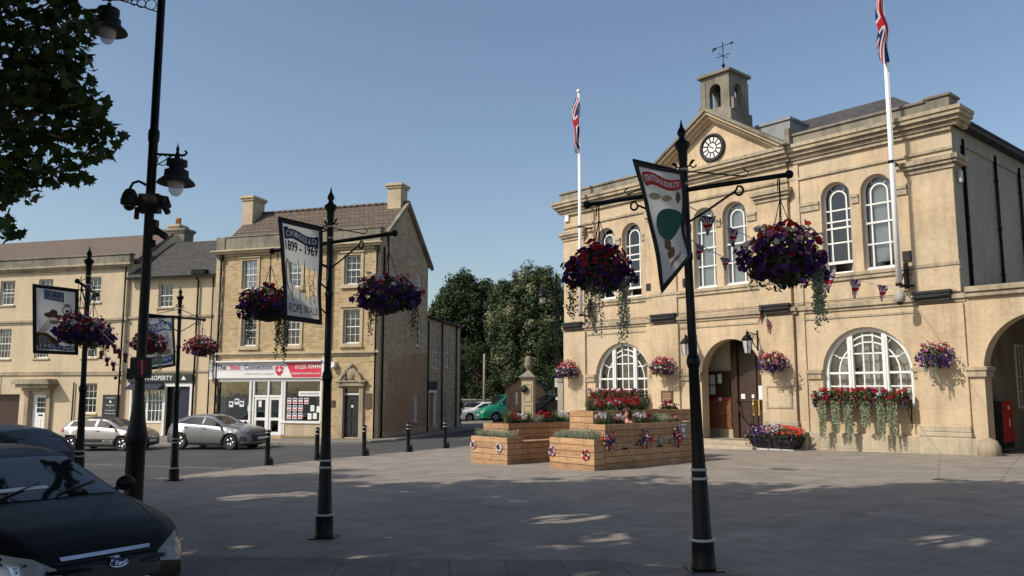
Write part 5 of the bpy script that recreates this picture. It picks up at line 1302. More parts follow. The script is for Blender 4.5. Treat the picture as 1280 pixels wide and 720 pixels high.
def draw4(fill, blob, ring, ribbon, text, art, f):
    ribbon(.1, .92, .78, .17, -.03, 0); text('Wb&Sub', .18, .86, .78, .17, 8, -.03, bold=.02)
    art.tube([f(.3, .68, .006), (f(.6, .5, .006)), f(.9, .42, .006)], .004, 4, 7); art.tube([f(.75, .7, .006), f(.75, .45, .006)], .006, 4, 7)
    blob(.72, .3, .15, .06, 4, jag=.1); ribbon(.1, .92, .12, .14, .02, 0, sl=.06); text('1810-1914', .18, .86, .12, .12, 8, .02, sl=.06, bold=.02)
banner('small white banner with pale blue scrolls behind the tall lamp post', (-9.15, 20.0, 3.64), (-8.4, 20.2, 3.66), (-8.3, 20.2, 2.42), (-8.93, 20.0, 2.3), .07, draw4, post=pp(P4, -.9), arms=((1, 3.98), (.3, 3.05)))

# ================================================================== BUNTING
def bunting(label, a, b, sag, ts, size, mat='flag'):
    a, b = Vector(a), Vector(b); t = thing('bunting_string', label, 'bunting', a); d = b - a
    def P(k): return d * k - Vector((0, 0, sag * 4 * k * (1 - k)))
    c = MB(); c.tube([P(i / 24) for i in range(25)], .006, 4); c.build('cord', ['paper'], t)
    h = Vector((d.x, d.y, 0)).normalized(); rnd = random.Random(len(label))
    for k in ts:
        p = P(k); tw = Matrix.Rotation(rnd.uniform(-.35, .35) - (.85 if mat == 'flag' else 0), 3, 'Z'); hh = tw @ h; sw = Vector((-hh.y, hh.x, 0)) * rnd.uniform(-.2, .2)
        pts = []
        n_ = 6; sz = size * (.55 if k < .2 and mat == 'flag' and size < .4 else 1)
        for i in range(n_ + 1):
            row = []
            for j in range(n_ + 1):
                u = i / n_ - .5; v = 1 - j / n_; w_ = 1 - v * .97
                row.append(p + hh * u * sz * w_ - Vector((0, 0, 1)) * sz * 1.15 * v + sw * v * sz + Vector((-hh.y, hh.x, 0)) * .03 * math.sin(v * 5 + u * 6))
            pts.append(row)
        uvmesh('pennant', pts, n_, n_, mat, t)
    return t
M['flagdull'] = mk('dark_red_pennant', (.16, .02, .03), .85, var=.3)
bunting('Union bunting from the nearest flower post up to the right-hand flagpole', (1.89, 8.6, 3.78), (11.72, 24.4, 4.95), .25, (.035, .085, .4, .56, .79), .36)
bunting('lower Union bunting from the nearest flower post to a town hall floodlight', (1.89, 8.6, 3.42), (9.75, 27.33, 5.95), .3, (.03, .13), .28)
bunting('short bunting hanging below the first-floor windows over the entrance', TX @ Vector((-7.0, -.2, 5.5)), TX @ Vector((-5.9, -.3, 3.9)), .1, (.45, .7), .42)
bunting('small dark red bunting from the leftmost flower post to the tall lamp post', (-7.8, 15, 3.2), (-5.83, 12.8, 2.3), .12, (.25, .45, .55, .66, .77), .14, 'flagdull')
bunting('lower string of small dark red bunting beside the leftmost flower post', (-7.8, 15, 2.95), (-5.83, 12.8, 2.15), .22, (.15, .32, .45, .56), .13, 'flagdull')

# ================================================================== TALL LAMP POST
LX, LY = -5.8, 12.8
t = thing('tall_lamp_post', 'tall black lamp post with two hooded lamps and security cameras', 'lamp post', (LX, LY, g(LX, LY)))
z0 = g(LX, LY); p = MB()
p.lathe([(.24, 0), (.24, .05), (.17, .08), (.15, .3), (.14, .35), (.137, 1.15), (.15, 1.22), (.165, 1.3), (.15, 1.38), (.125, 1.5), (.1, 1.7), (.085, 1.85), (.075, 2.1), (.072, 6.0), (.085, 6.03), (.09, 6.12), (.085, 6.2), (.065, 6.22), (.062, 9.5), (.05, 10.2)], 18)
p.box(-.24, .24, -.24, .24, -.02, .03); p.build('pole', ['black'], t)
def hood_lamp(x, zb, s, arm, z_arm):
    a = MB(); sg = 1 if x > 0 else -1
    a.tube([(0, 0, z_arm), (x, 0, z_arm - .02), (x + sg * .12, 0, z_arm - .02), (x + sg * .15, 0, z_arm + .02), (x + sg * .12, 0, z_arm + .05)], .02, 6)
    nr = 3 if abs(x) < .5 else 5; xx = .08
    for k in range(nr):
        r = .085 * s * (1 - .22 * k); r = max(r, .025); c = xx + r; xx += 2 * r
        a.tube([(sg * (c + r * math.cos(q)), 0, z_arm - r - .02 + r * math.sin(q)) for q in [2 * PI * i / 14 for i in range(15)]], .008, 5)
    a.tube([(0, 0, z_arm - .24 * s), (sg * abs(x) * .45, 0, z_arm - .12), (sg * abs(x) * .8, 0, z_arm - .03)], .01, 5)
    a.lathe([(.03, -.05), (.035, 0), (.02, .04), (.03, .07), (.008, .15), (.002, .2)], 8, (x, 0, z_arm)); br = a.build('scroll_bracket', ['black'], t)
    a = MB(); a.lathe([(.1 * s, -.005), (.285 * s, -.05), (.295 * s, -.045), (.27 * s, 0), (.19 * s, .07), (.185 * s, .17), (.12 * s, .19), (.115 * s, .24), (.16 * s, .25), (.16 * s, .34), (.05, .36), (.03, .45)], 22, (x, 0, zb)); a.build('lamp_hood', ['blackm'], t)
    a = MB(); a.lathe([(.005, -.25 * s), (.06 * s, -.235 * s), (.105 * s, -.17 * s), (.13 * s, -.06 * s), (.13 * s, -.01)], 18, (x, 0, zb)); a.build('lamp_globe', ['lens'], t)
hood_lamp(.4, 5.15 - z0 + .0, 1, 0, 5.6 - z0)
hood_lamp(-.86, 7.72 - z0, 1.05, 0, 8.25 - z0)
c = MB(); zc = 5.13 - z0
c.tube([(-.05, 0, zc - .06), (-.12, 0, zc - .02), (-.2, 0, zc + .02), (-.29, 0, zc - .01), (-.33, 0, zc - .09), (-.33, 0, zc - .16)], .022, 7)
c.lathe([(.03, .02), (.07, 0), (.11, -.07), (.135, -.17), (.135, -.24), (.1, -.26)], 16, (-.33, 0, zc - .12)); cd = c.build('dome_camera', ['blackm'], t)
c = MB(); c.ball((-.33, 0, zc - .37), .095, 12); c.build('camera_dome', ['carglass'], cd)
c = MB(); c.box(-.16, .16, -.08, .08, zc - .5, zc - .2); c.box(.1, .26, -.1, .04, zc - .42, zc - .24); c.tube([(.18, -.05, zc - .3), (.34, -.1, zc - .52)], .05, 8); c.tube([(.22, .05, zc - .24), (.3, 0, zc - .4)], .05, 8); c.tube([(-.2, 0, zc - .42), (-.18, -.05, zc - .6)], .04, 8); c.build('camera_cluster', ['blackm'], t)
c = MB(); c.box(.03, .14, -.06, .06, zc - .85, zc - .62); c.tube([(.08, 0, zc - .75), (.3, -.03, zc - .9)], .055, 8); c.tube([(.07, 0, zc - .95), (.09, 0, zc - 1.05)], .05, 8); c.build('small_camera', ['blackm'], t)
c = MB(); c.box(-.1, .22, -.15, -.09, 2.0 - z0, 2.32 - z0, 0); c.add([(.0, -.152, 2.28 - z0), (.17, -.152, 2.28 - z0), (.12, -.152, 2.05 - z0), (.08, -.152, 2.02 - z0)], [(0, 1, 2, 3)], 1); c.add([(.07, -.154, 2.28 - z0), (.1, -.154, 2.28 - z0), (.11, -.154, 2.05 - z0), (.09, -.154, 2.05 - z0)], [(0, 1, 2, 3)], 2)
c.box(-.17, -.1, -.1, -.02, 1.98 - z0, 2.15 - z0, 0); c.build('notice_box', ['blackm', 'p_crimson', 'p_pink'], t)
# rear lamp post beside the town hall
x, y = 2.3, 42.0
t = thing('slim_lamp_post', 'slim dark lamp post standing at the far left corner of the town hall', 'lamp post', (x, y, g(x, y)))
p = MB(); p.lathe([(.14, 0), (.13, .9), (.07, 1.1), (.055, 5), (.045, 8.0), (.07, 8.05), (.02, 8.2), (.005, 8.4)], 12); p.build('pole', ['black'], t)
p = MB(); p.tube([(0, 0, 7.35), (-.95, -.1, 7.35)], .025, 6); p.tube([(0, 0, 7.0), (-.5, -.05, 7.3)], .015, 5); p.lathe([(.05, .35), (.16, .3), (.2, .1), (.33, 0), (.3, -.03)], 14, (-.72, -.08, 6.95)); p.build('lamp_arm', ['black'], t)
p = MB(); p.lathe([(.01, -.35), (.12, -.3), (.16, -.1), (.15, 0)], 12, (-.72, -.08, 6.93)); p.build('lamp_globe', ['lens'], t)
p = MB(); p.box(-.12, .12, -.09, -.075, 2.3, 2.75); p.box(-.08, .08, -.09, -.075, 1.65, 1.8); p.build('parking_sign', ['paper'], t)

# ================================================================== BOLLARDS
bs = [(-7.29, 24.76), (-6.27, 26.68), (-5.08, 28.5), (-3.8, 30.36), (-2.61, 32.3)]
bl_lab = ['first bollard from the left, nearest the camera', 'second bollard from the left, just left of the middle flower post', 'third bollard along the kerb, in front of the black front door', 'fourth bollard along the kerb, in front of the brick side wall', 'fifth and farthest bollard, next to the wooden planters']
t = thing('bollard', bl_lab[0], 'bollard', (*bs[0], g(*bs[0])), 0, 'black bollards along the plaza kerb')
p = MB(); p.lathe([(.1, 0), (.1, .03), (.085, .06), (.08, .2), (.072, .22), (.068, .8), (.078, .82), (.078, .86), (.066, .88), (.066, .95), (.08, .97), (.078, 1.0), (.05, 1.04), (.01, 1.06)], 16); p.build('post', ['black'], t)
for z, r in ((.83, .081), (.96, .083)):
    p = MB(); p.lathe([(r - .02, 0), (r, 0), (r, .022), (r - .02, .022)], 16, (0, 0, z)); p.build('band', ['steel'], t)
p = MB(); p.box(.06, .17, -.05, .05, 0, .18); p.tube([(.12, 0, 0), (.12, 0, .26)], .03, 8); p.build('foot_socket', ['black'], t)
for (x, y), lab in zip(bs[1:], bl_lab[1:]): dup(t, (x, y, g(x, y)), random.uniform(-.1, .1), lab)
# ================================================================== TIMBER PLANTERS
QO = (2.042, 20.633, 0); QX = Matrix.Translation(QO) @ Matrix.Rotation(THA, 4, 'Z')
def planter_box(par, x0, x1, y0, y1, z0, z1, name='planter_box', soil=True, cap=True):
    b = MB(); h = .1625; z = z1; k = 0; gp_ = .011
    while z > z0 + .01:
        zb = max(z0, z - h); o = .002 * (k % 2); e = gp_
        b.box(x0 + o, x1 - o, y0 + o, y0 + .035, zb + e, z); b.box(x0 + o, x1 - o, y1 - .035, y1 - o, zb + e, z)
        b.box(x0 + o, x0 + .035, y0 + .0352, y1 - .0352, zb + e, z); b.box(x1 - .035, x1 - o, y0 + .0352, y1 - .0352, zb + e, z)
        z = zb; k += 1
    b.box(x0 + .028, x1 - .028, y0 + .028, y1 - .028, z0, z1 - .08, 1)
    o = b.build(name, ['wood', 'soil'], par, bevel=.006)
    if soil: s = MB(); s.box(x0 + .037, x1 - .037, y0 + .037, y1 - .037, z1 - .078, z1 - .05); s.build('soil', ['soil'], o)
    return o
pl = thing('timber_planter', 'left timber planter unit with low front box, bench and long back box', 'planter', QO, THA)
planter_box(pl, -5.0, -3.37, .06, .63, -.4, .5, 'low_box'); planter_box(pl, -5.15, -4.0, .65, 3.95, -.45, .86, 'back_box')
b = MB()
for k in range(5): b.box(-3.99 + k * .13, -3.99 + k * .13 + .12, .64, 3.9, .345, .385)
b.build('bench_seat', ['wood'], pl, bevel=.005)
planter_box(pl, -3.95, -3.4, .66, 3.85, -.42, .34, 'bench_front', soil=False)
pr = thing('timber_planter', 'right timber planter unit with low front box and long taller side facing the entrance', 'planter', QO, THA)
planter_box(pr, -1.6, 0, 0, .40, -.35, .6, 'low_box'); planter_box(pr, -.55, .0, .41, 4.3, -.4, .96, 'side_box')
planter_box(pr, -1.62, -.56, .41, 1.0, -.4, .6, 'corner_box')
planter_box(pr, -1.85, -.97, 1.01, 5.3, -.42, 1.27, 'tall_back_box')
planter_box(pr, -.965, -.555, 2.0, 5.2, -.4, .42, 'inner_bench', soil=False)
# ---- plants
def plant_mesh(kind, seed):
    rnd = random.Random(seed); t = None; a = MB(); b = MB()
    if kind == 'lavender':
        for i in range(150):
            an = rnd.uniform(0, 6.28); r = rnd.random() ** .6 * .16; sp = rnd.uniform(.02, .16); hgt = rnd.uniform(.12, .3)
            p0 = Vector((math.cos(an) * r, math.sin(an) * r, 0)); p1 = p0 + Vector((math.cos(an) * sp, math.sin(an) * sp, hgt))
            s = Vector((-math.sin(an), math.cos(an), 0)) * .006; a.add([p0 - s, p0 + s, p1 + s * .5, p1 - s * .5], [(0, 1, 2, 3)], 0)
            for k in range(4): leafquad(a, p0.lerp(p1, .3 + k * .2), rdir(rnd), .05, .014, 0, rnd)
            if rnd.random() < .35: leafquad(b, p1, rdir(rnd), .04, .015, 4, rnd)
    elif kind == 'grass':
        for i in range(110):
            an = rnd.uniform(0, 6.28); r = rnd.random() * .08; sp = rnd.uniform(.0, .22); hgt = rnd.uniform(.25, .5)
            p0 = Vector((math.cos(an) * r, math.sin(an) * r, 0)); pm = p0 + Vector((math.cos(an) * sp * .35, math.sin(an) * sp * .35, hgt * .65)); p1 = p0 + Vector((math.cos(an) * sp, math.sin(an) * sp, hgt))
            s = Vector((-math.sin(an), math.cos(an), 0)) * .007; a.add([p0 - s, p0 + s, pm + s, pm - s, p1], [(0, 1, 2, 3), (3, 2, 4)], 0)
    else:
        for i in range(170): d = rdir(rnd); leafquad(a, Vector((d.x * .2, d.y * .2, .12 + d.z * .1)) * rnd.uniform(.6, 1.1), rdir(rnd) + Vector((0, 0, .6)), .08, .065, 0, rnd)
        for c in range(13):
            p = Vector((rnd.uniform(-.2, .2), rnd.uniform(-.2, .2), rnd.uniform(.2, .42))); a.tube([(p.x * .7, p.y * .7, .05), tuple(p)], .004, 3)
            for k in range(12): d = rdir(rnd); bloom(b, p + d * rnd.uniform(.02, .055), d + Vector((0, 0, .3)), .024, {'geranium': rnd.choice([2, 2, 3]), 'daisy': 4, 'crimson': 3}[kind] if kind != 'mixed' else rnd.choice([2, 4, 5, 3]), rnd)
    return a, b
PROTO = {}
def plant(kind, name, label, x, y, z, sc=1, group=None):
    if kind not in PROTO:
        a, b = plant_mesh(kind, len(PROTO) + 40); t = thing(name, label, 'plant')
        a.build('foliage', ['leaf_silver' if kind == 'lavender' else ('leaf_grass' if kind == 'grass' else 'leaf_b')], t, recalc=False)
        if b.v: b.build('blooms', PETAL, t, recalc=False)
        PROTO[kind] = t
    else: t = copy_tree(PROTO[kind]); t['label'] = label
    if 'group' in t: del t['group']
    if group: t['group'] = group
    t.location = QX @ Vector((x, y, z)); t.rotation_euler = (0, 0, random.uniform(0, 6)); t.scale = (sc, sc, sc)
ORD = ['first', 'second', 'third', 'fourth', 'fifth', 'sixth', 'seventh', 'eighth', 'ninth', 'tenth', 'eleventh', 'twelfth']
for i in range(5): plant('lavender', 'lavender_clump', '%s silvery lavender from the left in the low box of the left planter' % ORD[i], -4.75 + i * .3, .32 + .06 * (i % 2), .44, random.uniform(.8, 1.1), 'silvery lavender plants in the low boxes')
for i in range(5): plant('lavender', 'lavender_clump', '%s silvery lavender from the left in the low box of the right planter' % ORD[i], -1.4 + i * .28, .2 + .05 * (i % 2), .54, random.uniform(.8, 1.1), 'silvery lavender plants in the low boxes')
row = [('grass', 1.0), ('geranium', .8), ('daisy', .8), ('grass', .9), ('lavender', 1.1), ('geranium', .95), ('geranium', .85), ('grass', .95), ('daisy', .9), ('lavender', 1), ('crimson', .8)]
nm = {'grass': ('grass_tuft', 'spiky grass tuft'), 'geranium': ('geranium', 'scarlet geranium'), 'daisy': ('white_bedding_plant', 'white-flowered bedding plant'), 'lavender': ('lavender_clump', 'silvery lavender'), 'crimson': ('crimson_bedding_plant', 'crimson-flowered plant'), 'mixed': ('mixed_bedding_plant', 'pink and white bedding plant')}
for i, (k, s) in enumerate(row): plant(k, nm[k][0], '%s, %s from the front in the left planter back box' % (nm[k][1], ORD[i]), -4.35, .9 + i * .28, .8, s)
row = [('grass', .9), ('geranium', .9), ('grass', .9), ('geranium', 1.0), ('daisy', .8), ('geranium', .95), ('crimson', .9), ('geranium', 1.0), ('geranium', .95), ('grass', 1), ('crimson', .8), ('mixed', .7)]
for i, (k, s) in enumerate(row): plant(k, nm[k][0], '%s, %s from the front in the tall planter box' % (nm[k][1], ORD[i]), -1.3 + .12 * (i % 2), 1.2 + i * .24 + (.9 if i > 9 else 0), 1.2, s)
row = [('daisy', .8), ('grass', 1.0), ('mixed', .7), ('daisy', .7), ('daisy', .75), ('crimson', .7), ('grass', .7), ('lavender', 1), ('mixed', .5), ('mixed', .55)]
for i, (k, s) in enumerate(row): plant(k, nm[k][0], '%s, %s from the front in the right planter side box' % (nm[k][1], ORD[i]), -.28, [.6, .85, 1.1, 1.3, 2.15, 2.4, 2.7, 3.0, 3.35, 3.7][i], .9, s)
# ---- woollen rosettes, swags and a small board
def rosette(label, x, y, z, r, face, pal, seed):
    rnd = random.Random(seed); rot = Matrix.Rotation(THA, 4, 'Z') @ (Matrix.Rotation(PI / 2, 4, 'X') if face == 'front' else Matrix.Rotation(PI / 2, 4, 'Z') @ Matrix.Rotation(PI / 2, 4, 'X'))
    t = thing('wool_rosette', label, 'rosette', QX @ Vector((x, y, z)), 0); b = MB(); b.X = rot
    for k in range(11):
        a = 2 * PI * k / 11; c = (math.cos(a) * r * .72, math.sin(a) * r * .72, .02); b.ball(c, r * rnd.uniform(.2, .3), 6, pal[k % len(pal)], (1, 1, .6))
    b.build('petals', ['p_white', 'p_red', 'navyf', 'p_pink'], t)
    b = MB(); b.X = rot; b.ball((0, 0, .02), r * .25, 8, 0, (1, 1, .5)); b.build('centre', ['soil'], t)
rosette('pale rosette at the left end of the left low planter', -4.88, .06, .24, .14, 'front', [0, 3, 0], 1)
rosette('pale rosette near the right end of the left low planter', -3.72, .06, .22, .15, 'front', [0, 0, 3], 2)
rosette('pink and white rosette at the left end of the right low planter', -1.5, 0, .24, .14, 'front', [0, 3, 2], 3)
rosette('red and white rosette at the right end of the right low planter', -.28, 0, .22, .15, 'front', [0, 1, 1], 4)
for i, (y, lab) in enumerate(((.5, 'nearest red, white and blue wool bunch on the long planter side'), (1.95, 'middle red, white and blue wool bunch on the long planter side'), (3.3, 'farthest red, white and blue wool bunch on the long planter side, beside the small board'))):
    t = thing('wool_bunch', lab, 'decoration', QX @ Vector((.05, y, .6)), THA, 'wool bunches of the planter garland'); rnd = random.Random(i + 5); b = MB()
    for k in range(60):
        p = Vector((rnd.uniform(0, .07), rnd.gauss(0, .1), rnd.gauss(0, .1))); p.z -= abs(p.y) * .2
        b.ball(p, rnd.uniform(.018, .04), 5, rnd.choice([0, 1, 2, 2, 1]))
    for k in range(5): b.tube([(.03, (k - 2) * .05, -.1), (.04, (k - 2) * .06, -.26 - .05 * (k % 2))], .015, 5, k % 3)
    b.build('wool', ['p_white', 'redf', 'navyf'], t)
for y0, y1, lab in ((.62, 1.84, 'rope swag between the nearest and middle wool bunches'), (2.08, 3.2, 'rope swag between the middle and farthest wool bunches')):
    t = thing('rope_swag', lab, 'garland', QX @ Vector((.03, (y0 + y1) / 2, .55)), THA); w_ = y1 - y0; b = MB()
    pt = [(0, -w_ / 2 + w_ * k / 12, -.22 * (1 - (2 * k / 12 - 1) ** 2)) for k in range(13)]
    b.tube(pt, .014, 5, 0); b.tube(pt[4:7], .022, 6, 1); b.tube(pt[9:11], .022, 6, 1); b.build('rope', ['tan', 'blackm'], t)
t = thing('felt_disc', 'blue-grey felt disc hanging low on the long planter side', 'decoration', QX @ Vector((.02, 2.62, .48)), THA)
b = MB(); b.X = Matrix.Rotation(PI / 2, 4, 'Y'); b.lathe([(.01, 0), (.13, 0), (.13, .02), (.01, .025)], 14); b.build('disc', ['leadc'], t)
t = thing('small_board', 'small pale blue board fixed at the top of the long planter side', 'notice board', QX @ Vector((.03, 3.55, .5)), THA)
b = MB(); b.box(0, .025, -.17, .17, 0, .46); b.build('board', ['leadc'], t)
b = MB(); b.box(.026, .03, -.09, .09, .05, .09); b.box(.026, .03, -.11, .11, .36, .4); b.ball((.02, 0, .24), .07, 8, 0, (.2, 1, 1)); b.build('picture', ['paper'], t)

# ================================================================== SEATED WOMAN
def skin_body(name, verts, edges, radii, mat, parent, lv=2, root=0):
    me = bpy.data.meshes.new(name); me.from_pydata(verts, edges, []); o = bpy.data.objects.new(name, me); COL.objects.link(o)
    o.modifiers.new('skin', 'SKIN'); me.skin_vertices  # layer made with the modifier below
    return o
def skinned(name, verts, edges, radii, mat, parent):
    me = bpy.data.meshes.new(name); me.from_pydata(verts, edges, []); o = bpy.data.objects.new(name, me); COL.objects.link(o)
    bm = bmesh.new(); bm.from_mesh(me); lay = bm.verts.layers.skin.verify()
    for i, v in enumerate(bm.verts):
        r = radii[i]; v[lay].radius = r if isinstance(r, tuple) else (r, r); v[lay].use_root = (i == 0)
    bm.to_mesh(me); bm.free()
    o.modifiers.new('skin', 'SKIN').use_smooth_shade = True; s = o.modifiers.new('sub', 'SUBSURF'); s.levels = s.render_levels = 2
    me.materials.append(M[mat]); o.parent = parent; return o
wp = QX @ Vector((-.76, 2.15, .42))
wo = thing('person', 'dark-haired woman in a dark red strappy top sitting among the planter flowers', 'person', wp, THA)
V = [(0, 0, .1), (0, .02, .28), (0, .0, .42), (0, .0, .54), (0, -.01, .62), (0, -.02, .70), (0, -.02, .78),
     (.16, 0, .52), (.2, -.02, .3), (.14, -.2, .22), (.08, -.3, .24), (-.16, 0, .52), (-.2, -.02, .3), (-.14, -.2, .22), (-.08, -.3, .24),
     (.09, -.05, .08), (.11, -.42, .1), (.1, -.46, -.28), (.1, -.56, -.35), (-.09, -.05, .08), (-.11, -.42, .1), (-.1, -.46, -.28), (-.1, -.56, -.35)]
E_ = [(0, 1), (1, 2), (2, 3), (3, 4), (4, 5), (5, 6), (3, 7), (7, 8), (8, 9), (9, 10), (3, 11), (11, 12), (12, 13), (13, 14), (0, 15), (15, 16), (16, 17), (17, 18), (0, 19), (19, 20), (20, 21), (21, 22)]
Rr = [(.15, .11), (.12, .09), (.14, .095), (.13, .08), (.05, .05), (.065, .07), (.075, .085), .055, .042, .035, .03, .055, .042, .035, .03, .085, .065, .05, .04, .085, .065, .05, .04]
skinned('body', V, E_, Rr, 'skin', wo)
HX = Matrix.Translation((0, -.02, .78)) @ Matrix.Rotation(rad(42), 4, 'Z')
h = MB(); h.X = HX
h.ball((0, 0, .02), .1, 14, 0, (.78, .95, 1.18)); h.ball((0, -.05, -.05), .06, 10, 0, (.85, .9, .95))
h.add([(-.012, -.092, .02), (.012, -.092, .02), (.016, -.1, -.025), (0, -.118, -.02), (-.016, -.1, -.025)], [(0, 1, 3), (1, 2, 3), (0, 3, 4), (4, 3, 2)])
for s in (-1, 1):
    h.ball((s * .03, -.085, .022), .013, 8, 1, (1.3, .5, .7)); h.ball((s * .03, -.091, .022), .006, 6, 2); h.tube([(s * .016, -.094, .04), (s * .045, -.085, .042)], .003, 4, 2); h.ball((s * .078, .0, .0), .02, 8, 0, (.4, .8, 1.3))
h.tube([(-.022, -.092, -.045), (0, -.1, -.05), (.022, -.092, -.045)], .005, 5, 3); h.build('face', ['skin', 'p_white', 'hair', 'p_pink'], wo)
h = MB(); h.X = HX
h.ball((0, .018, .045), .115, 14, 0, (.88, .95, 1.05))
for s in (-1, 1): h.tube([(s * .05, -.04, .13), (s * .085, -.03, .06), (s * .092, .0, -.03), (s * .095, .0, -.12), (s * .09, -.02, -.18)], [.03, .04, .042, .036, .012], 8)
h.tube([(0, .08, .08), (0, .1, -.02), (0, .1, -.16)], [.06, .08, .04], 8); h.build('hair', ['hair'], wo)
c = MB(); c.lathe([(.2, .02), (.165, .2), (.155, .3), (.175, .42), (.17, .5), (.13, .53)], 16, (0, 0, 0), sy=.68)
for s in (-1, 1): c.tube([(s * .1, -.1, .5), (s * .095, -.05, .6), (s * .1, .06, .58), (s * .1, .11, .48)], .015, 5)
c.build('strappy_top', ['redf'], wo)

# ================================================================== CARS
def car(name, label, cat, loc, rz, S, paint, group=None):
    L, W, H = S['L'], S['W'], S['H']; ra = S.get('Rw', .33); Ra = ra + .06; sf, sr = S['sf'], S['sf'] + S['wb']
    t = thing(name, label, cat, loc, rz, group); zt = S['top']; bl = S['belt']; rw = S['rw']
    st = set()
    s = 0
    while s < L: st.add(round(s, 3)); s += .09
    st |= {0, .02, .05, .1, .16, .24, L - .24, L - .16, L - .1, L - .05, L - .02, L}
    for c in (sf, sr):
        for k in range(15): st.add(round(c - Ra + 2 * Ra * (1 - math.cos(PI * k / 14)) / 2, 3))
    st = sorted(st); hwid = W / 2
    def hw(s):
        f = max(0, 1 - s / .75); r = max(0, 1 - (L - s) / .6); return hwid * (1 - S.get('nose', .2) * f ** 2.4 - .14 * r ** 2.4)
    def bot(s):
        z = .2 + .06 * max(0, 1 - s / .4) + .1 * max(0, 1 - (L - s) / .5)
        for c in (sf, sr):
            if abs(s - c) < Ra: z = max(z, ra + math.sqrt(max(0, Ra * Ra - (s - c) ** 2)) * 1.0)
        return z
    def ring(s):
        top = interp(zt, s); be = min(interp(bl, s), top - .07); w_ = hw(s); b0 = bot(s)
        tg = max(0, min(1, (top - be) / (H - be)))
        yr = lerp(w_ * .93, rw, tg ** .8)
        zz = [b0, .3, .42, .55, .7]; ww = [.95, .985, 1, 1.0, .992]; P = []
        for k in range(5): P.append([w_ * ww[k], max(min(zz[k], be - .08 * (5 - k) * .4), b0 + .004 * k)])
        P.append([w_ * .965, max(be, b0 + .03)])
        zr = max(top - .05, P[-1][1] + .005); P.append([w_ * .945, P[-1][1] + .012 * tg + .004])
        for q in (.3, .6, .85): P.append([lerp(w_ * .945, yr, q), lerp(P[6][1], zr, q)])
        P.append([yr * .985, zr]); P.append([yr * .93, lerp(zr, top, .7)]); P.append([yr * .75, top]); P.append([yr * .4, top + .014]); P.append([0, top + .018])
        return P
    R_ = [ring(s) for s in st]; n = len(R_[0]); vs = []; fs = []
    def xx(s, z): # lean of nose and tail
        return L / 2 - s - S.get('lean', .05) * max(0, 1 - s / .3) * max(0, (z - .45)) * 1.2
    for s, r in zip(st, R_):
        for y, z in r: vs.append((xx(s, z), y, z))
        for y, z in r: vs.append((xx(s, z), -y, z))
    N = 2 * n
    for i in range(len(st) - 1):
        for k in range(n - 1):
            a = i * N + k; fs.append((a, a + 1, a + N + 1, a + N)); a = i * N + n + k; fs.append((a, a + N, a + N + 1, a + 1))
    nb = 10
    for i, sg, bu in ((0, 1, S.get('bulge', .12)), (len(st) - 1, -1, .06)):
        base = len(vs); r = R_[i]
        for y, z in r:
            for j in range(nb + 1):
                q = 2 * j / nb - 1; vs.append((xx(st[i], z) + sg * bu * (1 - abs(q) ** 2.5) * (.6 + .4 * math.sin(min(1, max(0, z / .8)) * PI)), y * q, z))
        for k in range(n - 1):
            for j in range(nb): a = base + k * (nb + 1) + j; fs.append((a, a + 1, a + nb + 2, a + nb + 1))
    b = MB(); b.add(vs, fs, 0, True)
    body = b.build('body', [paint, 'plastic'], t)
    bm = bmesh.new(); bm.from_mesh(body.data); bmesh.ops.remove_doubles(bm, verts=bm.verts, dist=.0015); bmesh.ops.recalc_face_normals(bm, faces=bm.faces); bm.to_mesh(body.data)
    if S.get('roofmat'):
        body.data.materials.append(M[S['roofmat']])
        for p in body.data.polygons:
            if p.center.z > H - .09 - .02 and p.normal.z > .6: p.material_index = 2
    if S.get('clad'):
        for p in body.data.polygons:
            if p.center.z < S['clad'] or any((L / 2 - p.center.x - c) ** 2 + (p.center.z - ra) ** 2 < (Ra + .06) ** 2 for c in (sf, sr)): p.material_index = 1
    tree = BVHTree.FromBMesh(bm); bm.free()
    DIR = {'L': Vector((0, -1, 0)), 'R': Vector((0, 1, 0)), 'F': Vector((-1, 0, 0)), 'B': Vector((1, 0, 0)), 'T': Vector((0, 0, -1))}
    def to3(side, a, b_):
        return {'L': Vector((a, 3, b_)), 'R': Vector((a, -3, b_)), 'F': Vector((5, a, b_)), 'B': Vector((-5, a, b_)), 'T': Vector((a, b_, 4))}[side]
    def decal(side, poly, off=.005, mbx=None, m=0, step=.07, smooth=True):
        q = bmesh.new(); q.faces.new([q.verts.new((a, b_, 0)) for a, b_ in poly])
        xs = [p[0] for p in poly]; ys = [p[1] for p in poly]
        for lo, hi, nrm in ((min(xs), max(xs), (1, 0, 0)), (min(ys), max(ys), (0, 1, 0))):
            c = lo + step
            while c < hi - .001:
                bmesh.ops.bisect_plane(q, geom=q.verts[:] + q.edges[:] + q.faces[:], plane_co=(c, 0, 0) if nrm[0] else (0, c, 0), plane_no=nrm, dist=1e-5); c += step
        q.verts.ensure_lookup_table(); out = []; ok = True
        for i, v in enumerate(q.verts):
            v.index = i; o_ = to3(side, v.co.x, v.co.y); hit = tree.ray_cast(o_, DIR[side])
            if hit[0] is None: out.append(None)
            else:
                nn = hit[1] if hit[1].dot(DIR[side]) < 0 else -hit[1]; out.append(hit[0] + nn * off)
        F = [tuple(v.index for v in f.verts) for f in q.faces]; F = [f for f in F if all(out[i] is not None for i in f)]; q.free()
        out = [o_ if o_ is not None else Vector((0, 0, .5)) for o_ in out]
        used = sorted({i for f in F for i in f}); mp = {u: k for k, u in enumerate(used)}
        mbx.add([out[u] for u in used], [tuple(mp[i] for i in f) for f in F], m, smooth)
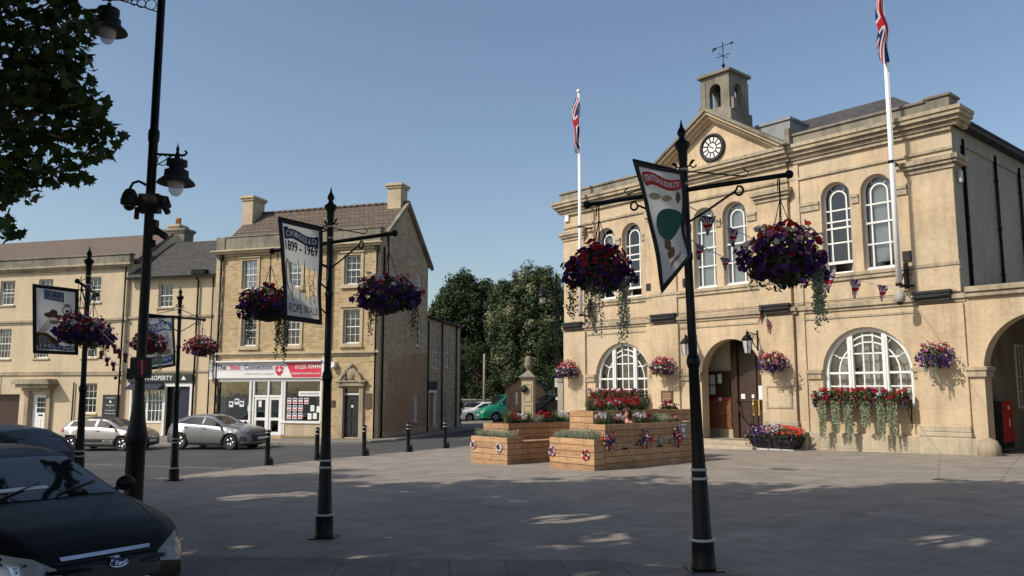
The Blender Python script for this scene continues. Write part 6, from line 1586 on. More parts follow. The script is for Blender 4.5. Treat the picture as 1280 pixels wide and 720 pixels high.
    def part(nm_, mats, items, par=t, off=.005, step=.07):
        q = MB()
        for it in items: decal(it[0], it[1], off if len(it) < 4 else it[3], q, it[2] if len(it) > 2 else 0, step)
        return q.build(nm_, mats, par, recalc=False)
    X = lambda s: L / 2 - s
    def sidepoly(s0, s1, f0=0, f1=0):
        lo = lambda s: interp(bl, s) + .035; up = lambda s: min(interp(zt, s) - .11, H - .13)
        k = 12; ups = [(s, up(s)) for s in [lerp(s0 + f0, s1 - f1, i / k) for i in range(k + 1)] if up(s) > lo(s) + .02]
        return [(X(s0), lo(s0))] + [(X(s), z) for s, z in ups] + [(X(s1), lo(s1))]
    for sd, nm_ in (('L', 'side_window'), ('R', 'side_window')):
        for w_ in S['wins']: part(nm_, ['carglass'], [(sd, sidepoly(*w_))])
    w0, w1, y0, y1 = S['screen']; scr = part('windscreen', ['carglass'], [('T', [(X(w0), -y0), (X(w0 - .05), 0), (X(w0), y0), (X(w1), y1), (X(w1 - .02), 0), (X(w1), -y1)])])
    w0, w1, y0, y1 = S['rscreen']; part('rear_window', ['carglass'], [('T' if S.get('rtop') else 'B', [(X(w0), -y0), (X(w0), y0), (X(w1), y1), (X(w1), -y1)] if S.get('rtop') else [(-y0, w0), (y0, w0), (y1, w1), (-y1, w1)])])
    # wipers, door seams, handles
    q = MB()
    for a in (-.45, .1):
        p0 = tree.ray_cast(Vector((X(S['screen'][0] - .02), a, 4)), DIR['T'])[0]; p1 = tree.ray_cast(Vector((X(S['screen'][0] + .22), a + .5, 4)), DIR['T'])[0]
        if p0 and p1: q.tube([p0 + Vector((0, 0, .02)), p1 + Vector((0, 0, .02))], .008, 4)
    q.build('wiper', ['plastic'], t)
    q = MB()
    for sd in 'LR':
        for s in S['seams']: decal(sd, [(X(s) - .004, .3), (X(s) + .004, .3), (X(s) + .004, interp(bl, s)), (X(s) - .004, interp(bl, s))], .002, q)
        decal(sd, [(X(S['seams'][0]), .3), (X(S['seams'][-1]), .3), (X(S['seams'][-1]), .307), (X(S['seams'][0]), .307)], .002, q)
    q.build('door_seam', ['blackm'], t, recalc=False)
    for sg in (1, -1):
        for s in S['handles']:
            q = MB(); y = hw(s) * .985 * sg; q.box(X(s) - .09, X(s) + .09, min(y, y + .03 * sg), max(y, y + .03 * sg), interp(bl, s) - .13, interp(bl, s) - .105); q.build('door_handle', [paint], t, bevel=.006)
        q = MB(); s = S['mir']; y = hw(s) * .96 * sg; zz = interp(bl, s) + .07
        q.tube([(X(s), y, zz - .04), (X(s), y + .08 * sg, zz)], .025, 6); q.ball((X(s) - .02, y + .15 * sg, zz + .03), .1, 10, 0, (.6, 1.05, .8)); q.build('wing_mirror', [S.get('mirmat', paint)], t)
    # wheels
    for c in (sf, sr):
        for sg in (1, -1):
            y = (hwid - .13) * sg
            q = MB(); q.X = Matrix.Translation((X(c), y, ra)) @ Matrix.Rotation(-PI / 2 * sg, 4, 'X')
            q.lathe([(ra * .66, -.1), (ra * .93, -.1), (ra, -.07), (ra, .07), (ra * .95, .1), (ra * .68, .105), (ra * .66, .09)], 28); wh = q.build('wheel', ['tyre'], t)
            q = MB(); q.X = Matrix.Translation((X(c), y, ra)) @ Matrix.Rotation(-PI / 2 * sg, 4, 'X')
            q.lathe([(.01, .0), (ra * .66, .0), (ra * .66, .02)], 24, m=1); q.lathe([(ra * .6, .08), (ra * .69, .095), (ra * .69, .06), (ra * .6, .05)], 28)
            for k in range(5):
                for dd in (-.13, .13):
                    a = 2 * PI * k / 5; ca, sa = math.cos(a), math.sin(a); cb, sb = math.cos(a + dd * 1.4), math.sin(a + dd * 1.4)
                    q.tube([(ca * .05, sa * .05, .075), (cb * ra * .63, sb * ra * .63, .075)], [.024, .03], 5)
            q.lathe([(.005, .09), (.05, .088), (.06, .07)], 12); q.build('rim', ['alloy', 'plastic'], wh)
    q = MB()
    for c in (sf, sr): q.box(X(c) - Ra, X(c) + Ra, -hwid + .25, hwid - .25, .22, ra + Ra - .02)
    q.box(-L / 2 + .3, L / 2 - .3, -hwid + .14, hwid - .14, .18, .45)
    for c in (sf, sr):
        for sg in (1, -1):
            q.X = Matrix.Translation((X(c), (hwid - .04) * sg, ra)) @ Matrix.Rotation(PI / 2 * sg, 4, 'X')
            k = 16; q.add([(Ra * math.cos(PI * i / k), Ra * math.sin(PI * i / k) * (1 if sg > 0 else -1) , 0) for i in range(k + 1)] + [(Ra * math.cos(PI * i / k), Ra * math.sin(PI * i / k) * (1 if sg > 0 else -1), .24) for i in range(k + 1)], [(i, i + 1, k + 2 + i, k + 1 + i) for i in range(k)])
            q.X = None
    q.build('underbody', ['blackm'], t)
    return t, part, X, tree, scr
SILV = carpaint('warm_silver_paint', (.33, .305, .28), .5, .3); GREY = carpaint('mid_grey_paint', (.12, .124, .13), .2, .3); BLK = carpaint('black_blue_paint', (.003, .0032, .004), 0, .5, .06)
DBLUE = carpaint('dark_blue_paint', (.005, .006, .009), 0, .45, .12); WHT = carpaint('white_car_paint', (.7, .7, .7), 0, .3); GRN = carpaint('bright_green_paint', (.0, .2, .1), 0, .35)
for m_ in (BLK, DBLUE): m_.node_tree.nodes['Principled BSDF'].inputs['Specular IOR Level'].default_value = .22
hatch = dict(L=3.99, W=1.75, H=1.47, wb=2.54, sf=.83, rw=.58, Rw=.31,
    top=[(0, .66), (.06, .78), (.2, .88), (.6, .98), (.98, 1.04), (1.15, 1.12), (1.75, 1.4), (2.1, 1.46), (2.6, 1.47), (3.3, 1.4), (3.6, 1.32), (3.85, 1.05), (3.99, .85)], belt=[(0, .8), (1, .97), (2, 1.0), (3.99, 1.04)],
    wins=[(1.2, 2.15, .35, .0), (2.23, 3.05, 0, .05), (3.12, 3.5, 0, .12)], screen=(1.1, 1.75, .64, .52), rscreen=(1.0, 1.3, .55, .48), seams=(1.15, 2.19, 3.08), handles=(2.05, 2.95), mir=1.28, clad=.33, roofmat='plastic', mirmat='plastic', nose=.18)
c3, part, X, tr, _ = car('parked_car', 'warm silver hatchback with black roof parked beside the estate agent', 'car', (-18.15, 37.45, g(-18.1, 37.5) - .12), rad(-10), hatch, SILV, 'cars parked along the shop kerb')
for sd in 'LR': part('door_bump_panel', ['plastic', 'alloy'], [(sd, [(X(2.95), .38), (X(1.25), .38), (X(1.25), .52), (X(2.95), .52)]), (sd, [(X(1.75), .41), (X(1.3), .41), (X(1.3), .49), (X(1.75), .49)], 1, .009), (sd, [(X(1.68), .43), (X(1.37), .43), (X(1.37), .47), (X(1.68), .47)], 0, .012)])
part('headlight', ['headlens'], [('F', [(.5, .6), (.78, .66), (.78, .74), (.5, .68)])]); part('headlight', ['headlens'], [('F', [(-.5, .6), (-.78, .66), (-.78, .74), (-.5, .68)])])
part('grille', ['plastic', 'chrome'], [('F', [(-.55, .3), (.55, .3), (.6, .56), (-.6, .56)]), ('F', [(-.5, .6), (.5, .6), (.5, .62), (-.5, .62)], 1, .01)])
part('number_plate', ['paper'], [('F', [(-.26, .4), (.26, .4), (.26, .51), (-.26, .51)])], off=.02)
for sd in 'LR': part('tail_light', ['redlamp'], [(sd, [(X(3.72), .82), (X(3.93), .8), (X(3.93), .95), (X(3.75), .97)])])
puma = dict(L=4.19, W=1.8, H=1.52, wb=2.59, sf=.86, rw=.57, Rw=.34,
    top=[(0, .7), (.05, .84), (.2, .93), (.6, 1.0), (1.1, 1.07), (1.3, 1.14), (1.95, 1.45), (2.3, 1.51), (2.8, 1.515), (3.3, 1.44), (3.8, 1.27), (4.0, 1.12), (4.19, .85)], belt=[(0, .85), (1, .98), (2, 1.02), (3.3, 1.1), (4.19, 1.15)],
    wins=[(1.32, 2.3, .42, .0), (2.38, 3.55, 0, .45)], screen=(1.22, 1.92, .66, .52), rscreen=(1.08, 1.3, .52, .44), seams=(1.25, 2.34, 3.3), handles=(2.2, 3.15), mir=1.42, clad=.32, mirmat='plastic', nose=.2)
pm, part, X, tr, _ = car('parked_car', 'mid grey crossover parked in front of the red and white shopfront', 'car', (-13.1, 36.95, g(-13.1, 37) - .12), rad(-17), puma, GREY, 'cars parked along the shop kerb')
part('headlight', ['headlens'], [('F', [(.52, .82), (.8, .8), (.8, .92), (.6, .93)])]); part('headlight', ['headlens'], [('F', [(-.52, .82), (-.8, .8), (-.8, .92), (-.6, .93)])])
for sd in 'LR': part('headlight', ['headlens'], [(sd, [(X(.1), .8), (X(.42), .9), (X(.4), .96), (X(.12), .9)])])
part('grille', ['plastic'], [('F', [(-.52, .38), (.52, .38), (.62, .6), (.45, .76), (-.45, .76), (-.62, .6)])])
part('number_plate', ['paper'], [('F', [(-.26, .46), (.26, .46), (.26, .57), (-.26, .57)])], off=.02)
for sd in 'LR': part('fog_lamp', ['plastic', 'lens'], [(sd, [(X(.08), .4), (X(.4), .42), (X(.36), .6), (X(.1), .56)])]); part('tail_light', ['redlamp'], [(sd, [(X(3.95), .95), (X(4.12), .92), (X(4.14), 1.02), (X(3.98), 1.06)])])
# dark hatchback behind the big black car
est = dict(hatch); est.update(L=4.25, H=1.45, roofmat=None, clad=0, rw=.6, wb=2.6, mirmat=DBLUE, top=[(0, .6), (.1, .74), (.5, .86), (1.1, .96), (1.3, 1.05), (2.0, 1.38), (2.4, 1.44), (3.0, 1.44), (3.6, 1.36), (3.9, 1.22), (4.15, .95), (4.25, .8)], wins=[(1.4, 2.4, .45, 0), (2.48, 3.3, 0, .05), (3.36, 3.85, 0, .15)], screen=(1.25, 1.95, .66, .54), seams=(1.3, 2.44, 3.33), handles=(2.3, 3.2), mir=1.5, rscreen=(.98, 1.26, .56, .5))
dk, part, X, tr, _ = car('parked_car', 'dark blue hatchback parked just behind the black car, left of the leftmost post', 'car', (-10.25, 15.2, g(-10, 15) - .03), rad(170), est, DBLUE)
dk.scale = (1, 1, 1.07)
for sd in 'LR': part('tail_light', ['redlamp'], [(sd, [(X(3.95), .75), (X(4.18), .72), (X(4.16), .9), (X(3.98), .94)])])
sv, part, X, tr, _ = car('parked_car', 'silver-roofed car at the left edge of the picture, beyond the dark hatchback', 'car', (-14.0, 20.2, g(-14, 20) - .12), rad(172), dict(est, H=1.5), SILV)
# the black people-carrier in the foreground
big = dict(L=4.37, W=1.83, H=1.49, wb=2.64, sf=.88, rw=.62, Rw=.32,
    top=[(0, .62), (.05, .72), (.15, .79), (.4, .89), (.8, .98), (1.08, 1.03), (1.22, 1.09), (1.95, 1.39), (2.3, 1.455), (2.8, 1.485), (3.4, 1.455), (3.9, 1.36), (4.15, 1.25), (4.3, .98), (4.37, .85)], belt=[(0, .75), (1, .97), (2, 1.0), (4.37, 1.08)],
    wins=[(1.3, 2.35, .5, 0), (2.43, 3.3, 0, .04), (3.36, 3.85, 0, .2)], screen=(1.14, 1.93, .7, .58), rscreen=(1.05, 1.4, .6, .5), seams=(1.3, 2.39, 3.33), handles=(2.25, 3.18), mir=1.5, mirmat=BLK, nose=.24, bulge=.17, lean=.1)
FA = rad(-34); fx, fy = -3.35, 7.15; fz = g(-4.5, 7.5) - .14
fo_, part, X, tr, scr = car('parked_car', 'black people carrier parked in the left foreground with chrome bonnet strip', 'car', (fx - math.cos(FA) * 2.3, fy - math.sin(FA) * 2.3, fz), FA, big, BLK)
for s in (1, -1):
    HL = [(.42, .56), (.78, .5), (.9, .58), (.9, .72), (.78, .76), (.6, .71), (.45, .62)]
    o = part('headlight', ['headlens'], [('F', [(y * s, z) for y, z in HL])], off=.008)
    part('reflector', ['plastic', 'chrome', 'alloy'], [('F', [(y * s, z) for y, z in HL], 0, .002)] + [('F', [((c + r * math.cos(2 * PI * k / 16)) * s, z + r * math.sin(2 * PI * k / 16)) for k in range(16)], m_, of) for c, z, r, m_, of in ((.72, .625, .075, 1, .004), (.72, .625, .05, 2, .006), (.56, .61, .05, 1, .004), (.56, .61, .032, 2, .006))], par=o)
    part('indicator', ['amber'], [('F', [(.88 * s, .6), (.905 * s, .6), (.905 * s, .7), (.88 * s, .7)])], off=.01)
    part('fog_lamp', ['plastic'], [('F', [(.6 * s, .32), (.8 * s, .32), (.8 * s, .42), (.6 * s, .42)])])
part('grille', ['plastic'], [('F', [(-.4, .48), (.4, .48), (.44, .62), (-.44, .62)])])
part('lower_grille', ['plastic'], [('F', [(-.5, .24), (.5, .24), (.46, .36), (-.46, .36)])])
part('chrome_strip', ['chrome'], [('F', [(-.39, .665), (.39, .665), (.4, .695), (-.4, .695)])], off=.014)
bd = part('badge', ['chrome', 'navyf'], [('F', [(.08 * math.cos(2 * PI * k / 24), .61 + .033 * math.sin(2 * PI * k / 24)) for k in range(24)], 0, .03), ('F', [(.072 * math.cos(2 * PI * k / 24), .61 + .026 * math.sin(2 * PI * k / 24)) for k in range(24)], 1, .037)], step=.02)
vs, fs = txt_mesh('Ford', .048, .0006, .35); q = MB()
def onf(a, b_):
    h_ = tr.ray_cast(Vector((5, a, .607 + b_)), Vector((-1, 0, 0))); nn = h_[1] if h_[1].x > 0 else -h_[1]; return h_[0] + nn * .043
q.add([onf(a, b_) for a, b_ in vs], fs); q.build('badge_lettering', ['chrome'], bd, recalc=False)
part('number_plate', ['paper'], [('F', [(-.26, .37), (.26, .37), (.26, .47), (-.26, .47)])], off=.03)
def seam(side, pts, w_=.005): return [(side, [(a[0] - w_ * ny, a[1] + w_ * nx), (b_[0] - w_ * ny, b_[1] + w_ * nx), (b_[0] + w_ * ny, b_[1] - w_ * nx), (a[0] + w_ * ny, a[1] - w_ * nx)]) for a, b_ in zip(pts, pts[1:]) for nx, ny in [((b_[0] - a[0]) / math.hypot(b_[0] - a[0], b_[1] - a[1]), (b_[1] - a[1]) / math.hypot(b_[0] - a[0], b_[1] - a[1]))]]
for s in (1, -1): part('bonnet_seam', ['blackm'], seam('T', [(X(.1), .42 * s), (X(.3), .6 * s), (X(.7), .7 * s), (X(1.08), .76 * s)]), off=.002)
part('bonnet_seam', ['blackm'], seam('F', [(-.44, .652), (0, .648), (.44, .652)]), off=.004)
for k in range(3): part('grille_bar', ['plastic'], [('F', [(-.4, .5 + k * .035), (.4, .5 + k * .035), (.4, .512 + k * .035), (-.4, .512 + k * .035)])], off=.014)
part('bumper_seam', ['blackm'], seam('F', [(-.8, .47), (-.44, .46), (.44, .46), (.8, .47)]), off=.003)
part('dashboard_paper', ['paper'], [('T', [(X(1.27), -.35), (X(1.27), .1), (X(1.33), .1), (X(1.33), -.35)])], off=.007)

# ================================================================== VEHICLES AT THE END OF THE SIDE STREET
van = dict(L=4.9, W=1.9, H=1.95, wb=3.0, sf=.95, rw=.75, Rw=.33, top=[(0, .8), (.1, .95), (.6, 1.1), (1.0, 1.2), (1.9, 1.86), (2.3, 1.95), (4.7, 1.93), (4.85, 1.8), (4.9, 1.2)], belt=[(0, 1.0), (1, 1.12), (4.9, 1.15)],
    wins=[(1.25, 2.2, .6, 0), (2.35, 3.4, 0, 0), (3.5, 4.6, 0, .1)], screen=(1.02, 1.85, .8, .7), rscreen=(1.15, 1.7, .75, .68), seams=(1.3, 2.28), handles=(2.15,), mir=1.35, nose=.15)
def far(spec, lab, x, y, a, paint, z=None):
    c, part, X, tr, _ = car('parked_car' if spec is not van else 'parked_van', lab, 'car' if spec is not van else 'van', (x, y, (g(x, y) - .12) if z is None else z), rad(a), spec, paint, 'vehicles parked at the end of the side street')
    L = spec['L']
    for s in (1, -1): part('headlight', ['headlens'], [('F', [(.5 * s, .62), (.78 * s, .62), (.78 * s, .76), (.5 * s, .72)])])
    part('number_plate', ['paper'], [('F', [(-.26, .42), (.26, .42), (.26, .53), (-.26, .53)])], off=.02)
    return part
far(van, 'bright green van parked at the end of the side street, beside the brick hut', -.25, 60.5, 208, GRN)
far(dict(est, H=1.5), 'white car parked just left of the green van', -2.35, 60.3, 212, WHT)
far(dict(est), 'grey car parked left of the white car in the side street', -3.6, 62.0, 212, GREY)
far(dict(est), 'silver car at the far left of the row in the side street', -4.9, 63.8, 212, SILV)
far(dict(van, H=1.75, L=4.6), 'dark blue van parked behind the stone pillar near the town hall corner', 2.2, 45.5, 205, DBLUE)
# ================================================================== TREES
def limb(mb, a, b, r0, r1, rnd, n=5, wob=.12, m=0):
    a, b = Vector(a), Vector(b); L = (b - a).length; pts = []
    for i in range(n + 1):
        k = i / n; o = Vector((rnd.uniform(-1, 1), rnd.uniform(-1, 1), rnd.uniform(-.4, .4))) * wob * L * .3 * math.sin(PI * k); pts.append(a.lerp(b, k) + o + Vector((0, 0, L * .06 * math.sin(PI * k))))
    mb.tube(pts, [lerp(r0, r1, i / n) for i in range(n + 1)], 7, m)
    return pts
def tree(name, label, base, trunk_h, r, crown_c, crown_r, nclump, nleaf, leaf, mats, seed, bark='bark', clump_r=.9, pale=0, reject=None, group=None, cat='tree'):
    rnd = random.Random(seed); base = Vector(base); t = thing(name, label, cat, base, 0, group)
    cc = Vector(crown_c) - base; cr = Vector(crown_r); cl = []
    tries = 0
    while len(cl) < nclump and tries < nclump * 30:
        tries += 1
        d = rdir(rnd); k = rnd.uniform(.45, 1) ** .5; lump = 1 + .18 * noise.noise(d * 1.7 + Vector((seed, 0, 0)))
        p = cc + Vector((d.x * cr.x, d.y * cr.y, d.z * cr.z)) * k * lump
        if reject and reject(p + base): continue
        cl.append((p, clump_r * rnd.uniform(.55, 1.25), k))
    w = MB(); tips = limb(w, (0, 0, -.3), (cc.x * .3, cc.y * .3, trunk_h), r, r * .6, rnd, 5, .05); top = tips[-1]
    up = limb(w, top, cc + Vector((0, 0, cr.z * .45)), r * .6, r * .12, rnd, 6, .1)
    for p, cr_, k in cl[::max(1, len(cl) // 46)]:
        s = rnd.choice(up[:5] + [top]); limb(w, s, p, r * .22, r * .04, rnd, 5, .2)
    w.build('trunk', [bark], t, recalc=False)
    f = MB(); per = nleaf // len(cl)
    for p, cr_, k in cl:
        mi = 1 if (pale and rnd.random() < pale and k > .75) else 0
        for i in range(per):
            d = rdir(rnd); q = p + d * cr_ * rnd.random() ** .45 * Vector((1, 1, 1)).length / 1.732
            if reject and reject(q + base): continue
            leafquad(f, q, d + rdir(rnd) * .9 + Vector((0, 0, .3)), leaf * rnd.uniform(.7, 1.3), leaf * rnd.uniform(.45, .8), mi, rnd)
    f.build('crown', mats, t, recalc=False); return t
tree('domed_tree', 'dark domed tree with pale inner branches, behind the left end of the parked vehicles', (-4.2, 75, g(-4, 75)), 3.5, .35, (-4.1, 75, 7.4), (3.55, 3.2, 5.1), 520, 80000, .24, ['leaf_dark'], 21, 'bark_pale', .7)
tree('grey_green_tree', 'tall grey-green tree with pale seed clusters beside the town hall', (2.0, 67, g(2, 67)), 3, .4, (1.7, 66, 6.3), (3.7, 3.2, 5.3), 440, 76000, .22, ['leaf_mid', 'leaf_pale'], 22, 'bark_pale', .7, .13)
tree('evergreen_bush', 'broad dark evergreen mass under the domed tree, left part', (-2.9, 69, g(-3, 69)), 1, .25, (-2.9, 69, 2.7), (2.6, 1.8, 2.9), 60, 15000, .17, ['leaf_hedge'], 23, clump_r=.8)
tree('evergreen_bush', 'dark evergreen mass behind the brick hut', (.2, 68, g(0, 68)), 1, .25, (.3, 68, 3.0), (2.6, 1.6, 3.5), 60, 15000, .17, ['leaf_hedge'], 24, clump_r=.8)
tree('evergreen_bush', 'dark evergreen mass between the stone pillar and the town hall corner', (3.9, 62, g(4, 62)), 1, .25, (3.6, 62, 3.2), (2.4, 1.6, 3.6), 60, 14000, .17, ['leaf_hedge'], 25, clump_r=.8)
tree('clipped_conifer', 'narrow dark conifer at the end of the rear wing of the corner house', (-3.35, 53.0, g(-3, 53)), .6, .12, (-3.45, 53.0, 2.3), (.42, 1.2, 2.4), 40, 9000, .1, ['leaf_hedge'], 26, clump_r=.3)
tree('background_tree', 'tall dark tree far back between the domed tree and the town hall', (-.4, 84, -.2), 3, .35, (-.8, 84, 6.6), (4.2, 3, 5.2), 160, 30000, .28, ['leaf_dark'], 27, clump_r=1.1)
tree('background_tree', 'far tree rising behind the rear wing of the corner house', (-8.5, 82, -.2), 3, .35, (-8, 82, 5), (3.6, 3, 4.6), 80, 14000, .26, ['leaf_dark'], 28, clump_r=1.1)
tree('background_tree', 'far tree hidden behind the town hall', (8.5, 80, -.2), 3, .4, (8.0, 80, 5.6), (4.5, 3, 5), 80, 14000, .26, ['leaf_dark'], 29, clump_r=1.1)
# plane tree whose branch hangs into the top left, and its neighbours round the square
MAPLE = [(0, -.5), (.04, -.3), (.22, -.42), (.2, -.24), (.5, -.2), (.36, -.02), (.44, .16), (.22, .14), (.16, .3), (0, .55), (-.16, .3), (-.22, .14), (-.44, .16), (-.36, -.02), (-.5, -.2), (-.2, -.24), (-.22, -.42), (-.04, -.3)]
def maple(mb, p, n, S_, rnd):
    n = n.normalized(); t = n.orthogonal().normalized(); t.rotate(Matrix.Rotation(rnd.random() * 6.28, 3, n)); s = n.cross(t); q = rnd.uniform(.1, .3)
    vs = [p + n * 0] + [p + (s * a + t * b) * S_ - n * (abs(a) * q + b * b * .15) * S_ for a, b in MAPLE]
    k = len(MAPLE); mb.add(vs, [(0, 1 + i, 1 + (i + 1) % k) for i in range(k)], 0)
SUNV = Vector((-.91, -.415, .9004 * 1.0002)).normalized()
SUN_GAPS = [((1.6, 8.35, 3.6), .48), ((-2.8, 10.85, 3.5), .52), ((-8.3, 14.8, 3.2), .72), ((2.85, 8.1, 3.3), .3)]
def in_view_or_sun_gap(p, mx=.70, mz=.53):
    for c, r in SUN_GAPS:      # leaves cut out along sun rays, added so light reaches banners and a basket
        d = p - Vector(c); k = d.dot(SUNV)
        if k > 0 and (d - SUNV * k).length < r: return True
    return p.y > .2 and abs(p.x) < mx * p.y + .4 and p.z < 2.2 + mz * p.y
rnd = random.Random(77)
tb = Vector((-9.6, 10.4, g(-9.6, 10.4)))
pt = thing('plane_tree', 'large maple-leaved plane tree whose leafy branches hang into the top left corner', 'tree', tb)
w = MB(); tp = limb(w, (0, 0, -.3), (.3, .1, 4.0), .42, .32, rnd, 6, .04)
CLS = [(-7.02, 6.84, .76), (-6.5, 7.0, .42), (-6.84, 6.02, .62), (-6.36, 6.1, .4), (-6.5, 5.35, .46), (-5.95, 5.8, .26), (-5.68, 5.42, .2), (-5.84, 5.15, .22), (-6.12, 4.82, .2), (-6.88, 4.98, .5), (-6.66, 4.66, .2), (-7.01, 4.58, .25), (-6.2, 7.15, .26), (-6.96, 3.98, .16), (-6.2, 6.45, .26), (-7.86, 6.13, .9), (-7.52, 4.75, .6), (-7.2, 8.05, .8), (-6.5, 5.9, .3), (-6.7, 6.4, .5), (-6.05, 5.45, .2)]
f = MB()
for x, z, r in CLS:
    c = Vector((x, 11, z)) - tb; s0 = Vector((.8, .2, 5.4)) if x < -6.4 else Vector((2.6, .5, 5.6 if z > 5 else 4.9))
    limb(w, s0 - Vector((.3, 0, 0)), c, .05, .008, rnd, 5, .15)
    for k in range(int(112 * (r / .5) ** 1.7) + 8):
        d = rdir(rnd); q = c + Vector((d.x * r, d.y * r * 1.8, d.z * r)) * rnd.random() ** .5 * 1.08
        maple(f, q, d * .5 + Vector((0, -.4, .5)) + rdir(rnd) * .8, rnd.uniform(.15, .23), rnd)
        if rnd.random() < .25: f.tube([q, c.lerp(q, .5)], .003, 3, 1, False)
limb(w, tp[-1], (.8, .2, 5.4), .3, .12, rnd); limb(w, (.5, .15, 5.0), (2.6, .5, 5.6), .1, .03, rnd); limb(w, (.5, .15, 4.8), (2.7, .5, 4.95), .08, .03, rnd)
limb(w, tp[-1], (-.5, -1, 9.5), .3, .1, rnd); limb(w, (.8, .2, 5.4), (1, 1, 9), .12, .05, rnd)
cc = Vector((.4, .2, 8.9))
for k in range(190):
    d = rdir(rnd); c = cc + Vector((d.x * 4.2, d.y * 4.2, d.z * 3.2)) * rnd.uniform(.4, 1)
    if in_view_or_sun_gap(c + tb): continue
    if k % 4 == 0: limb(w, (rnd.uniform(-.4, .6), 0, rnd.uniform(5, 8)), c, .06, .015, rnd)
    for i in range(42):
        q = c + rdir(rnd) * rnd.random() ** .5 * .95
        if not in_view_or_sun_gap(q + tb): leafquad(f, q, rdir(rnd) + Vector((0, 0, .8)), .42, .34, 0, rnd)
w.build('trunk', ['bark_pale'], pt, recalc=False); f.build('crown', ['leaf', 'bark'], pt, recalc=False)
NB = [((-4.2, -2.5), (-3.4, 6.6, 11.4), (5.2, 3.9, 2.6), 31), ((-10.5, -1.5), (-8.2, 3.0, 9.5), (5.6, 4.6, 3.2), 32), ((1.5, -4.5), (1.0, .8, 10.5), (5.0, 4.2, 3), 33), ((-17.5, 7.0), (-16.5, 7.5, 8.6), (4.8, 5.2, 3.6), 34), ((-18.5, 14), (-17.2, 13.2, 8.6), (3.4, 3.2, 3.2), 35), ((7, -7), (6.5, -3, 10.5), (4.5, 4, 3), 36)]
NL = ['plane tree standing just behind the camera, its crown overhead', 'plane tree behind and left of the camera', 'plane tree behind and right of the camera', 'plane tree outside the left edge, beside the parked cars', 'plane tree outside the left edge, farther along the road', 'plane tree well behind the camera on the right']
for (bx, by), c, r_, sd in NB:
    if c[0] == -3.4 or True:
        tree('plane_tree', NL[NB.index(((bx, by), c, r_, sd))], (bx, by, g(bx, by)), 5.0, .32, c, r_, 150, 15000, .44, ['leaf'], sd, 'bark_pale', 1.0, reject=in_view_or_sun_gap)

# ================================================================== END OF THE SIDE STREET
x, y = .72, 46.2
ht = thing('brick_hut', 'small red-brick hut with gabled roof behind the stone pillar', 'hut', (x, y, g(x, y)), rad(-4)); z0 = g(x, y)
w = MB(); w.add([(-1.05, 0, -.3), (1.05, 0, -.3), (1.05, 0, 1.98 - z0), (0, 0, 2.62 - z0), (-1.05, 0, 1.98 - z0)], [(0, 1, 2, 3, 4)]); w.box(-1.05, 1.05, .002, 2.6, -.3, 1.97 - z0); w.build('wall', ['redbrick'], ht)
w = MB(); e = 1.98 - z0; p_ = 2.66 - z0
for s in (-1, 1): w.add([(s * 1.22, -.12, e - .1), (0, -.12, p_), (0, 2.7, p_), (s * 1.22, 2.7, e - .1), (s * 1.22, -.12, e - .04), (0, -.12, p_ + .07), (0, 2.7, p_ + .07), (s * 1.22, 2.7, e - .04)], [(0, 1, 5, 4), (4, 5, 6, 7), (0, 3, 2, 1), (0, 4, 7, 3)])
w.build('roof', ['slate'], ht)
for x0 in (-.52, .42): w = MB(); w.box(x0, x0 + .12, -.03, .01, 1.35, 2.02); w.build('window', ['white'], ht)
x, y = .84, 42.0
ps = thing('stone_pillar', 'panelled stone gate pillar topped by an acorn finial', 'pillar', (x, y, g(x, y)), rad(-12)); z0 = g(x, y)
w = MB(); w.box(-.3, .3, -.3, .3, -.2, 2.4 - z0); w.box(-.36, .36, -.36, .36, -.2, .35)
for za, zb in ((.55, 1.45), (1.6, 2.5)):
    for x0, x1, z_0, z_1 in ((-.2, .2, za, za + .05), (-.2, .2, zb - .05, zb), (-.2, -.15, za + .05, zb - .05), (.15, .2, za + .05, zb - .05)): w.box(x0, x1, -.325, -.299, z_0, z_1)
w.build('shaft', ['b2t'], ps, bevel=.01)
w = MB(); zt_ = 2.4 - z0; w.box(-.36, .36, -.36, .36, zt_ + .002, zt_ + .1); w.box(-.42, .42, -.42, .42, zt_ + .1, zt_ + .17); w.lathe([(.5, .17), (.3, .3), (.16, .4), (.12, .48)], 4, (0, 0, zt_), smooth=False, ph=PI / 4); w.build('cap', ['th_par'], ps)
w = MB(); w.lathe([(.1, .46), (.09, .52), (.16, .58), (.19, .66), (.21, .7), (.215, .74), (.2, .78), (.2, .9), (.17, 1.05), (.1, 1.15), (.02, 1.2)], 16, (0, 0, zt_)); w.build('acorn_finial', ['th_par'], ps)
w = MB(); w.X = Matrix.Translation((-.16, -.36, 1.92 - z0)) @ Matrix.Rotation(PI / 2, 4, 'X'); w.lathe([(.02, 0), (.19, 0), (.19, .04), (.02, .05)], 18); w.build('round_plate', ['blackm'], ps)
gp = thing('gate_pier', 'plain stone gate pier against the left corner of the town hall', 'pillar', TX @ Vector((-16.72, .15, -.5)), THA)
w = MB(); w.box(-.17, .17, -.17, .17, -.3, 2.7); w.build('shaft', ['th_side'], gp, bevel=.01); w = MB(); w.box(-.22, .22, -.22, .22, 2.702, 2.8); w.box(-.18, .18, -.18, .18, 2.8, 2.86); w.build('cap', ['th_par'], gp, bevel=.01)
wl = thing('low_stone_wall', 'low pale stone wall behind the parked vehicles', 'wall', (-2.4, 67, g(-2, 67)), rad(2))
w = MB(); w.box(-4, 6.5, 0, .35, -.4, 1.28); w.build('wall_body', ['b2t'], wl); w = MB(); w.box(-4.05, 6.55, -.05, .4, 1.283, 1.4); w.build('coping', ['concrete'], wl, bevel=.02)
wl = thing('wooden_post', 'tall bare wooden post rising behind the green van', 'post', (-2.03, 60.0, g(-2, 60)))
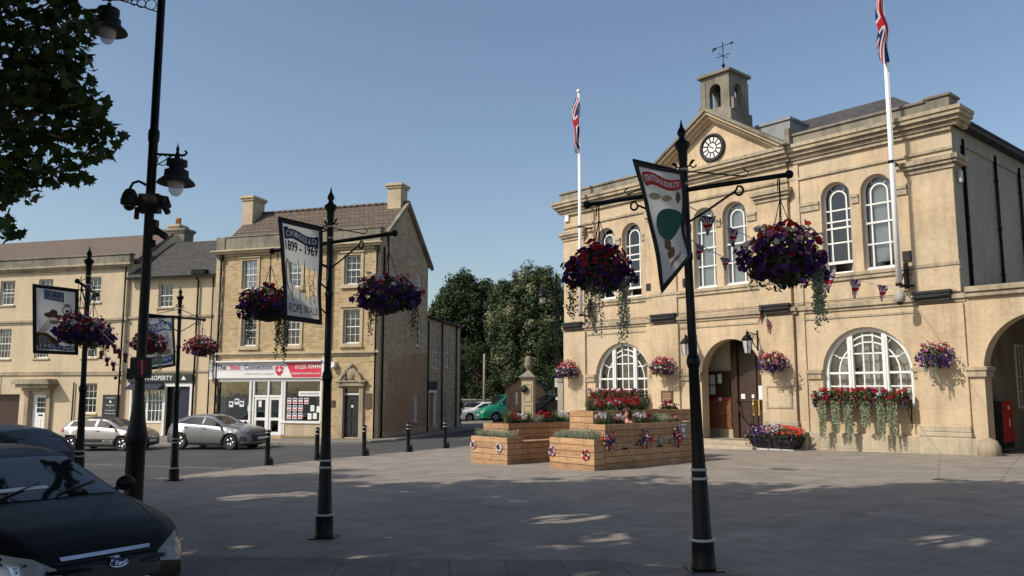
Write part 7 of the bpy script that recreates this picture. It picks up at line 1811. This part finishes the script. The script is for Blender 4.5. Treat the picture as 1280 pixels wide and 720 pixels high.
w = MB(); w.tube([(0, 0, -.2), (0, 0, 4.8)], [.1, .08], 10); w.build('post', ['bark_pale'], wl)
wl = thing('dark_fence', 'dark board fence behind the blue van', 'fence', (2.1, 49.5, g(2, 49)), rad(-6)); z0 = g(2, 49)
w = MB()
for k in range(14): w.box(-1.2 + k * .19, -1.2 + k * .19 + .175, 0, .03, -.1, 1.58 - z0)
w.build('boards', ['darkwood'], wl); w = MB(); w.box(-1.22, 1.5, .03, .09, .3, .4); w.box(-1.22, 1.5, .03, .09, 1.4, 1.5); w.build('rail', ['darkwood'], wl)

# ================================================================== SEPARATE PIECES BECOME SEPARATE PARTS
def split_pieces(o, gap=.03, most=60):
    me = o.data; n = len(me.vertices); par = list(range(n))
    def find(a):
        while par[a] != a: par[a] = par[par[a]]; a = par[a]
        return a
    for p in me.polygons:
        v = p.vertices; r = find(v[0])
        for q in v[1:]: par[find(q)] = r
    isl = {}
    for i in range(n): isl.setdefault(find(i), []).append(i)
    bb = []
    for r, vs_ in isl.items():
        c = [me.vertices[i].co for i in vs_]; bb.append([r, [min(q[k] for q in c) - gap for k in range(3)], [max(q[k] for q in c) + gap for k in range(3)]])
    up = {b[0]: b[0] for b in bb}
    def f2(a):
        while up[a] != a: a = up[a]
        return a
    for i in range(len(bb)):
        for j in range(i):
            if all(bb[i][1][k] <= bb[j][2][k] and bb[j][1][k] <= bb[i][2][k] for k in range(3)): up[f2(bb[i][0])] = f2(bb[j][0])
    root = {i: f2(find(i)) for i in range(n)}; groups = sorted(set(root.values()))
    if not 1 < len(groups) <= most: return
    keep = None
    for gi, gr in enumerate(groups):
        fs = [p for p in me.polygons if root[p.vertices[0]] == gr]; used = sorted({v for p in fs for v in p.vertices}); mp = {u: k for k, u in enumerate(used)}
        m2 = bpy.data.meshes.new(o.name.split('.')[0]); m2.from_pydata([tuple(me.vertices[u].co) for u in used], [], [tuple(mp[v] for v in p.vertices) for p in fs])
        for mt in me.materials: m2.materials.append(mt)
        for a, b in zip(m2.polygons, fs): a.material_index = b.material_index; a.use_smooth = b.use_smooth
        if gi == 0: keep = m2
        else: c = o.copy(); c.data = m2; COL.objects.link(c)
    o.data = keep
SPL = ('downpipe', 'plinth', 'parapet', 'pilaster', 'window_notice', 'pinned_notice', 'rosette', 'door_notice', 'brass_handle', 'name_plate', 'wiper', 'brick_patch', 'stall_riser', 'bracket', 'light_trough', 'slate_roof', 'string_course', 'fog_lamp', 'grille', 'reflector', 'weather_vane', 'label_plate', 'door_bump_panel', 'picture', 'parking_sign', 'door_seam')
for o in [q for q in bpy.data.objects if q.type == 'MESH' and q.parent and q.name.split('.')[0] in SPL and not q.children]: split_pieces(o)
# ================================================================== LIGHT, SKY, CAMERA
wd = bpy.data.worlds.new('World'); scene.world = wd; wd.use_nodes = True
nt = wd.node_tree; bg = nt.nodes['Background']
sky = nt.nodes.new('ShaderNodeTexSky'); sky.sky_type = 'NISHITA'; sky.sun_disc = False
SD = Vector((-.91, -.415, 0)).normalized(); EL = rad(42)
sky.sun_elevation = EL; sky.sun_rotation = math.atan2(SD.x, SD.y); sky.air_density = 1.1; sky.dust_density = 1.6; sky.ozone_density = 1.0
nt.links.new(sky.outputs[0], bg.inputs[0]); bg.inputs[1].default_value = SKY_STRENGTH
sl = bpy.data.lights.new('sun', 'SUN'); sl.energy = SUN_STRENGTH; sl.angle = rad(.5); sl.color = (1, .93, .82)
so = bpy.data.objects.new('sun', sl); COL.objects.link(so)
d = Vector((SD.x * math.cos(EL), SD.y * math.cos(EL), math.sin(EL)))
so.rotation_euler = d.to_track_quat('Z', 'Y').to_euler()
cam = bpy.data.cameras.new('camera'); co = bpy.data.objects.new('camera', cam); COL.objects.link(co)
cam.sensor_width = 36; cam.lens = 36 * 1020 / 1280; cam.clip_end = 2000
co.location = (0, 0, 1.8); co.rotation_euler = (PI / 2 + math.atan(129 / 1020), 0, 0)
scene.camera = co
scene.view_settings.view_transform = 'Standard'; scene.view_settings.look = 'None'; scene.view_settings.gamma = 1
scene.view_settings.use_curve_mapping = False; scene.view_settings.exposure = EXPOSURE
scene.cycles.max_bounces = 8; scene.cycles.transparent_max_bounces = 16
